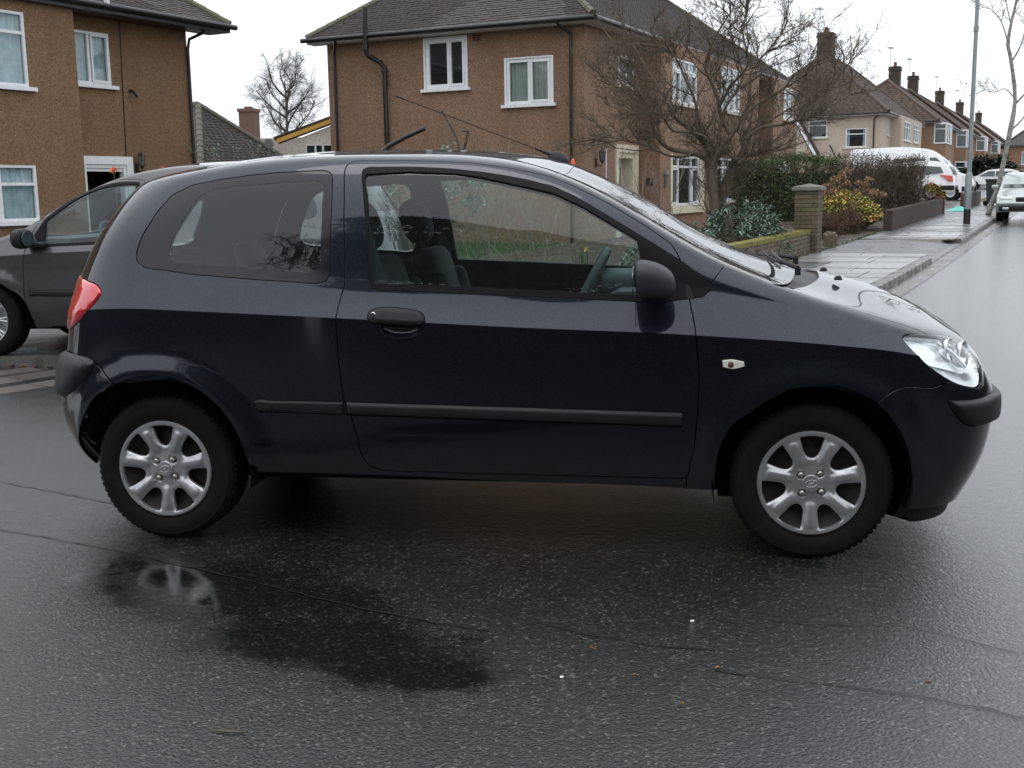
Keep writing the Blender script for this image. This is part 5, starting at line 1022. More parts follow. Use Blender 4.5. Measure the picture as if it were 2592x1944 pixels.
class Body:
    def __init__(b, S, regions, insets=(), cell=.03, xf=None, flip=False):
        """regions: ordered (name, closed outline in (s, v)); the first that holds a triangle owns it, the rest is 'shell'"""
        b.S = S; b.xf = xf or (lambda P: P); b.flip = flip; u0, u1 = -.95, 2.62 + .95; V1 = 1.86
        loops = {n: smooth_loop(UV(p)) for n, p in regions}; b.loops = loops
        ins = [(inset_loop(loops[n], w)) for n, ws in insets for w in ws]
        gu = np.unique(np.concatenate([np.linspace(u0, 0, 40), np.linspace(0, 2.62, int(2.62 / cell) + 1), np.linspace(2.62, u1, 40)]))
        vc = S.vc; gv = np.concatenate([np.linspace(0, vc, 22), np.linspace(vc, V1, 44)[1:]])
        G = np.stack(np.meshgrid(gu, gv, indexing='ij'), -1); ni, nj = G.shape[:2]
        edge = np.zeros((ni, nj), bool); edge[0] = edge[-1] = True; edge[:, 0] = edge[:, -1] = True
        onc = np.zeros((ni, nj), bool); onc[:, 21] = True
        Gf = G.reshape(-1, 2); keep = np.ones(len(Gf), bool)
        allL = list(loops.values()) + ins
        for L in allL:
            lo, hi = L.min(0) - .02, L.max(0) + .02; m = np.where(np.all((Gf > lo) & (Gf < hi), 1))[0]
            if len(m): keep[m[dist_loop(Gf[m], L) < .007]] = False
        keep |= edge.ravel()
        # (grid vertices on the character line survive only away from outlines; the line itself is a constraint)
        verts = [tuple(q) for q in Gf[keep]]; edges = []
        def addloop(L, closed=True):
            k = len(verts); verts.extend([(min(max(q[0], u0), u1), min(max(q[1], 0), V1)) for q in L]); n = len(L)
            for i in range(n if closed else n - 1): edges.append((k + i, k + (i + 1) % n))
        for L in allL: addloop(L)
        addloop(np.stack([np.linspace(u0, u1, 240), np.full(240, vc)], 1), False)
        addloop(np.array([(u0, 0), (u1, 0), (u1, V1), (u0, V1)]))
        r = delaunay_2d_cdt([Vector(q) for q in verts], edges, [], 0, 1e-5)
        b.V = np.array([tuple(q) for q in r[0]]); T = np.array([f for f in r[2] if len(f) == 3])
        a, c, d = b.V[T[:, 0]], b.V[T[:, 1]], b.V[T[:, 2]]
        ar = (c[:, 0] - a[:, 0]) * (d[:, 1] - a[:, 1]) - (c[:, 1] - a[:, 1]) * (d[:, 0] - a[:, 0])
        T = T[np.abs(ar) > 1e-9]; b.T = T; C = (b.V[T[:, 0]] + b.V[T[:, 1]] + b.V[T[:, 2]]) / 3
        cls = np.full(len(T), -1); b.names = [n for n, _ in regions]
        for k, (n, _) in enumerate(regions): m = (cls < 0) & pip(C, loops[n]); cls[m] = k
        b.cls = cls; b.C = C
        s = su(b.V[:, 0]); b.P = S.pos(s, b.V[:, 1]); b.s = s
    def tris(b, names):
        ids = [b.names.index(n) if n != 'shell' else -1 for n in names]; return b.T[np.isin(b.cls, ids)], b.C[np.isin(b.cls, ids)]
    def panel(b, name, regs, mat, parent, root, sides='near', off=0.0, gap=.0028, flange=.014, raised=None, solid=False):
        """sides: near / far / both (one welded mesh). raised=(height, width, loopname): bulges out from its border"""
        T, C = b.tris(regs); S = b.S
        if regs == ['shell'] and len(T):
            lab = np.arange(len(b.V))
            while True:
                m_ = lab[T].min(1); new = lab.copy(); np.minimum.at(new, T.ravel(), np.repeat(m_, 3)); new = new[new]
                if (new == lab).all(): break
                lab = new
            u_, c_ = np.unique(lab[T[:, 0]], return_counts=True); ok_ = np.isin(lab[T[:, 0]], u_[c_ > .03 * len(T)]); T, C = T[ok_], C[ok_]
        if not len(T): return None
        ids, inv = np.unique(T, return_inverse=True); T = inv.reshape(-1, 3); s = b.s[ids]; v = b.V[ids, 1]; P = b.P[ids].copy()
        up = C[:, 1] > S.vc; nv_ = S.nor(s, v, v > S.vc - 1e-7)
        fn = np.cross(P[T[:, 1]] - P[T[:, 0]], P[T[:, 2]] - P[T[:, 0]])
        bad = np.sum(fn * nv_[T[:, 0]], 1) < 0
        if bad.mean() > .5: T = T[:, ::-1].copy()
        ln = np.stack([S.nor(s[T[:, k]], v[T[:, k]], up) for k in range(3)], 1)
        seam = np.abs(P[:, 1] - .8) < 2e-3; P[seam, 1] = .8
        e = np.concatenate([T[:, [0, 1]], T[:, [1, 2]], T[:, [2, 0]]]); key = e[:, 0].astype(np.int64) * 10**6 + e[:, 1]; rk = e[:, 1].astype(np.int64) * 10**6 + e[:, 0]
        be = e[~np.isin(key, rk)]
        if sides == 'both': be = be[~(seam[be[:, 0]] & seam[be[:, 1]])]
        inw = np.zeros_like(P)
        for a, c in be:
            d = P[c] - P[a]; d /= np.linalg.norm(d) + 1e-12
            for q in (a, c): inw[q] += np.cross(nv_[q], d)
        L = np.linalg.norm(inw, axis=1, keepdims=True); bm_ = L[:, 0] > 1e-9; inw = np.where(L > 1e-9, inw / np.maximum(L, 1e-9), 0)
        inw[seam, 1] = 0
        if raised:
            h, w, ln_ = raised; D = np.minimum.reduce([dist_loop(b.V[ids], b.loops[q]) for q in ln_])
            t = np.clip(D / w, 0, 1); P = P + nv_ * (h * np.sqrt(1 - (1 - t)**2))[:, None]
        P = P + nv_ * off + inw * gap
        bv = np.unique(be); mp_ = {int(q): i for i, q in enumerate(bv)}; n0 = len(P); nb = len(bv)
        r1 = P[bv] - nv_[bv] * .0016 - inw[bv] * .0010; r2 = r1 - nv_[bv] * flange
        VV = np.concatenate([P, r1, r2]); F = [tuple(t) for t in T]; LN = [list(q) for q in ln]
        for a, c in be:
            ia, ic = mp_[int(a)], mp_[int(c)]
            F.append((c, a, n0 + ia, n0 + ic)); na, nc = nv_[a], nv_[c]; oa, oc = -inw[a], -inw[c]
            LN.append([nc, na, (na + oa) * .707, (nc + oc) * .707])
            F.append((n0 + ic, n0 + ia, n0 + nb + ia, n0 + nb + ic)); LN.append([oc, oa, oa, oc])
        def mk(VV, F, LN, nm):
            VV = b.xf(np.asarray(VV)); fl = b.flip
            LNN = []
            for f, l in zip(F, LN): LNN += (l[::-1] if fl else l)
            if fl: F = [tuple(reversed(f)) for f in F]
            LNN = np.asarray(LNN)
            if b.xf is not None and hasattr(b, 'nxf'): LNN = b.nxf(LNN)
            me = bpy.data.meshes.new(nm); me.from_pydata([tuple(q) for q in (VV - np.array(root))], [], [tuple(int(i) for i in f) for f in F]); me.materials.append(MAT[mat])
            me.polygons.foreach_set('use_smooth', [True] * len(F))
            if not raised: me.normals_split_custom_set([tuple(q) for q in LNN])
            else: me.set_sharp_from_angle(angle=R_(50))
            me.update(); o = link(nm, me, parent); return o
        mir = lambda A: A * np.array([1, -1, 1]) + np.array([0, 1.6, 0])
        if sides == 'near': return mk(VV, F, LN, name)
        VM = mir(VV); FM = [tuple(reversed(f)) for f in F]; LM = [[q * np.array([1, -1, 1]) for q in l[::-1]] for l in LN]
        if sides == 'far': return mk(VM, FM, LM, name)
        # weld both halves on the centre plane
        n = len(VV); mapi = np.arange(n) + n
        sm = np.where(seam)[0]; mapi[sm] = sm
        return mk(np.concatenate([VV, VM]), F + [tuple(int(mapi[i]) for i in f) for f in FM], LN + LM, name)

def ell(n, f): return [f(2 * math.pi * k / n) for k in range(n)]
ELB = [(-.95 / .95, 0)]
def hero_regions():
    O = OUT; R = []
    R += [('rarch', O['rarch']), ('farch', O['farch'])]
    R += [('insert', O['insert'][:5] + [[1.76, .468], [2.0, .47], [2.0, .305], [1.76, .303]] + O['insert'][7:])]
    R += [('rins', [[-.471, .47], [-.405, .464], [-.344, .459], [-.306, .45], [-.28, .438], [-.325, .404], [-.37, .378], [-.433, .341], [-.506, .317], [-.62, .30], [-1, .29], [-1, .47], [-.7, .47]])]
    head = [[1.174, .777], [1.192, .865], [1.228, .989], [1.29, 1.10], [1.37, 1.175], [1.471, 1.206], [1.58, 1.199], [1.66, 1.16], [1.715, 1.09], [1.75, .95], [1.745, .80], [1.71, .68], [1.66, .59], [1.599, .52], [1.558, .506], [1.495, .506], [1.445, .51], [1.361, .532], [1.303, .556], [1.238, .594], [1.195, .68]]
    R += [('head', head), ('indic', O['indic']), ('handle', O['handle']), ('pocket', O['pocket']), ('strip1', O['strip1']), ('strip2', O['strip2'])]
    R += [('tail', [[-.66, .725], [-.583, .715], [-.43, .697], [-.302, .668], [-.286, .659], [-.282, .645], [-.308, .621], [-.373, .586], [-.478, .556], [-.56, .545], [-.66, .54], [-.70, .62]])]
    R += [('glass', O['glass']), ('seal', O['seal']), ('qwi', O['qwi']), ('qw', O['qw']), ('door', O['door'])]
    R += [('rwin', [[-1, .83], [-.74, .83], [-.70, .86], [-.70, 1.12], [-.72, 1.17], [-1, 1.19]])]
    R += [('gate', [[-1, .475], [-.74, .475], [-.73, .54], [-.72, .73], [-.62, .80], [-.585, 1.0], [-.56, 1.22], [-.58, 1.33], [-1, 1.34]])]
    R += [('ws', [[.561, 1.296], [.566, 1.40], [.563, 1.62], [.558, 1.86], [.93, 1.86], [.922, 1.62], [.905, 1.42], [.874, 1.256], [.849, 1.243], [.70, 1.262]])]
    R += [('cowl', [[.874, 1.256], [.905, 1.42], [.922, 1.62], [.93, 1.86], [.966, 1.86], [.958, 1.62], [.93, 1.44], [.89, 1.266]])]
    R += [('bonnet', [[.89, 1.266], [.93, 1.44], [.958, 1.62], [.966, 1.86], [2, 1.86], [2, 1.17], [1.80, 1.16], [1.66, 1.165], [1.58, 1.199], [1.471, 1.206], [1.37, 1.175], [1.321, 1.153], [1.238, 1.205], [1.099, 1.233], [.992, 1.248], [.93, 1.263]])]
    R += [('grille', [[2, .60], [1.78, .60], [1.735, .72], [1.757, .80], [1.762, .95], [1.735, 1.08], [1.70, 1.13], [1.80, 1.155], [2, 1.165]])]
    R += [('fbump', [[1.0, -.02], [1.056, .404], [1.088, .435], [1.119, .458], [1.154, .472], [1.296, .489], [1.322, .5], [1.358, .517], [1.445, .508], [1.495, .504], [1.558, .504], [1.599, .515], [1.66, .585], [1.71, .66], [1.76, .60], [2, .60], [2, -.02]])]
    R += [('fender', [[.769, -.02], [.769, .053], [.779, .185], [.783, .337], [.784, .487], [.779, .607], [.766, .812], [.793, .97], [.80, 1.10], [.809, 1.248], [.849, 1.240], [.874, 1.256], [.89, 1.266], [.93, 1.263], [.992, 1.248], [1.099, 1.233], [1.238, 1.205], [1.321, 1.153], [1.29, 1.10], [1.228, .989], [1.192, .865], [1.174, .777], [1.195, .68], [1.238, .594], [1.303, .556], [1.361, .532], [1.358, .517], [1.322, .5], [1.296, .489], [1.154, .472], [1.119, .458], [1.088, .435], [1.056, .404], [1.04, .40], [1.0, .2], [1.0, -.02]])]
    R += [('rbump', [[-1, .475], [-.471, .47], [-.405, .464], [-.344, .459], [-.306, .45], [-.275, .436], [-.161, .364], [-.2, .30], [-.5, .05], [-.55, -.02], [-1, -.02]])]
    return R

def rbox(mb, lo, hi, r, M=None): mb.bbox(lo, hi, r, M)
def wheel(parent, root, x, y, zc, inward, ang, near=True):
    """inward = +1: the outer face looks to -Y"""
    W = MB(); M = Matrix.Translation((x, y, zc)) @ Matrix.Rotation(R_(90) * inward, 4, 'X')   # local +z -> -Y (inward=1)
    Mi = M @ Matrix.Rotation(ang, 4, 'Z')
    # steel wheel
    W.lathe([(.0, -.035), (.05, -.034), (.09, -.045), (.12, -.05), (.150, -.045), (.165, -.03), (.178, -.012), (.186, -.012), (.186, -.17), (.10, -.17)], 40, Mi)
    for k in range(8):
        a = k * math.pi / 4; W.lathe([(.0, -.036), (.010, -.036), (.012, -.047)], 8, Mi @ Matrix.Translation((.135 * math.cos(a), .135 * math.sin(a), -.008)))
    w = W.build('wheel', 'steel_dark', parent, 40); w.data.transform(Matrix.Translation(-Vector(root)))
    t = MB(); pr = [(.183, -.006), (.190, -.002), (.197, -.003), (.205, .001), (.222, .005), (.242, .006), (.258, .002), (.262, .002), (.266, -.002), (.274, -.009), (.280, -.018), (.2835, -.030), (.2845, -.040)]
    for z in (-.052, -.088, -.124):
        pr += [(.2850, z + .005), (.277, z + .003), (.277, z - .004), (.2850, z - .006)]
    pr += [(.2845, -.142), (.2835, -.152), (.276, -.165), (.25, -.178), (.20, -.175), (.18, -.165)]
    t.lathe(pr, 96, Mi)
    for k in range(72):   # tread blocks on the shoulders
        a = 2 * math.pi * k / 72
        for z0, z1 in ((-.046, -.020), (-.160, -.134)):
            q = Mi @ Matrix.Rotation(a, 4, 'Z'); t.box((.279, -.0075, z0), (.2854, .0075, z1), q)
    to = t.build('tyre', 'tyre_rubber', w, 35); to.data.transform(Matrix.Translation(-Vector(root)))
    # hubcap: one pressed disc with seven openings
    loops = [[(.195 * math.cos(a), .195 * math.sin(a)) for a in np.linspace(0, 2 * math.pi, 97)[:-1]]]
    op = [(-.0385, .168), (-.0345, .150), (-.0285, .128), (-.0225, .110), (-.016, .098), (-.008, .0915), (0, .0895), (.008, .0915), (.016, .098), (.0225, .110), (.0285, .128), (.0345, .150), (.0385, .168), (.024, .1722), (.008, .1745), (-.008, .1745), (-.024, .1722)]
    holes = []
    for k in range(7):
        a = math.pi / 2 + 2 * math.pi * k / 7; c, s_ = math.cos(a - math.pi / 2), math.sin(a - math.pi / 2)
        L = smooth_loop(np.array([(c * p[0] * 1.13 - s_ * p[1], s_ * p[0] * 1.13 + c * p[1]) for p in op]), .006, True, 50)
        holes.append(L)
    nuts = [(.0475 * math.cos(R_(a)), .0475 * math.sin(R_(a))) for a in (140, 50, -130, -40)]
    gp = []
    for r in np.arange(.006, .193, .0055):
        n = max(6, int(2 * math.pi * r / .0055))
        gp += [(r * math.cos(2 * math.pi * k / n), r * math.sin(2 * math.pi * k / n)) for k in range(n)]
    gp = np.array(gp); ok = np.ones(len(gp), bool)
    for L in holes: ok &= ~pip(gp, L); ok[ok] &= dist_loop(gp[ok], L) > .0022
    gp = gp[ok]; vs = [tuple(q) for q in gp]; ed = []
    for L in loops + holes:
        k = len(vs); vs += [tuple(q) for q in L]; ed += [(k + i, k + (i + 1) % len(L)) for i in range(len(L))]
    r = delaunay_2d_cdt([Vector(q) for q in vs], ed, [], 0, 1e-6); V = np.array([tuple(q) for q in r[0]]); T = np.array([f for f in r[2] if len(f) == 3])
    C = V[T].mean(1); inside = np.linalg.norm(C, axis=1) < .1955
    for L in holes: inside &= ~pip(C, L)
    T = T[inside]
    rr = np.linalg.norm(V, axis=1); th = np.arctan2(V[:, 1], V[:, 0]); H = np.zeros(len(V))
    sp = -math.pi / 2; k7 = 2 * math.pi / 7; dth = (th - sp + k7 / 2) % k7 - k7 / 2; tt = dth * rr
    H += np.interp(rr, [0, .03, .05, .07, .10, .14, .165, .176, .186, .192, .196], [-.006, -.006, -.008, -.010, -.004, .001, .001, .003, .004, .000, -.010])
    win = np.clip((rr - .06) / .02, 0, 1) * np.clip((.168 - rr) / .012, 0, 1)
    H += .0065 * win * np.sqrt(np.clip(1 - (tt / .0155)**2, 0, 1))                      # raised oval rib on each spoke
    dh = np.minimum.reduce([dist_loop(V, L) for L in holes]); side = np.clip(1 - dh / .011, 0, 1)
    H -= .007 * side**1.6 * np.clip((.176 - rr) / .01, 0, 1)
    for nx, ny in nuts: H -= .010 * np.clip(1 - np.hypot(V[:, 0] - nx, V[:, 1] - ny) / .0175, 0, 1)**.4
    hb = MB(); hb.add([Mi @ Vector((q[0], q[1], h)) for q, h in zip(V, H)], [tuple(int(i) for i in t_) for t_ in T])
    e = np.concatenate([T[:, [0, 1]], T[:, [1, 2]], T[:, [2, 0]]]); es = set(map(tuple, e.tolist())); be = [q for q in es if (q[1], q[0]) not in es]
    for a, c in be:
        A, B = V[a], V[c]
        hb.quad(Mi @ Vector((*A, H[a])), Mi @ Vector((*B, H[c])), Mi @ Vector((*(B * .995), H[c] - .014)), Mi @ Vector((*(A * .995), H[a] - .014)))
    bm = bmesh.new(); me = hb.mesh('hubcap', 'hubcap_silver', 35); bm.from_mesh(me); bmesh.ops.remove_doubles(bm, verts=bm.verts, dist=1e-5); bmesh.ops.recalc_face_normals(bm, faces=bm.faces); bm.to_mesh(me); bm.free()
    me.polygons.foreach_set('use_smooth', [True] * len(me.polygons)); me.set_sharp_from_angle(angle=R_(40))
    ho = link('hubcap', me, w); ho.data.transform(Matrix.Translation(-Vector(root)))
    if not near: return w
    for nx, ny in nuts:
        n_ = MB(); q = Mi @ Matrix.Translation((nx, ny, -.010)); n_.lathe([(.0115, -.008), (.0115, .004), (.0095, .0085), (.005, .0115), (0, .012)], 6, q)
        n_.lathe([(.0155, -.002), (.0150, .0005), (.0125, -.001)], 20, q)
        no = n_.build('wheel_nut', 'nut_metal', w, 30); no.data.transform(Matrix.Translation(-Vector(root)))
    # centre cap with the oval slanted-letter emblem in relief
    c_ = MB(); q = Mi @ Matrix.Translation((0, 0, -.007)); c_.lathe([(.031, -.004), (.031, .006), (.029, .0082), (.02, .0092), (0, .0095)], 40, q)
    qq = q @ Matrix.Rotation(R_(8), 4, 'Z')
    rings = [qq @ Vector((.0215 * math.cos(a), .0125 * math.sin(a), .0100)) for a in np.linspace(0, 2 * math.pi, 33)]
    c_.tube(rings, .0013, 6, False)
    for sx in (-1, 1):
        pts = [qq @ Vector((sx * .0062 + .0035 * t * (1 + .5 * sx * t), .0095 * t, .0102)) for t in np.linspace(-1, 1, 7)]
        c_.tube(pts, [.0010, .0017, .0021, .0022, .0021, .0017, .0010], 6)
    c_.tube([qq @ Vector((x_, .0028 * x_ / .008, .0102)) for x_ in (-.0075, 0, .0075)], [.0013, .0019, .0013], 6)
    co = c_.build('hub_cap_emblem', 'hubcap_silver', w, 40); co.data.transform(Matrix.Translation(-Vector(root)))
    return w

def seat(parent, root, xc, yc, zs):
    def sub(mb, name, mat='seat_fabric'):
        o = mb.build(name, mat, parent, 60); o.data.transform(Matrix.Translation(-Vector(root))); return o
    R = lambda a: Matrix.Rotation(R_(a), 4, 'Y')
    m = MB(); m.bbox((-.05, -.25, -.06), (.50, .25, .12), .05, Matrix.Translation((xc, yc, zs)) @ R(-8)); s = sub(m, 'seat')
    m = MB(); Mb = Matrix.Translation((xc - .02, yc, zs + .05)) @ R(-17)
    m.bbox((-.07, -.22, 0), (.05, .22, .62), .055, Mb); m.bbox((-.02, -.26, .08), (.085, -.18, .50), .035, Mb); m.bbox((-.02, .18, .08), (.085, .26, .50), .035, Mb)
    b = sub(m, 'seat_back'); b.parent = s
    bm = bmesh.new(); bmesh.ops.create_icosphere(bm, subdivisions=3, radius=1)
    Mh = Mb @ Matrix.Translation((-.02, 0, .75))
    for v in bm.verts:
        c = v.co; f = lambda t, p: math.copysign(abs(t)**p, t)
        v.co = Vector((f(c.x, .8) * .062, f(c.y, .72) * .135, f(c.z, .72) * .105))
    bmesh.ops.transform(bm, matrix=Mh, verts=bm.verts)
    h = MB(); bm.verts.index_update(); h.add([v.co.copy() for v in bm.verts], [[v.index for v in f.verts] for f in bm.faces]); bm.free()
    for sy in (-.06, .06): h.tube([Mb @ Vector((-.02, sy, .60)), Mb @ Vector((-.02, sy, .70))], .007, 8)
    ho = sub(h, 'headrest'); ho.parent = s
    return s

def build_hero():
    root = Vector((1.25, .8, 0)); body = Body(HERO, hero_regions(), insets=[('strip1', (.006,)), ('strip2', (.006, .014)), ('handle', (.005, .011)), ('indic', (.004,)), ('insert', (.008, .02)), ('rins', (.012, .03)), ('pocket', (.006, .014)), ('tail', (.008,)), ('head', (.008,))])
    car = empty('parked_car', tuple(root), 'dark slate grey three-door hatchback standing side-on on the wet road in the foreground', 'car')
    P = lambda n, r, m, **k: body.panel(n, r, m, car, tuple(root), **k)
    par = {}
    par['body'] = P('body_shell', ['shell'], 'paint_slate', sides='both')
    for sd in ('near', 'far'):
        f = P('front_wing', ['fender'], 'paint_slate', sides=sd)
        i = P('side_indicator', ['indic'], 'indicator_white', sides=sd, off=.001, raised=(.006, .006, ['indic'])); i.parent = f
        if sd == 'near':
            q = HERO.pos(np.array([.826]), np.array([.514]))[0]; bl = MB(); bl.lathe([(.011, .0), (.010, .0012), (0, .0016)], 16, Matrix.Translation((q[0], q[1] - .0068, q[2])) @ Matrix.Rotation(R_(90), 4, 'X')); bo = bl.build('indicator_bulb', 'bulb_amber', f, 60); bo.data.transform(Matrix.Translation(-root))
        d = P('door', ['door'], 'paint_slate', sides=sd)
        for nm, rg, mt, kw in (('window_seal', ['seal'], 'rubber_seal', dict(off=.0015, gap=.0005)), ('window_glass', ['glass'], 'car_glass', dict(off=-.006, gap=-.002, flange=.001)),
                               ('door_handle', ['handle'], 'black_plastic', dict(gap=0, raised=(.014, .012, ['handle']), flange=.012)),
                               ('handle_recess', ['pocket'], 'paint_slate', dict(gap=0, raised=(-.022, .020, ['pocket']), flange=.001)),
                               ('rub_strip', ['strip2'], 'black_plastic', dict(gap=.0005, raised=(.013, .014, ['strip2']), flange=.01))):
            o = P(nm, rg, mt, sides=sd, **kw); o.parent = d
        if sd == 'near':
            lk = MB(); q = HERO.pos(np.array([.333]), np.array([.625]))[0]; Ml = Matrix.Translation((q[0], q[1] - .013, q[2])) @ Matrix.Rotation(R_(90), 4, 'X')
            lk.lathe([(.0085, -.004), (.0085, .0015), (.007, .003), (.0045, .0026), (.004, .001), (0, .001)], 20, Ml)
            lo = lk.build('door_lock', 'chrome', d, 40); lo.data.transform(Matrix.Translation(-root))
        q = P('quarter_window_border', ['qw'], 'frit_black', sides=sd, off=-.001, gap=.002)
        o = P('quarter_window_glass', ['qwi'], 'car_glass', sides=sd, off=-.0025, gap=-.002, flange=.001); o.parent = q
        P('rear_rub_strip', ['strip1'], 'black_plastic', sides=sd, gap=.0005, raised=(.013, .014, ['strip1']), flange=.01)
        P('tail_light', ['tail'], 'lens_red', sides=sd, off=.001, raised=(.007, .012, ['tail']))
        hd = P('headlight', ['head'], 'lens_clear', sides=sd, off=-.001, gap=.002, raised=(.004, .014, ['head']), flange=.004)
        rf = P('lamp_reflector', ['head'], 'lamp_silver', sides=sd, off=-.016, gap=.004, raised=(-.022, .04, ['head']), flange=.001); rf.parent = hd
        # bowls, divider and bulbs behind the clear lens
        mz = 1 if sd == 'near' else -1
        def hp(s_, v_, dep):
            q = HERO.pos(np.array([s_]), np.array([v_]))[0] - HERO.nor(np.array([s_]), np.array([v_]))[0] * dep
            return Vector((q[0], q[1] if mz > 0 else 1.6 - q[1], q[2]))
        for (s_, v_, r_) in ((1.58, .86, .050), (1.46, .92, .040)):
            c = hp(s_, v_, .026); b_ = MB(); Mb = Matrix.Translation(c) @ Vector((1, -.55 * mz, .1)).to_track_quat('Z', 'Y').to_matrix().to_4x4()
            b_.lathe([(r_, .018), (r_ * 1.03, .014), (r_ * .85, -.006), (r_ * .55, -.02), (r_ * .2, -.027), (0, -.028)], 24, Mb)
            b_.lathe([(.009, -.026), (.009, .0), (.006, .005), (0, .006)], 12, Mb)
            o = b_.build('lamp_bowl', 'chrome', hd, 50); o.data.transform(Matrix.Translation(-root))
        b_ = MB(); b_.tube([hp(1.40, 1.10, .020), hp(1.43, .98, .018), hp(1.48, .80, .018), hp(1.54, .64, .020)], [.007, .008, .009, .008], 8)
        o = b_.build('lamp_divider', 'lamp_silver', hd, 50); o.data.transform(Matrix.Translation(-root))
    fb = P('front_bumper', ['fbump'], 'paint_slate', sides='both')
    o = P('bumper_insert', ['insert'], 'black_plastic', sides='both', gap=.001, raised=(.026, .03, ['insert']), flange=.02); o.parent = fb
    rb = P('rear_bumper', ['rbump'], 'paint_slate', sides='both', off=.004)
    o = P('bumper_insert', ['rins'], 'grey_plastic', sides='both', gap=.001, off=.004, raised=(.030, .05, ['rins']), flange=.02); o.parent = rb
    P('tailgate', ['gate'], 'paint_slate', sides='both'); P('rear_window', ['rwin'], 'car_glass', sides='both', off=-.002, gap=.002, flange=.001)
    P('windscreen', ['ws'], 'screen_glass', sides='both', off=-.001, gap=.001, flange=.002)
    P('scuttle_panel', ['cowl'], 'black_plastic', sides='both', off=-.012, gap=0); P('bonnet', ['bonnet'], 'paint_slate', sides='both')
    P('grille', ['grille'], 'black_plastic', sides='both', off=-.01)
    # dark inner skin seen through the windows
    T = P('inner_trim', ['shell', 'door', 'seal', 'handle', 'pocket', 'strip1', 'strip2', 'fender', 'indic', 'gate'], 'trim_dark', sides='both', off=-.034, gap=.004, flange=.001)
    def add(mb, name, mat, par_=car, sm=50):
        o = mb.build(name, mat, par_, sm); o.data.transform(Matrix.Translation(-root)); return o
    # underbody (hidden boxes lowered to block light underneath), wheel housings, lower valance
    m = MB(); m.box((-.30, .30, .19), (.325, .7, .27)); m.box((-.30, .7, .15), (.325, 1.32, .27)); m.box((2.135, .30, .15), (2.85, 1.32, .27)); m.box((.36, .36, .175), (2.10, .66, .30)); m.box((.33, .66, .12), (2.13, 1.52, .30)); m.box((.36, .12, .235), (2.08, 1.48, .30)); add(m, 'underbody', 'trim_dark', sm=None)
    for wx in (0, 2.455):
        for y0, y1 in ((.012, .26), (1.34, 1.588)):
            m = MB(); n = 20; ring = [(wx + .352 * math.cos(a), .283 + .352 * math.sin(a)) for a in np.linspace(R_(-16 if wx > 1 else -12), R_(196 if wx > 1 else 160), n)]
            for (xa, za), (xb, zb) in zip(ring[:-1], ring[1:]): m.quad((xa, y0, za), (xb, y0, zb), (xb, y1, zb), (xa, y1, za))
            yb = y1 if y0 < .5 else y0
            m.poly([(x_, yb, z_) for x_, z_ in ring]); add(m, 'wheel_housing', 'trim_dark')
    m = MB(); sv = np.linspace(1.26, 2.0, 22); pts = [Vector(q) for q in HERO.pos(sv, np.full(22, .03)) - HERO.nor(sv, np.full(22, .03)) * .022]
    full = pts + [Vector((q.x, 1.6 - q.y, q.z)) for q in pts[-2::-1]]; ins = [Vector((q.x - .035, q.y + (.8 - q.y) * .05, q.z - (.105 if 2 < i < len(full) - 3 else .085))) for i, q in enumerate(full)]
    for i in range(len(full) - 1):
        a, b, c_, d_ = full[i] + Vector((0, 0, .03)), full[i + 1] + Vector((0, 0, .03)), ins[i + 1], ins[i]; m.quad(a, b, c_, d_); m.quad(d_, c_, c_ + Vector((-.25, (.8 - c_.y) * .3, .03)), d_ + Vector((-.25, (.8 - d_.y) * .3, .03)))
    add(m, 'air_deflector', 'black_plastic')
    # wheels
    for x_, y_, inw in ((0, .012, 1), (2.455, .006, 1), (0, 1.588, -1), (2.455, 1.594, -1)):
        wheel(car, root, x_, y_, .283, inw, 0, inw > 0)
    # roof aerial
    m = MB(); b0 = Vector((1.47, .8, 1.452)); M = Matrix.Translation(b0)
    bm = bmesh.new(); bmesh.ops.create_icosphere(bm, subdivisions=3, radius=1)
    for v in bm.verts: c = v.co; v.co = Vector((c.x * .044 - .016 * max(c.z, 0), c.y * .026 * (1 - .3 * max(c.z, 0)), max(c.z, -.2) * .044))
    bmesh.ops.transform(bm, matrix=M, verts=bm.verts); bm.verts.index_update(); m.add([v.co.copy() for v in bm.verts], [[v.index for v in f.verts] for f in bm.faces]); bm.free()
    ab = add(m, 'aerial_base', 'black_plastic')
    m = MB(); tip = Vector((.773, .8, 1.74)); a0 = b0 + Vector((-.035, 0, .030)); d = tip - a0
    m.tube([a0, a0 + d * .10], [.0075, .0045], 8); m.tube([a0 + d * .10, a0 + d * .95], .0024, 6); m.tube([a0 + d * .95, tip], .0042, 8)
    o = add(m, 'aerial_rod', 'black_plastic'); o.parent = ab
    # wipers and washer jets
    for (px, py), (tx, ty) in (((2.43, .45), (2.31, 1.05)), ((2.47, 1.0), (2.33, 1.42))):
        def zsurf(x_, y_):
            m_ = np.abs(HERO.P[..., 0] - x_) + np.abs(HERO.P[..., 1] - min(y_, 1.6 - y_)) * 1.0 + (np.arange(NV)[None] < 230) * 9; i, j = np.unravel_index(m_.argmin(), m_.shape); return HERO.P[i, j, 2]
        m = MB(); A = Vector((px, py, zsurf(px, py) + .012)); B = Vector((px - .06, py + .06, zsurf(px - .06, py + .06) + .035)); C_ = Vector(((px * .4 + tx * .6), (py * .4 + ty * .6), zsurf(px * .4 + tx * .6, py * .4 + ty * .6) + .030)); D_ = Vector((tx, ty, zsurf(tx, ty) + .012))
        m.tube([A, A + Vector((0, 0, .03))], .012, 10); m.tube([A + Vector((0, 0, .028)), B, C_], [.010, .008, .006], 6)
        bl = [Vector((tx + (px - tx) * t * 1.0 - .012, ty + (py - ty) * t - .0, 0)) for t in (-.35, 0, .35, .7)]
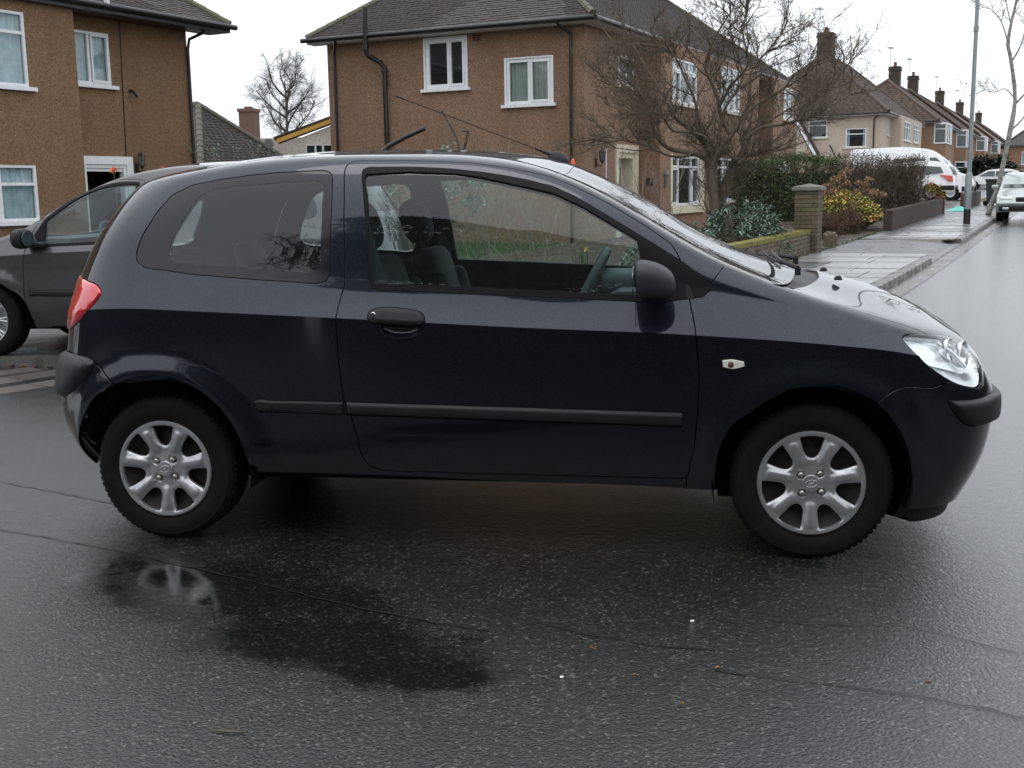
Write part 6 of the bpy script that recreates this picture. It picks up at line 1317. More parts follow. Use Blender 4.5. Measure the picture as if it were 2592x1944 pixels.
        bl = [Vector((q.x, q.y, zsurf(q.x, q.y) + .010)) for q in bl]; m.tube(bl, .0055, 6)
        for a, b in zip(bl[:-1], bl[1:]): mid = (a + b) / 2 + Vector((0, 0, .022)); m.tube([a, mid, b], .0035, 5)
        add(m, 'wiper', 'black_plastic')
    for wy in (.55, 1.05):
        m = MB(); q = Vector((2.594, wy, .9735)); m.lathe([(.011, -.006), (.010, .003), (.007, .009), (.003, .012), (0, .0125)], 14, Matrix.Translation(q) @ Matrix.Scale(1.5, 4, (1, 0, 0))); add(m, 'washer_jet', 'black_plastic')
    # bonnet release hood ridge strip between roof and windscreen
    # door mirror: rounded shell, flat at the back
    for sy in (1, -1):
        bm = bmesh.new(); bmesh.ops.create_icosphere(bm, subdivisions=4, radius=1); Y = lambda y_: y_ if sy > 0 else 1.6 - y_
        for v in bm.verts:
            c = v.co.copy(); f = lambda t, p: math.copysign(abs(t)**p, t)
            x_ = f(c.x, .8) * (.105 if c.x > 0 else .034); z_ = f(c.z, .72) * .070 * (1 - .10 * c.x); y_ = f(c.y, .72) * .095 * (1 - .12 * c.x)
            v.co = Vector((1.866 + x_ - z_ * .12, Y(-.135 + y_), 1.022 + z_ - .012 * (c.x > 0) * c.x))
        m = MB(); bm.verts.index_update(); m.add([v.co.copy() for v in bm.verts], [[v.index for v in f.verts] for f in bm.faces]); bm.free()
        mir = add(m, 'door_mirror', 'grey_plastic')
        m = MB(); m.bbox((1.87, min(Y(-.07), Y(.055)), .965), (1.945, max(Y(-.07), Y(.055)), 1.012), .012); o = add(m, 'mirror_arm', 'black_plastic'); o.parent = mir
        m = MB(); m.prism([(1.868, Y(.047), .945), (2.035, Y(.030), .945), (2.02, Y(.045), .985), (1.845, Y(.108), 1.145)], (0, -.018 * sy, 0)); o = add(m, 'mirror_base_plate', 'black_plastic'); o.parent = mir
        m = MB(); m.prism([(1.8295, Y(-.135 + .075 * math.cos(a)), 1.022 + .052 * math.sin(a)) for a in np.linspace(0, 2 * math.pi, 25)[:-1]], (-.003, 0, 0)); o = add(m, 'mirror_glass', 'far_glass'); o.parent = mir
    # cabin
    seat(car, root, .97, .44, .44); seat(car, root, 1.02, 1.16, .44)
    m = MB(); m.bbox((.02, .22, .42), (.52, 1.38, .58), .05); m.bbox((-.05, .22, .50), (.10, 1.38, .98), .05, Matrix.Translation((.15, 0, -.02)) @ Matrix.Rotation(R_(-14), 4, 'Y')); rs = add(m, 'rear_bench', 'seat_fabric')
    for y_ in (.48, 1.12):
        m = MB(); m.bbox((-.045, -.13, 0), (.045, .13, .16), .045, Matrix.Translation((-.02, y_, .965)) @ Matrix.Rotation(R_(-14), 4, 'Y')); o = add(m, 'headrest', 'seat_fabric'); o.parent = rs
    m = MB(); pr = [(1.78, .60), (1.70, .78), (1.70, .93), (1.76, .965), (1.95, .965), (2.22, .945), (2.24, .60)]
    m.prism([(x_, .09, z_) for x_, z_ in pr], (0, 1.42, 0)); ds = add(m, 'dashboard', 'dash_teal', sm=30)
    m = MB(); m.bbox((1.66, .30, .93), (1.86, .58, 1.02), .03); o = add(m, 'instrument_hood', 'dash_teal'); o.parent = ds
    # steering wheel, tilted, driver on the near side
    m = MB(); Ms = Matrix.Translation((1.615, .44, .93)) @ Matrix.Rotation(R_(-64), 4, 'Y'); n = 40
    m.tube([Ms @ Vector((.185 * math.cos(a), .185 * math.sin(a), 0)) for a in np.linspace(0, 2 * math.pi, n + 1)], .0165, 10, False)
    m.lathe([(.0, .0), (.05, -.002), (.065, -.015), (.05, -.04), (0, -.05)], 20, Ms)
    for a in (R_(0), R_(125), R_(235)): m.tube([Ms @ Vector((.04 * math.cos(a), .04 * math.sin(a), -.02)), Ms @ Vector((.18 * math.cos(a), .18 * math.sin(a), 0))], [.018, .012], 8)
    m.tube([Ms @ Vector((0, 0, -.03)), Ms @ Vector((0, 0, -.25))], .03, 10)
    st = add(m, 'steering_wheel', 'dash_teal')
    m = MB(); m.tube([(1.70, .36, .915), (1.66, .24, .95)], [.010, .013], 8); o = add(m, 'indicator_stalk', 'trim_dark'); o.parent = st
    m = MB(); m.box((1.50, .62, .5), (1.70, .98, .82)); m.bbox((.9, .66, .3), (1.65, .94, .52), .03); add(m, 'centre_console', 'trim_dark', sm=30)
    for y_, s1 in ((.135, 1), (1.465, -1)):   # seat belts hanging from the door pillars
        m = MB(); pts = [Vector((.80, y_, 1.20)), Vector((.845, y_ + .03 * s1, 1.02)), Vector((.93, y_ + .06 * s1, .80)), Vector((1.0, y_ + .06 * s1, .55))]
        for a, b in zip(pts[:-1], pts[1:]): w_ = Vector((.024, 0, .008)); m.quad(a - w_, a + w_, b + w_, b - w_)
        add(m, 'seat_belt', 'belt_grey', sm=None)
    m = MB(); m.bbox((1.60, .68, 1.30), (1.63, .92, 1.36), .012); m.tube([(1.62, .8, 1.35), (1.66, .8, 1.375)], .008, 6); add(m, 'interior_mirror', 'trim_dark')
    m = MB(); m.box((-.45, .14, .55), (.0, 1.46, .60)); add(m, 'boot_floor', 'trim_dark', sm=None)
    return car
hero = build_hero()
# ------------------------------------------------------------------ taupe car on the left, same panel method on a stretched body
def left_car():
    O = OUT
    def xf(P):
        P = np.asarray(P, float); d = 2.455 - P[..., 0]; z = P[..., 2]
        z2 = z * 1.03 + .062 - .075 * np.clip((P[..., 0] - 1.9) / .5, 0, 1) * np.clip((z - .85) / .2, 0, 1)
        return np.stack([-3.63 + d + .25 * np.clip(d, 0, 1.2), 4.4 + P[..., 1], z2], -1)
    R0 = {n: p for n, p in hero_regions()}
    reg = [(k, R0[k]) for k in ('rarch', 'farch')] + [('head', R0['head']), ('strip', O['L_strip']), ('tail', R0['tail']), ('glass', O['L_glass']), ('seal', O['L_seal']), ('qwi', R0['qwi']), ('qw', R0['qw']), ('door', O['L_door']), ('rwin', R0['rwin']), ('gate', R0['gate']), ('ws', R0['ws']), ('cowl', R0['cowl']), ('bonnet', R0['bonnet']), ('grille', R0['grille']), ('fbump', R0['fbump']), ('fender', [[.765, -.02], [.765, .3], [.75, .9], [.76, 1.16], [.8, 1.24]] + [q for q in R0['fender'][13:]]), ('rbump', R0['rbump'])]
    B = Body(HERO, reg, insets=[('strip', (.01,))], cell=.05, xf=xf, flip=True); B.nxf = lambda n: n * np.array([-1, 1, 1])
    root = (-3.63 + 1.35, 5.2, .065); car = empty('parked_car', root, 'taupe grey car parked on the left behind the dark hatchback, its nose out of frame', 'car')
    P = lambda n, r, m, **k: B.panel(n, r, m, car, root, **k)
    P('body_shell', ['shell'], 'paint_taupe', sides='both'); P('windscreen', ['ws'], 'screen_glass', sides='both', flange=.002); P('scuttle_panel', ['cowl'], 'black_plastic', sides='both', off=-.01, gap=0); P('bonnet', ['bonnet'], 'paint_taupe', sides='both'); P('grille', ['grille'], 'black_plastic', sides='both', off=-.01)
    P('front_bumper', ['fbump'], 'paint_taupe', sides='both'); P('rear_bumper', ['rbump'], 'paint_taupe', sides='both'); P('tailgate', ['gate'], 'paint_taupe', sides='both'); P('rear_window', ['rwin'], 'car_glass', sides='both', flange=.001)
    for sd in ('near', 'far'):
        P('front_wing', ['fender'], 'paint_taupe', sides=sd); d = P('door', ['door'], 'paint_taupe', sides=sd); o = P('window_seal', ['seal'], 'rubber_seal', sides=sd, off=.001, gap=.0005); o.parent = d; o = P('window_glass', ['glass'], 'car_glass', sides=sd, off=-.006, gap=-.002, flange=.001); o.parent = d
        o = P('rub_strip', ['strip'], 'black_plastic', sides=sd, gap=.001, raised=(.012, .012, ['strip']), flange=.01); o.parent = d
        P('quarter_window_border', ['qw'], 'frit_black', sides=sd); P('quarter_window_glass', ['qwi'], 'car_glass', sides=sd, off=-.002, gap=-.002, flange=.001); P('headlight', ['head'], 'lamp_silver', sides=sd, raised=(.004, .014, ['head'])); P('tail_light', ['tail'], 'lens_red', sides=sd)
    P('inner_trim', ['shell', 'door', 'seal', 'strip', 'fender', 'gate'], 'trim_dark', sides='both', off=-.034, gap=.004, flange=.001)
    rv = Vector(root)
    def add(mb, name, mat, par_=car, sm=50): o = mb.build(name, mat, par_, sm); o.data.transform(Matrix.Translation(-rv)); return o
    m = MB(); m.box((-3.4, 4.6, .28), (-.6, 5.8, .34)); add(m, 'underbody', 'trim_dark', sm=None)
    for wx in (-3.63, -3.63 + 2.455 + .30):
        for y0, y1, inw in ((4.41, 4.6, 1), (5.99, 5.8, -1)):
            m = MB(); n = 16; ring = [(wx + .36 * math.cos(a), .36 + .36 * math.sin(a)) for a in np.linspace(R_(-4), R_(184), n)]; ya, yb = (4.42, 4.72) if inw > 0 else (5.68, 5.98)
            for (xa, za), (xb, zb) in zip(ring[:-1], ring[1:]): m.quad((xa, ya, za), (xb, ya, zb), (xb, yb, zb), (xa, yb, za))
            m.poly([(x_, 4.72 if inw > 0 else 5.68, z_) for x_, z_ in ring]); add(m, 'wheel_housing', 'trim_dark')
            # many-spoked alloy
            Mi = Matrix.Translation((wx, y0, .375)) @ Matrix.Rotation(R_(90) * inw, 4, 'X'); w = MB(); w.lathe([(.0, -.02), (.04, -.018), (.055, -.03), (.05, -.05), (.0, -.05)], 20, Mi); w.lathe([(.19, -.03), (.195, 0), (.205, .003), (.208, -.008), (.2, -.02), (.198, -.16), (.19, -.16)], 48, Mi)
            for k in range(9):
                for s in (-.045, .045):
                    a = 2 * math.pi * k / 9 + s; a2 = 2 * math.pi * k / 9 + s * 2.0; w.tube([Mi @ Vector((.045 * math.cos(a), .045 * math.sin(a), -.028)), Mi @ Vector((.12 * math.cos(a), .12 * math.sin(a), -.018)), Mi @ Vector((.197 * math.cos(a2), .197 * math.sin(a2), -.012))], [.013, .010, .010], 6)
            w.lathe([(.185, -.07), (.0, -.08)], 24, Mi); wo = add(w, 'wheel', 'hubcap_silver'); t = MB(); t.lathe([(.202, -.004), (.215, .004), (.25, .008), (.275, .002), (.298, -.012), (.308, -.03), (.309, -.16), (.295, -.185), (.24, -.19), (.2, -.17)], 64, Mi); to = add(t, 'tyre', 'tyre_rubber'); to.parent = wo
    # mirror
    bm = bmesh.new(); bmesh.ops.create_icosphere(bm, subdivisions=3, radius=1)
    for v in bm.verts: c = v.co; f = lambda t, p: math.copysign(abs(t)**p, t); v.co = Vector((-3.15 - f(c.x, .8) * (.075 if c.x > 0 else .04) + .0, 4.27 + f(c.y, .75) * .11, 1.03 + f(c.z, .75) * .080))
    m = MB(); bm.verts.index_update(); m.add([v.co.copy() for v in bm.verts], [[v.index for v in f_.verts] for f_ in bm.faces]); bm.free(); mi = add(m, 'door_mirror', 'black_plastic')
    m = MB(); m.prism([(-3.108, 4.27 + .085 * math.cos(a), 1.03 + .062 * math.sin(a)) for a in np.linspace(0, 6.283, 21)[:-1]], (.004, 0, 0)); o = add(m, 'mirror_glass', 'far_glass'); o.parent = mi
    m = MB(); m.bbox((-3.18, 4.33, .955), (-3.02, 4.46, 1.0), .015); o = add(m, 'mirror_arm', 'black_plastic'); o.parent = mi
    m = MB(); m.prism([(-2.98, 4.5, .6), (-2.98, 4.5, .95), (-2.85, 4.5, 1.02), (-3.35, 4.5, 1.02), (-3.5, 4.5, .6)], (0, 1.4, 0)); add(m, 'dashboard', 'dash_teal', sm=30)
    m = MB(); Ms = Matrix.Translation((-2.62, 4.75, .98)) @ Matrix.Rotation(R_(62), 4, 'Y'); m.tube([Ms @ Vector((.18 * math.cos(a), .18 * math.sin(a), 0)) for a in np.linspace(0, 6.283, 31)], .016, 8, False); m.tube([Ms @ Vector((-.17, 0, 0)), Ms @ Vector((.17, 0, 0))], .02, 6); add(m, 'steering_wheel', 'dash_teal')
    for yy in (4.85, 5.55):
        m = MB(); m.bbox((-2.15, yy - .24, .5), (-1.65, yy + .24, .66), .05); s = add(m, 'seat', 'seat_fabric'); m = MB(); m.bbox((-1.80, yy - .23, .6), (-1.66, yy + .23, 1.2), .05); m.bbox((-1.76, yy - .13, 1.2), (-1.67, yy + .13, 1.42), .04); o = add(m, 'seat_back', 'seat_fabric'); o.parent = s
left_car()

# ------------------------------------------------------------------ simpler lofted bodies for the far vehicles
def loft_car(name, label, cat, loc, rz, prof, W, mat, wheels, glass, lamps=(), zg=0.0, tum=.16, belt=.95, group=None, extras=()):
    """prof: closed side outline (x, z), nose towards +x. The sides lean inwards above the belt line."""
    T = empty(name, loc, label, cat, group, rz); n = len(prof); P = smooth_loop(np.array(prof), .12, True, 30)
    def yy(z, f): lean = tum * max(0, z - belt) / .7; return (W / 2 - lean) * f
    cx_ = P[:, 0].mean(); rings = []
    for f, sh in ((1.0, .06), (.985, .02), (.93, .0)):
        rings.append([Vector((cx_ + (q[0] - cx_) * (1 - sh / 2.2), -yy(q[1], f) , q[1] - (.0 if q[1] < belt else sh * .55))) for q in P])
    rows = rings + [[Vector((v.x, -v.y, v.z)) for v in r] for r in rings[::-1]]; m = MB(); k = len(P); vs = [v for r in rows for v in r]
    fs = [(i * k + j, i * k + (j + 1) % k, (i + 1) * k + (j + 1) % k, (i + 1) * k + j) for i in range(len(rows) - 1) for j in range(k)] + [tuple(range(k))[::-1], tuple((len(rows) - 1) * k + j for j in range(k))]
    m.add(vs, fs); m.build('body', mat, T, 35)
    for nm, poly, gm in glass:
        for s in (-1, 1):
            g = MB(); pl_ = [Vector((x_, s * (yy(z_, 1.0) + .006), z_)) for x_, z_ in poly]; g.prism(pl_, (0, -s * .02, 0)); g.build(nm, gm, T)
    for nm, (x0, z0, x1, z1), gm in extras:   # full-width panes and trims across the car, lying on the outline between two points
        g = MB(); d = Vector((x1 - x0, 0, z1 - z0)); nn = Vector((d.z, 0, -d.x)).normalized() * .014; nn = nn if nn.x * 1 + nn.z > -9 else nn
        ym0, ym1 = yy(z0, .90), yy(z1, .90); a = [Vector((x0, -ym0, z0)), Vector((x0, ym0, z0)), Vector((x1, ym1, z1)), Vector((x1, -ym1, z1))]; off = Vector((-d.z, 0, d.x)).normalized() * .012
        g.prism([q - off for q in a], off * 2.2); g.build(nm, gm, T)
    for nm, poly, lm in lamps:
        for s in (-1, 1): g = MB(); g.prism([Vector((x_, s * (yy(z_, 1.0) + .012), z_)) for x_, z_ in poly], (0, -s * .16, 0)); g.build(nm, lm, T)
    for wx in wheels[:-1]:
        r = wheels[-1]
        for s in (-1, 1):
            Mi = Matrix.Translation((wx, s * (W / 2 + .004), r)) @ Matrix.Rotation(R_(90) * (-s) * -1 if False else R_(90) * (1 if s < 0 else -1), 4, 'X')
            a = MB(); a.lathe([(r * 1.13, .006), (r * 1.16, .0), (r * 1.02, -.002), (r * 1.02, .006)], 28, Mi); a.lathe([(0, .003), (r * 1.10, .003)], 28, Mi); a.build('wheel_arch', 'black_plastic', T)
            t = MB(); t.lathe([(r * .66, .012), (r * .75, .022), (r * .95, .018), (r, -.01), (r, -.18), (r * .6, -.2)], 28, Mi); wo = t.build('wheel', 'tyre_rubber', T, 40); h = MB(); h.lathe([(r * .66, .016), (r * .60, .006), (r * .3, .018), (0, .02)], 20, Mi)
            ho = h.build('hubcap', 'hubcap_silver', wo, 40)
    return T
# white panel van, nose towards the street
az = math.atan2(E2.y, E2.x)
van_p = [(2.85, .35), (2.95, .75), (2.80, 1.12), (2.20, 1.30), (1.30, 2.15), (.9, 2.40), (.3, 2.50), (-2.7, 2.52), (-2.85, 2.42), (-2.9, .40), (-2.6, .32)]
v0 = Vector((12.9, 56.0, 0)); loft_car('panel_van', 'tall white panel van parked behind the hedge, nose towards the pavement', 'van', (v0.x, v0.y, gz(v0.x, v0.y) + .15), az, van_p, 1.98, 'white_paint', (1.95, -1.75, .34), [('side_window', [(1.95, 1.34), (1.05, 1.34), (.92, 2.02), (1.22, 2.02)], 'far_glass'), ('load_window', [(.72, 1.62), (-.75, 1.62), (-.75, 2.0), (.72, 2.0)], 'far_glass')],
         lamps=[('headlight', [(2.86, .95), (2.45, 1.15), (2.50, .85)], 'lamp_silver'), ('door_mirror', [(1.75, 1.42), (1.62, 1.42), (1.60, 1.68), (1.70, 1.68)], 'black_plastic'), ('bumper', [(2.97, .38), (2.97, .62), (2.45, .62), (2.45, .38)], 'black_plastic')], tum=.10, belt=1.3, extras=[('windscreen', (2.15, 1.36, 1.38, 2.08), 'far_glass')])
suv_p = [(2.1, .40), (2.15, .75), (2.0, .98), (1.1, 1.10), (.35, 1.55), (-.3, 1.64), (-1.6, 1.62), (-1.95, 1.50), (-2.15, 1.05), (-2.2, .60), (-2.1, .38)]
s0 = Vector((11.4, 49.6, 0)); loft_car('suv', 'white compact SUV with red tail lamp parked behind the long wall', 'car', (s0.x, s0.y, gz(s0.x, s0.y) + .28), az + math.pi, suv_p, 1.82, 'white_paint', (1.3, -1.3, .34), [('side_window', [(.95, 1.10), (-.2, 1.06), (-.2, 1.48), (.28, 1.46)], 'far_glass'), ('rear_side_window', [(-.28, 1.06), (-1.75, 1.18), (-1.62, 1.42), (-.9, 1.48), (-.28, 1.48)], 'far_glass')],
         lamps=[('tail_light', [(-1.62, 1.08), (-2.14, 1.04), (-2.18, .80), (-2.05, .78), (-1.78, .98)], 'reflector_red'), ('bumper', [(-2.22, .42), (-2.22, .62), (-1.65, .62), (-1.65, .42)], 'black_plastic')], extras=[('rear_window', (-2.02, 1.44, -2.17, 1.08), 'far_glass')])
w0 = st(92.5, .2); hat_p = [(2.0, .38), (2.05, .68), (1.9, .84), (1.15, .98), (.35, 1.40), (-.2, 1.47), (-1.3, 1.44), (-1.75, 1.30), (-2.0, .95), (-2.05, .5), (-1.95, .35)]
loft_car('hatchback', 'white hatchback parked side-on far up the street by the leaning tree', 'car', (24.7, 88.3, gz(24.7, 88.3) + .12), az + math.pi, hat_p, 1.72, 'white_paint', (1.3, -1.25, .31), [('side_window', [(.95, .98), (-.15, .95), (-.15, 1.33), (.28, 1.33)], 'far_glass'), ('rear_side_window', [(-.22, .95), (-1.5, 1.02), (-1.35, 1.28), (-.22, 1.33)], 'far_glass')], lamps=[('tail_light', [(-1.6, 1.26), (-1.95, 1.0), (-2.0, .85), (-1.75, .98)], 'reflector_red')])
sil_p = [(2.25, .30), (2.32, .55), (2.22, .74), (1.25, .95), (.35, 1.38), (-.2, 1.44), (-.9, 1.41), (-1.5, 1.10), (-2.2, 1.02), (-2.3, .5), (-2.2, .32)]
sp = Vector((11.75, 31.3, 0)); azs = math.atan2(-E1.y, -E1.x); T = loft_car('saloon_car', 'silver-green saloon parked facing the camera at the right edge of the frame', 'car', (sp.x + E1.x * 1.9, sp.y + E1.y * 1.9, gz(sp.x + E1.x * 1.9, sp.y + E1.y * 1.9)), azs, sil_p, 1.76, 'silver_paint', (1.40, -1.3, .315), [('side_window', [(1.0, .95), (-.1, .93), (-.1, 1.30), (.30, 1.30)], 'far_glass'), ('rear_side_window', [(-.18, .93), (-1.2, .98), (-.85, 1.30), (-.18, 1.30)], 'far_glass')],
         extras=[('windscreen', (1.18, .97, .42, 1.33), 'far_glass')])
for s in (-1, 1):
    m = MB(); m.bbox((2.14, s * .62 - .17, .60), (2.27, s * .62 + .17, .74), .03); m.build('headlight', 'lamp_silver', T, 40); m = MB(); m.bbox((2.27, s * .62 - .09, .36), (2.33, s * .62 + .09, .44), .02); m.build('fog_lamp', 'chrome', T, 40); m = MB(); m.bbox((.95, s * 1.0 - .10, .95), (1.08, s * 1.0 + .10, 1.08), .04); m.build('door_mirror', 'silver_paint', T, 40)
m = MB(); m.bbox((2.24, -.36, .58), (2.31, .36, .72), .02); m.build('grille', 'black_plastic', T, 40); m = MB(); m.bbox((2.28, -.80, .33), (2.325, .80, .48), .02); m.build('lower_grille', 'black_plastic', T, 40)
# far parked dark car beyond the white one
loft_car('hatchback', 'dark car just visible beyond the white hatchback', 'car', (30.0, 103, gz(30, 103)), az + math.pi, hat_p, 1.72, 'far_dark_paint', (1.3, -1.25, .31), [('side_window', [(.95, .98), (-1.4, .98), (-1.3, 1.28), (.28, 1.33)], 'far_glass')])

# ------------------------------------------------------------------ street furniture and small things
lp = Vector((9.40, 28.5, 0)); zb = gz(lp.x, lp.y) + .115; L = empty('street_lamp', (lp.x, lp.y, zb), 'tall grey lamp post with a black-painted foot standing on the pavement', 'street lamp')
m = MB(); m.tube([(0, 0, 0), (0, 0, .40)], .090, 20); m.build('painted_foot', 'iron_black', L, 50); m = MB(); m.tube([(0, 0, .40), (0, 0, 1.30), (0, 0, 1.38)], [.089, .089, .062], 20); m.bbox((-.095, -.05, .55), (-.085, .05, 1.0), .004); m.build('base_section', 'post_grey', L, 50)
m = MB(); m.tube([(0, 0, 1.36), (0, 0, 8.2)], [.060, .045], 16); m.tube([(0, 0, 5.0), (0, 0, 5.14)], .068, 16); m.tube([(0, 0, 8.2), (.1, -.03, 8.35), (.9, -.28, 8.45)], [.045, .04, .035], 10); m.build('column', 'post_grey', L, 50)
m = MB(); m.bbox((.8, -.40, 8.38), (1.35, -.20, 8.52), .04); m.build('lamp_head', 'post_grey', L, 50)
bp = st(47.2, .10); B_ = empty('wheelie_bin', (bp.x, bp.y, bp.z + .12), 'dark green wheelie bin standing between the lamp post and the leaning tree', 'bin', rz=az); m = MB()
m.add([(x_ * s, y_ * s, z_) for z_, s in ((.08, .40), (.98, .5)) for x_, y_ in ((-.55, -.5), (.55, -.5), (.55, .5), (-.55, .5))], [(3, 2, 1, 0), (4, 5, 6, 7), (0, 1, 5, 4), (1, 2, 6, 5), (2, 3, 7, 6), (3, 0, 4, 7)]); m.build('body', 'bin_dark', B_); m = MB(); m.bbox((-.32, -.28, .98), (.32, .28, 1.06), .03); m.build('lid', 'bin_dark', B_, 40)
m = MB(); m.tube([(-.26, -.22, .1), (-.26, -.17, .1)], .1, 12); m.tube([(-.26, .17, .1), (-.26, .22, .1)], .1, 12); m.build('wheel', 'tyre_rubber', B_, 40)
tp = st(40.6, -.6); m = MB(); m.lathe([(0, .16), (.14, .15), (.5, .06), (.9, .01), (1.0, 0)], 24); plain('teal_plastic', (.06, .42, .33), .35); o = m.build('plastic_cover', 'teal_plastic', None, 60, loc=(tp.x, tp.y, tp.z + .13)); o.scale = (.55, .35, 1); tag(o, 'shallow teal plastic cover lying in the far driveway opening', 'cover')
oc = MB(); oc.lathe([(.0, .55), (.02, .54), (.06, .36), (.10, .02), (.16, .02), (.16, 0)], 16); o = oc.build('traffic_cone', 'orange_plastic', None, 40, loc=(.17, 14.2, 1.12)); 
o.location = (.356, 12.6, 1.25); tag(o, 'small orange cone tip showing beside the roof aerial', 'cone')
# things lying on the wet road
def litter(name, px, py, lab, cat, mat, sz, ln, rz):
    bm = bmesh.new(); bmesh.ops.create_icosphere(bm, subdivisions=2, radius=1)
    for v in bm.verts: v.co = Vector((v.co.x * ln, v.co.y * sz, max(v.co.z, -.3) * sz * .45)) * (1 + .2 * mnoise.noise(v.co * 1.7 + Vector((px, py, 0)) * 9))
    me = bpy.data.meshes.new(name); bm.to_mesh(me); bm.free(); me.materials.append(MAT[mat]); o = link(name, me, None, (px, py, sz * .14), (0, 0, rz)); tag(o, lab, cat)
def leafl(px, py, lab, rz, s=.02):
    m = MB(); n = 9; pts = [(s * 1.5 * math.cos(a), s * .8 * math.sin(a) * (1 + .25 * math.sin(5 * a)), .004 + .006 * abs(math.sin(a))) for a in np.linspace(0, 6.283, n + 1)[:-1]]; m.add([(0, 0, .003)] + pts, [(0, i + 1, (i + 1) % n + 1) for i in range(n)]); m.tube([(s * 1.4, 0, .006), (s * 2.4, .004, .006)], .0012, 4)
    o = m.build('fallen_leaf', 'leaf_fallen', None, None, loc=(px, py, .002)); o.rotation_euler = (0, 0, rz); at = o.data.attributes.new('rnd', 'FLOAT', 'POINT'); at.data.foreach_set('value', [random.random()] * len(o.data.vertices)); tag(o, lab, 'leaf', 'fallen leaves on the road')
litter('pebble', 2.036, -.646, 'small white pebble on the dark repair strip in front of the door', 'pebble', 'paper_white', .005, .007, .4)
litter('pebble', 1.678, -1.109, 'white pebble nearest the puddle, left of the yellow leaf scrap', 'pebble', 'paper_white', .005, .006, 1.2)
leafl(2.106, -1.014, 'small tan leaf on the road, above the rust-coloured one', .5, .007); leafl(2.008, -1.252, 'rust-coloured curled leaf nearest the camera', 2.1, .005); leafl(1.743, -.915, 'thin straw-coloured leaf scrap left of the others', -.4, .006); leafl(2.66, -1.048, 'dark red leaf stalk lying farthest right on the road', .2, .006); leafl(1.877, -1.091, 'tiny yellow leaf scrap beside the white pebble', .1, .005)
for i, (x_, y_) in enumerate(((-3.30, 4.36), (-3.18, 4.34), (-3.05, 4.33), (-3.42, 4.38))): leafl(x_, y_, ('largest orange leaf in the gutter below the taupe car', 'orange leaf second from the right in the gutter by the low kerb', 'orange leaf nearest the dark hatchback in the gutter by the low kerb', 'leftmost leaf in the gutter by the low kerb')[i], i * 1.3, .022)
m = MB((.893, -1.544, 0)); m.tube([(.84, -1.54, .005), (.88, -1.546, .007), (.93, -1.54, .005)], [.002, .0035, .002], 6); tag(m.build('twig', 'bark_brown', None, 60, loc=(.893, -1.544, 0)), 'short dark twig on the road near the bottom left', 'twig')
# ------------------------------------------------------------------ trees, hedges, shrubs
def twig_tree(name, label, cat, loc, limbs, mat, rng, k=(9, 6, 5), Ls=((.5, 1.1), (.22, .5), (.08, .22)), rad=(.016, .006, .0026), trop=((0, 0, .12),) * 3, wob=(.20, .28, .3), ang=((.5, 1.15),) * 3, trunkname='trunk', group=None, leafc=None, tips=None, t0=(.25, .1, .1)):
    """limbs: list of (points, radii) thick enough to be drawn as trunk; then three orders of finer branches"""
    T = empty(name, loc, label, cat, group); root = Vector(loc); m = MB()
    for pts, rr in limbs:
        P = [Vector(p) for p in pts]; Q = []; RR = []
        for i in range(len(P) - 1):   # catmull through the points for knotty curves
            a, b, c, d = P[max(i - 1, 0)], P[i], P[i + 1], P[min(i + 2, len(P) - 1)]
            for s in (0, .33, .66): Q.append(.5 * ((2 * b) + (-a + c) * s + (2 * a - 5 * b + 4 * c - d) * s * s + (-a + 3 * b - 3 * c + d) * s**3)); RR.append(rr[i] + (rr[i + 1] - rr[i]) * s)
        Q.append(P[-1]); RR.append(rr[-1]); RR = [r * (1 + .12 * mnoise.noise(q * 9)) for r, q in zip(RR, Q)]; m.tube(Q, RR, 9)
    m.build(trunkname, mat, T, 180)
    base = []
    for pts, rr in limbs:
        if max(rr) > .13 and len(limbs) > 1 and len(pts) < 9 and tips is None: continue
        P = np.array([tuple(p) for p in pts]); s = np.concatenate([[0], np.cumsum(np.linalg.norm(np.diff(P, axis=0), axis=1))]); q = np.linspace(0, s[-1], 10); base.append(np.stack([np.interp(q, s, P[:, i]) for i in range(3)], 1))
    cur = np.array(base); parts = []; allends = []
    for lv in range(3):
        Pn = sprout(cur, k[lv], t0[lv], 1.0, ang[lv], Ls[lv], wob[lv], trop[lv], rng)
        R0 = rad[lv] * rng.uniform(.6, 1.2, (len(Pn), 1)) * np.linspace(1, .35, Pn.shape[1])[None]; parts.append(tubes_np(Pn, R0, 4 if lv == 0 else 3)); cur = Pn; allends.append(Pn)
    V, F = merge_np(parts); stuffpart('crown', np_mesh('crown', V, F, mat, 4, smooth=True), T)
    if leafc:
        lm, n, size, zmin = leafc; E_ = cur.reshape(-1, 3); E_ = E_[E_[:, 2] > zmin]; c = E_[rng.integers(0, len(E_), n)] + rng.normal(0, .012, (n, 3)); V, F, A = leaves_np(c, size, rng); stuffpart('dry_seeds', np_mesh('dry_seeds', V, F, lm, 4, attr=A), T)
    return T
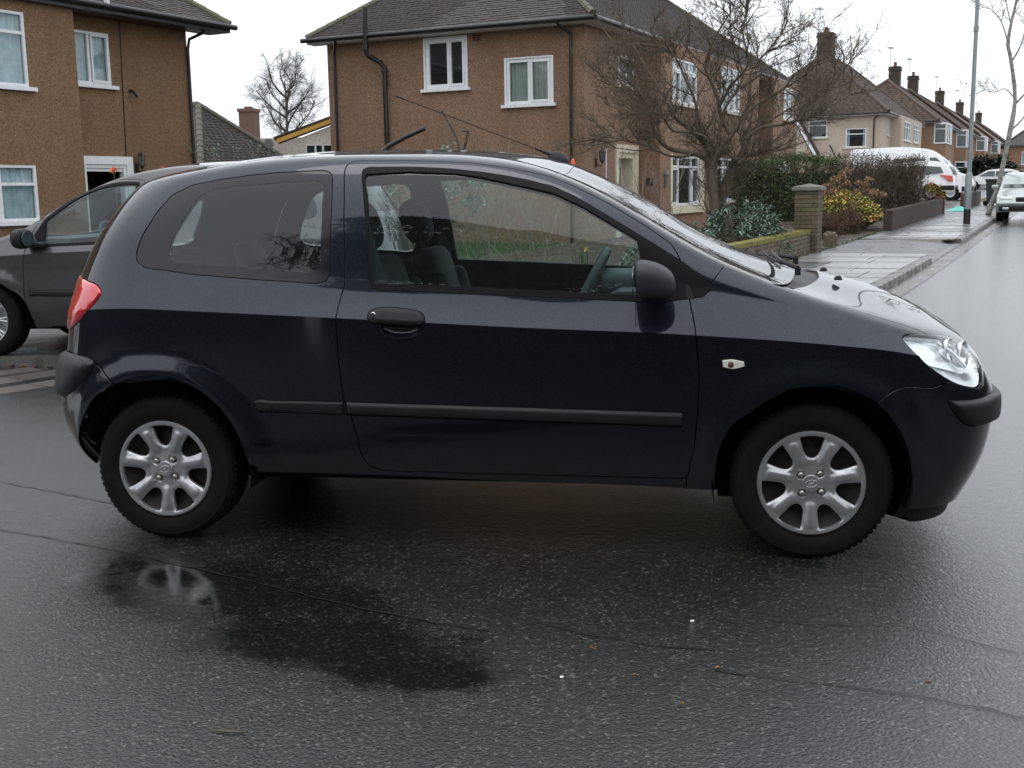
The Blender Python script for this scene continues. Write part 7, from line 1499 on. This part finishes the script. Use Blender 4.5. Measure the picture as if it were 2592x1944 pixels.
BT = {"TL":[(-0.22,0.1),(-0.27,1.01),(-0.3,1.32),(-0.35,1.66),(-0.29,1.89),(-0.2,2.01)],"TR":[(-0.22,0.1),(-0.16,1.06),(-0.1,1.37),(0.03,1.68),(0.13,1.85),(0.23,2.01),(0.27,2.18),(0.26,2.34)],
"L1":[(-0.34,1.79),(-0.55,1.95),(-0.78,2.01),(-1.04,2.06),(-1.22,2.17),(-1.36,2.38),(-1.41,2.56),(-1.46,2.77),(-1.57,3.0),(-1.78,3.24),(-1.99,3.4),(-2.12,3.58)],
"L1b":[(-0.62,1.99),(-0.88,1.93),(-1.15,1.97),(-1.41,2.09),(-1.67,2.2),(-1.94,2.25),(-2.2,2.35),(-2.47,2.41)],
"L2":[(-0.35,1.68),(-0.4,1.97),(-0.47,2.15),(-0.63,2.33),(-0.81,2.49),(-0.97,2.6),(-1.1,2.78),(-1.18,2.96),(-1.36,3.22),(-1.52,3.48),(-1.68,3.74),(-1.83,4.0),(-1.94,4.18)],
"L2b":[(-0.81,2.49),(-1.02,2.7),(-1.15,2.91),(-1.31,2.99),(-1.57,3.08),(-1.78,3.11),(-1.99,3.24),(-2.26,3.33),(-2.47,3.52)],
"L3":[(-0.47,2.15),(-0.52,2.36),(-0.57,2.56),(-0.61,2.79),(-0.69,3.05),(-0.82,3.31),(-0.9,3.51),(-1.03,3.72),(-1.21,3.9),(-1.42,4.08)],
"L5":[(-0.2,2.01),(-0.14,2.17),(-0.01,2.27),(-0.04,2.37),(-0.14,2.55),(-0.21,2.78),(-0.25,2.98),(-0.38,3.29),(-0.49,3.55),(-0.45,3.69),(-0.39,3.89),(-0.29,4.11),(-0.17,4.3),(-0.07,4.47)],
"L5b":[(-0.21,2.83),(-0.12,2.98),(0.0,3.18),(0.2,3.37),(0.3,3.57),(0.25,3.79),(0.19,4.04),(0.24,4.36),(0.31,4.65)],
"L6":[(0.26,2.34),(0.22,2.51),(0.27,2.66),(0.36,2.76),(0.49,2.86),(0.71,2.98),(0.89,3.1),(1.13,3.24),(1.37,3.43),(1.61,3.67),(1.85,3.88)],
"L7":[(0.25,2.23),(0.4,2.33),(0.6,2.43),(0.9,2.45),(1.15,2.51),(1.4,2.58),(1.64,2.7),(1.88,2.82),(2.12,2.96)],
"L7b":[(0.4,2.33),(0.5,2.46),(0.7,2.55),(0.9,2.67),(1.14,2.81),(1.39,2.93),(1.7,3.12),(1.99,3.36)],
"L8":[(0.15,1.78),(0.28,1.9),(0.44,2.01)],"L9":[(-0.13,2.01),(-0.06,2.17),(0.02,2.32),(0.12,2.47),(0.21,2.67),(0.31,2.87),(0.33,3.12),(0.33,3.42),(0.47,3.66),(0.67,3.9),(0.86,4.14),(0.98,4.38)],
"L12":[(-0.26,2.04),(-0.47,2.28),(-0.76,2.36),(-1.02,2.39),(-1.2,2.63),(-1.41,2.71),(-1.67,2.67),(-1.94,2.57)],
"L13":[(-0.24,1.96),(-0.21,2.27),(-0.17,2.47),(-0.14,2.68),(-0.04,2.88),(0.11,3.07),(0.2,3.32),(0.12,3.62),(0.02,3.93),(-0.04,4.23),(-0.02,4.57)],"L14":[(0.13,1.85),(-0.11,2.01),(-0.37,2.15),(-0.52,2.33)]}
DEP = dict(TL=0, TR=.15, L1=-.35, L1b=.4, L2=.5, L2b=.9, L3=-.6, L5=.2, L5b=-.5, L6=.5, L7=-.5, L7b=.3, L8=0, L9=.7, L12=-.8, L13=-.3, L14=.2)
RAD = dict(TL=(.105, .078), TR=(.105, .062), L1=(.055, .014), L1b=(.030, .010), L2=(.058, .012), L2b=(.028, .010), L3=(.036, .010), L5=(.060, .012), L5b=(.032, .010), L6=(.042, .012), L7=(.042, .010), L7b=(.028, .009), L8=(.042, .026), L9=(.052, .010), L12=(.032, .010), L13=(.034, .010), L14=(.040, .024))
bx, by = 2.75, 17.6; dx = Vector((math.cos(.05), -math.sin(.05), 0)); dy = Vector((math.sin(.05), math.cos(.05), 0)); limbs = []
for k_, pts in BT.items():
    z0 = pts[0][1]; L = sum(math.dist(a, b) for a, b in zip(pts[:-1], pts[1:])); s = 0; P = []
    for i, (x_, z_) in enumerate(pts):
        if i: s += math.dist(pts[i - 1], pts[i])
        f = s / L; start = (z0 - 1.6) * .1
        d = DEP[k_] * f * min(1.6, L * .6) + (.10 if k_ == 'TR' else 0)
        P.append(Vector((bx, by, 0)) + dx * x_ + dy * d + Vector((0, 0, z_)))
    r0, r1 = RAD[k_]; n = len(P); limbs.append((P, [r0 + (r1 - r0) * (i / (n - 1))**.8 for i in range(n)]))
twig_tree('garden_tree', 'wide bare multi-stemmed tree with crooked limbs in the brown house front garden', 'tree', (bx - .2, by, gz(bx, by)), [([Vector(p) - Vector((bx - .2, by, gz(bx, by))) for p in P], r) for P, r in limbs], 'bark_brown', np.random.default_rng(3),
          k=(14, 10, 7), Ls=((.45, 1.2), (.22, .55), (.08, .26)), rad=(.014, .0062, .0030), trop=((0, 0, .10), (0, 0, .10), (0, 0, .05)), wob=(.22, .26, .30), ang=((.35, 1.0), (.35, 1.0), (.3, 1.1)), leafc=('leaf_dead', 7000, .030, 2.9))
def auto_tree(name, label, loc, H, mat, rng, spread, k=(9, 8, 6), ang=((.5, 1.15),) * 3, lean=0.0, nl=9, tr=.16, trunk_f=.35, cat='tree', Ls=None, rad=None, trop=None, leafc=None, group=None):
    limbs = [([Vector((lean * z, .05 * math.sin(z * 2), z)) for z in np.linspace(0, H * .82, 8)], list(np.linspace(tr, tr * .18, 8)))]
    for i in range(nl):
        z = H * (trunk_f + (.80 - trunk_f) * i / nl); a = i * 2.4 + rng.uniform(-.3, .3); L = spread * (1.1 - .75 * (z / H - trunk_f)); P = [Vector((lean * z, 0, z))]; d = Vector((math.cos(a), math.sin(a), .55))
        for j in range(6): d = (d + Vector((rng.normal(0, .15), rng.normal(0, .15), .10))).normalized(); P.append(P[-1] + d * L / 6)
        limbs.append((P, list(np.linspace(tr * .38, tr * .07, 7))))
    Ls = Ls or ((spread * .25, spread * .6), (spread * .12, spread * .28), (spread * .05, spread * .12)); rad = rad or (tr * .09, tr * .04, tr * .022)
    return twig_tree(name, label, cat, loc, limbs, mat, rng, k=k, Ls=Ls, rad=rad, ang=ang, trop=trop or ((0, 0, .15),) * 3, tips=True, t0=(.2, .1, .1), leafc=leafc, group=group)
auto_tree('bare_tree', 'rounded bare tree in the distance between the two brown houses', (-23.0, 66.5, 0), 10.3, 'bark_grey', np.random.default_rng(8), 2.75, k=(12, 8, 7), nl=15, tr=.20, trunk_f=.42, rad=(.016, .008, .0045), trop=((0, 0, .02),) * 3, ang=((.3, .8),) * 3)
auto_tree('bare_tree', 'far bare treetop low behind the bungalow chimney', (-24, 58, 0), 5.0, 'bark_grey', np.random.default_rng(18), 2.0, k=(7, 6, 6), nl=9, tr=.12, rad=(.02, .012, .008))
# pale leaning street tree
bb = Vector((11.40, 34.5, .386)); pts = [(0, 0), (.10, .40), (.26, .93), (.44, 2.02), (.51, 2.50), (.62, 3.58), (.43, 4.78), (.32, 5.25), (.38, 5.84), (.5, 6.54), (.62, 7.6)]
rr = [.09, .078, .072, .068, .085, .055, .06, .055, .045, .035, .02]; limbs = [([Vector((x_, 0, z_)) for x_, z_ in pts], rr)]
for s, e_, r_ in (((.62, 3.58), [(.30, 3.9), (.0, 3.8), (-.45, 4.0)], .02), ((.45, 4.7), [(.7, 5.2), (.85, 5.9), (.8, 6.6)], .03), ((.32, 5.25), [(.1, 5.9), (-.2, 6.3), (-.5, 6.5)], .022), ((.6, 3.4), [(1.0, 3.9), (1.1, 4.6), (1.2, 5.3)], .035), ((.51, 2.6), [(.9, 3.0), (1.1, 3.6), (1.3, 4.0)], .03), ((.38, 5.8), [(.2, 6.5), (.1, 7.1)], .02), ((.5, 6.5), [(.8, 6.9), (.9, 7.4)], .02)):
    P = [Vector((s[0], 0, s[1]))] + [Vector((x_, .1 * i, z_)) for i, (x_, z_) in enumerate(e_)]; limbs.append((P, list(np.linspace(r_, r_ * .3, len(P)))))
twig_tree('street_tree', 'slender pale-barked leaning tree at the pavement edge beside the silver car', 'tree', tuple(bb), limbs, 'bark_birch', np.random.default_rng(21), k=(6, 5, 4), Ls=((.3, .8), (.15, .4), (.08, .2)), rad=(.012, .007, .005), tips=True, t0=(.45, .15, .1))

def shrub_twigs(name, label, loc, n, H, spread, mat, rng, cat='shrub', rad=.009, k=(6, 5), Ls=((.3, .6), (.12, .28)), leafc=None, ang=(.3, .8)):
    T = empty(name, loc, label, cat); S0 = np.zeros((n, 3)); S0[:, :2] = rng.normal(0, spread * .12, (n, 2)); a = rng.uniform(0, 2 * np.pi, n); q = rng.uniform(0, spread, n); D0 = np.stack([np.cos(a) * q, np.sin(a) * q, np.full(n, H)], 1)
    P = grow(S0, D0, H * rng.uniform(.7, 1.15, n), 8, .13, (0, 0, .02), rng); parts = [tubes_np(P, rad * np.linspace(1, .35, 8)[None] * rng.uniform(.7, 1.2, (n, 1)), 5)]; cur = P
    for i in range(2): cur = sprout(cur, k[i], .25, 1, ang, Ls[i], .2, (0, 0, .12), rng); parts.append(tubes_np(cur, rad * (.42, .26)[i] * np.linspace(1, .5, cur.shape[1])[None] * np.ones((len(cur), 1)), 3))
    V, F = merge_np(parts); stuffpart('twigs', np_mesh('twigs', V, F, mat, 4, smooth=True), T)
    if leafc: E_ = cur.reshape(-1, 3); c = E_[rng.integers(0, len(E_), leafc[1])]; V, F, A = leaves_np(c, leafc[2], rng); stuffpart('leaves', np_mesh('leaves', V, F, leafc[0], 4, attr=A), T)
    return T
g = lambda x, y: gz(x, y) + .1
shrub_twigs('bare_shrub', 'pale bare shrub in front of the cream door surround', (1.15, 16.6, g(1.15, 16.6)), 7, 1.75, .75, 'bark_pale', np.random.default_rng(31), rad=.011)
shrub_twigs('bare_shrub', 'pale bare twigs showing just above the middle of the car roof', (-1.5, 15.2, .1), 14, 2.2, 1.1, 'bark_pale', np.random.default_rng(32), rad=.010)
shrub_twigs('bare_shrub', 'pale leggy shrub seen through the door window behind the headrests', (-.2, 12.2, .0), 10, 1.55, 1.5, 'bark_pale', np.random.default_rng(34), rad=.008)
shrub_twigs('leafy_shrub', 'grey-green leafy shrub seen through the rear of the door window', (-2.2, 14.0, .0), 14, 1.75, 1.3, 'bark_pale', np.random.default_rng(36), leafc=('leaf_silver', 2600, .06))
# cut, ivy-clad stumps against the side wall above the roof
for P, r_, lab in (([(-4.6, 18.6, 1.7), (-3.97, 18.7, 2.28), (-3.6, 18.7, 2.46), (-3.2, 18.7, 2.62)], .055, 'thick black sawn-off branch leaning along the side wall'), ([(-2.42, 18.4, 1.4), (-2.36, 18.4, 2.2), (-2.26, 18.4, 2.52), (-2.38, 18.4, 2.54)], .030, 'black hooked stump end poking above the roof'), ([(-2.3, 18.4, 1.4), (-2.5, 18.4, 2.4), (-2.78, 18.4, 2.93)], .022, 'thin black sapling stem rising towards the aerial')):
    m = MB(P[0]); m.tube(P, list(np.linspace(r_, r_ * .75, len(P))), 8); o = m.build('cut_branch', 'iron_black', None, 60, loc=P[0]); tag(o, lab, 'branch')

def hedge(name, label, pts, h, th, twigmat, leafmat, ntw, nlf, rng, lsize=.05, topshoots=.35, brown=None, wave=.10):
    P = [Vector((x, y, 0)) for x, y in pts]; root = Vector((*pts[0], gz(*pts[0]))); T = empty(name, tuple(root), label, 'hedge'); seg = P[1] - P[0]; L = seg.length; u = np.array(seg / L); nn = np.array([u[1], -u[0], 0])
    t = rng.uniform(0, L, ntw); w = rng.uniform(-th / 2, th / 2, ntw); S0 = t[:, None] * u + w[:, None] * nn; S0[:, 2] = rng.uniform(0, h * .75, ntw)
    D0 = rng.normal(0, .32, (ntw, 3)) + np.array([0, 0, 1.]); Lh = np.minimum(rng.uniform(.35, .9, ntw), h + topshoots * rng.random(ntw)**3 - S0[:, 2]); Lh = np.maximum(Lh, .12)
    Pb = grow(S0, D0, Lh, 5, .2, (0, 0, .1), rng); ch_ = sprout(Pb, 3, .2, 1, (.4, .9), (.10, .28), .2, (0, 0, .1), rng, 4)
    V, F = merge_np([tubes_np(Pb, .0075 * np.linspace(1, .4, 5)[None] * np.ones((ntw, 1)), 3), tubes_np(ch_, .0045 * np.linspace(1, .5, 4)[None] * np.ones((len(ch_), 1)), 3)]); stuffpart('twigs', np_mesh('twigs', V, F, twigmat, 4), T)
    n = nlf; t = rng.uniform(0, L, n); face = rng.random(n) < .55; w = np.where(face, np.sign(rng.normal(size=n)) * th / 2 + rng.normal(0, .05, n), rng.uniform(-th / 2, th / 2, n)); z = np.where(rng.random(n) < .22, h + rng.normal(0, .07, n), rng.uniform(.1, h, n)); z += wave * np.sin(t * 2.1) * (z > h * .8); w += .07 * np.sin(t * 1.7 + z * 2)
    C = t[:, None] * u + w[:, None] * nn; C[:, 2] = z; V, F, A = leaves_np(C, lsize, rng)
    stuffpart('foliage', np_mesh('foliage', V, F, leafmat, 4, attr=A), T)
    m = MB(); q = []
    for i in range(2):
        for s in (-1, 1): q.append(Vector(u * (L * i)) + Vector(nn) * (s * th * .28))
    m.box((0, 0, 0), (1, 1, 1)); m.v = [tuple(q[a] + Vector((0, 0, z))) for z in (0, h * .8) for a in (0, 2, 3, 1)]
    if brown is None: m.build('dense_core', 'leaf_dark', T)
    return T
hA = st(31.5, -6.6); hM = st(34.0, -3.7); hB = st(36.3, -1.45)
hedge('privet_hedge', 'dense dark green clipped hedge behind the gate pillar and bare tree', [(hA.x - 1.2, hA.y - .35), (hM.x, hM.y)], 2.0, .8, 'bark_brown', 'leaf_hedge', 1600, 26000, np.random.default_rng(41), .062, .3)
hedge('twiggy_hedge', 'thin brown see-through twiggy hedge in front of the white car and van', [(hM.x, hM.y), (hB.x, hB.y)], 2.0, .6, 'bark_brown', 'leaf_brown_hedge', 2600, 5200, np.random.default_rng(43), .045, .5, brown=True)

def rosettes(name, label, loc, centres, leafmat, rng, size=.10, nl=14, stemmat='bark_brown', cat='shrub', el=4.5, stems=True, base=(0, 0, 0), up=.5, partname='leaves'):
    T = empty(name, loc, label, cat); C = np.asarray(centres); n = len(C); a = rng.uniform(0, 2 * np.pi, (n, nl)); e = rng.uniform(-.5, 1.0, (n, nl)) + up - .5; D = np.stack([np.cos(a) * np.cos(e), np.sin(a) * np.cos(e), np.sin(e)], -1).reshape(-1, 3)
    CC = np.repeat(C, nl, 0) + rng.normal(0, size * .12, (n * nl, 3)) + np.array([0, 0, 1]) * rng.uniform(-size, 0, (n * nl, 1)); q = unit(np.cross(D, np.array([0, 0, 1.]) + rng.normal(0, .2, D.shape))); s = size * rng.uniform(.7, 1.25, (len(CC), 1)); droop = np.array([0, 0, -1.]) * s * .18
    V = np.stack([CC, CC + D * s * .5 + q * s / el * .5, CC + D * s + droop, CC + D * s * .5 - q * s / el * .5], 1).reshape(-1, 3); F = np.arange(len(V)).reshape(-1, 4); at = np.repeat(np.clip(np.repeat(rng.random(n), nl) * .7 + rng.random(len(CC)) * .3, 0, 1), 4)
    stuffpart(partname, np_mesh(partname, V, F, leafmat, 4, attr=at), T)
    if stems:
        B = np.tile(np.array(base, float), (n, 1)); B[:, :2] += C[:, :2] * .45 + rng.normal(0, .05, (n, 2)); t = np.linspace(0, 1, 5)[None, :, None]; P = B[:, None] * (1 - t) + C[:, None] * t; P[:, 1:4] += rng.normal(0, .02, (n, 3, 3)); V, F = tubes_np(P, .0055 * np.ones((n, 5)), 4); stuffpart('stems', np_mesh('stems', V, F, stemmat, 4), T)
    return T
def mound(n, rx, ry, h, rng, zmin=.15):
    a = rng.uniform(0, 2 * np.pi, n); r = np.sqrt(rng.random(n)); z = h * np.sqrt(np.maximum(0, 1 - r**2)) * rng.uniform(.72, 1.08, n); z = np.maximum(z, zmin); return np.stack([np.cos(a) * r * rx, np.sin(a) * r * ry, z], 1)
r_ = np.random.default_rng(51)
p_ = st(16.3, -2.0); rosettes('silver_shrub', 'sprawling grey-green leafy shrub under the bare tree behind the mossy wall', (p_.x, p_.y, p_.z + .1), mound(190, .85, 1.5, .98, r_), 'leaf_silver', r_, .115, 16, up=.35)
p_ = st(13.4, -2.3); rosettes('silver_shrub', 'lower grey-green shrub just beyond the windscreen', (p_.x, p_.y, p_.z + .1), mound(120, .8, 1.3, .80, r_), 'leaf_silver', r_, .11, 16, up=.35)
p_ = st(18.6, -2.4); rosettes('laurel_shrub', 'dark glossy low shrub against the gate pillar', (p_.x, p_.y, p_.z + .1), mound(90, .55, .9, .72, r_), 'leaf_dark', r_, .13, 12, el=2.6)
p_ = st(30.0, -2.6); hyd = empty('hydrangea', (p_.x, p_.y, p_.z + .1), 'hydrangea with faded brown mophead flowers behind the long wall', 'shrub')
hc = mound(46, 1.0, 1.25, 1.42, r_, .8); hc[:, 1] += .2; V = []; F = []; A_ = []
for i, c in enumerate(hc):
    n = 80; d = unit(r_.normal(0, 1, (n, 3))); d[:, 2] = np.abs(d[:, 2]) * 1.0 - .25; rad_ = r_.uniform(.10, .15); v, f, a = leaves_np(c + d * rad_, .05, r_, 1.1, unit(np.cross(d, r_.normal(0, 1, (n, 3))))); me = None
    fh = link('flower_head', np_mesh('flower_head', v - c, f, 'petal_brown', 4, attr=a), hyd, tuple(c))
B = hc * np.array([.4, .4, 0]); t = np.linspace(0, 1, 4)[None, :, None]; V, F = tubes_np(B[:, None] * (1 - t) + hc[:, None] * t, .007 * np.ones((len(hc), 4)), 4); stuffpart('stems', np_mesh('stems', V, F, 'bark_brown', 4), hyd)
p_ = st(27.9, -2.3); rosettes('yellow_shrub', 'low variegated yellow and green shrub with red tinges behind the long wall', (p_.x, p_.y, p_.z + .1), mound(560, .95, 2.3, .92, r_, .35), 'leaf_yellow', r_, .10, 9, el=2.0, up=.6)
p_ = st(25.0, -1.75); shrub_twigs('brown_bush', 'dead brown twiggy bush between the pillar and the long wall', (p_.x, p_.y, p_.z), 70, .62, .8, 'bark_brown', np.random.default_rng(55), rad=.007, k=(6, 6), Ls=((.15, .35), (.06, .16)), leafc=('leaf_dead', 5200, .035), ang=(.5, 1.2))
p_ = st(22.9, -2.0); shrub_twigs('brown_bush', 'small reddish brown bush just right of the gate pillar', (p_.x, p_.y, p_.z), 50, .62, .8, 'bark_brown', np.random.default_rng(56), rad=.007, k=(6, 6), Ls=((.15, .3), (.06, .16)), leafc=('leaf_dead', 3600, .04), ang=(.5, 1.2))
p_ = st(50, -2.5); rosettes('yellow_shrub', 'small yellow-green shrub beside the far short wall', (p_.x, p_.y, p_.z + .3), mound(60, .5, .7, .8, r_, .3), 'leaf_yellow', r_, .14, 9, el=2.0)
p_ = st(98, -3.2); rosettes('evergreen_bush', 'dark round evergreen bush behind the far white hatchback', (p_.x, p_.y, p_.z), mound(260, 2.6, 2.6, 2.7, r_, .4), 'leaf_dark', r_, .42, 12, el=2.4, stems=False)
# orange flowers over the taupe car, daffodils, garden plants by the left house
for (x_, y_, z_), lab in (((-5.27, 11.28, 1.66), 'tallest orange flower cluster above the taupe car roof'), ((-5.47, 11.2, 1.60), 'lower orange flower cluster left of the tallest one'), ((-6.02, 11.3, 1.66), 'small orange flower on a bent stem under the left door surround')):
    T = empty('orange_flower', (x_, y_, .07), lab, 'flower'); n = 60; d = unit(r_.normal(0, 1, (n, 3))); c = np.array([0, 0, z_ - .0]) + d * np.array([.035, .035, .03]); V, F, A = leaves_np(c, .035, r_); stuffpart('flower_head', np_mesh('flower_head', V, F, 'petal_orange', 4, attr=A), T); m = MB(); m.tube([(0, 0, 0), (.03, 0, z_ * .5), (0, 0, z_)], .008, 5); m.build('stem', 'blade_green', T)
T = shrub_twigs('ivy_shrub', 'leggy greyish shrub in front of the bungalow wall', (-7.6, 20.0, .1), 16, 2.2, .9, 'bark_pale', np.random.default_rng(61), leafc=('leaf_silver', 1500, .05), rad=.008)
T = empty('hedge_top', (-9.4, 22.6, .1), 'dark clipped hedge at the foot of the bungalow roof', 'hedge'); C = r_.uniform([-1.4, -.4, 1.2], [2.2, .4, 1.95], (6000, 3)); V, F, A = leaves_np(C, .07, r_); stuffpart('foliage', np_mesh('foliage', V, F, 'leaf_dark', 4, attr=A), T)
for i, (x_, y_) in enumerate(((.42, 13.6),)):
    T = empty('daffodil', (x_, y_, .13), ('yellow daffodil clump seen through the door window, nearest the steering wheel', 'yellow daffodil clump in the middle of the side lawn', 'daffodil clump farthest left on the side lawn')[i], 'flower'); n = 26; S0 = r_.normal(0, .06, (n, 3)); S0[:, 2] = 0; P = grow(S0, r_.normal(0, .22, (n, 3)) + np.array([0, 0, 1]), r_.uniform(.25, .42, n), 5, .06, (0, 0, 0), r_); V, F = tubes_np(P, .006 * np.linspace(1, .4, 5)[None] * np.ones((n, 1)), 3); stuffpart('blades', np_mesh('blades', V, F, 'blade_green', 4, attr=np.repeat(r_.random(n), 15)), T)
    V, F, A = leaves_np(P[:1, -1].repeat(9, 0), .06, r_); stuffpart('petals', np_mesh('petals', V, F, 'petal_yellow', 4, attr=A), T)
# rough grass on the side lawn
n = 9000; xy = r_.uniform([13.4, -15], [20, -7], (n, 2)); S0 = np.array([tuple(st(a, b, .10)) for a, b in xy]); P = grow(S0, r_.normal(0, .35, (n, 3)) + np.array([0, 0, 1]), r_.uniform(.05, .16, n), 3, .15, (0, 0, 0), r_); V, F = tubes_np(P, .004 * np.array([[1, .8, .2]]) * np.ones((n, 1)), 3); o = link('grass', np_mesh('grass', V, F, 'blade_green', 4, attr=np.repeat(r_.random(n), 9))); tag(o, 'rough wet grass of the side lawn seen through the car windows', 'grass', kind='stuff')
# moss and weeds along the wall foot and in the paving joints
n = 2600; a_ = r_.uniform(11.2, 38, n); b_ = -1.14 + np.abs(r_.normal(0, .03, n)) + np.where(a_ > 18.3, .03, 0); C = np.array([tuple(st(a, b, .12 + r_.uniform(0, .03))) for a, b in zip(a_, b_)]); V, F, A = leaves_np(C, .03, r_); o = link('weeds', np_mesh('weeds', V, F, 'blade_green', 4, attr=A)); tag(o, 'moss and small weeds along the foot of the garden walls', 'weeds', kind='stuff')
# reflected near-side tree, and hedges added out of view to darken reflections
auto_tree('bare_tree', 'bare tree on the near side of the road, mirrored in the car window', (-4.5, -17.0, 0), 8.6, 'bark_grey', np.random.default_rng(71), 3.0, k=(8, 7, 6), nl=12, tr=.2, trunk_f=.25, rad=(.03, .016, .01))
hd_ = hedge('privet_hedge', 'very tall ragged evergreen hedge across the road, mirrored in the car', [(-3.1, -12.2), (9.5, -12.2)], 7.9, 1.6, 'bark_brown', 'leaf_hedge', 3200, 46000, np.random.default_rng(73), .20, .7, wave=.35)
h0_ = st(-7, 10.5); h1_ = st(42, 10.5)
hd_ = hedge('privet_hedge', 'long dark hedge added out of view across the street to darken the front bumper reflection', [(h0_.x, h0_.y), (h1_.x, h1_.y)], 2.6, 1.2, 'bark_brown', 'leaf_hedge', 900, 22000, np.random.default_rng(77), .16, .5)
hd_ = hedge('privet_hedge', 'tall hedge added out of view far to the left to darken the rear bumper corner reflection', [(-14.5, -11.0), (-16, 2.2)], 3.0, 1.2, 'bark_brown', 'leaf_hedge', 500, 12000, np.random.default_rng(78), .14, .6)
hd_ = hedge('privet_hedge', 'medium clipped hedge across the road, mirrored below the rear side window', [(-16, -12.0), (-3.6, -12.2)], 3.2, 1.2, 'bark_brown', 'leaf_hedge', 500, 12000, np.random.default_rng(75), .14, .6)
hd_ = hedge('privet_hedge', 'tall dark hedge on the near side of the road, mirrored in the front wing', [(11, -12.0), (24, -9)], 3.2, 1.2, 'bark_brown', 'leaf_hedge', 500, 9000, np.random.default_rng(74), .14, .6)
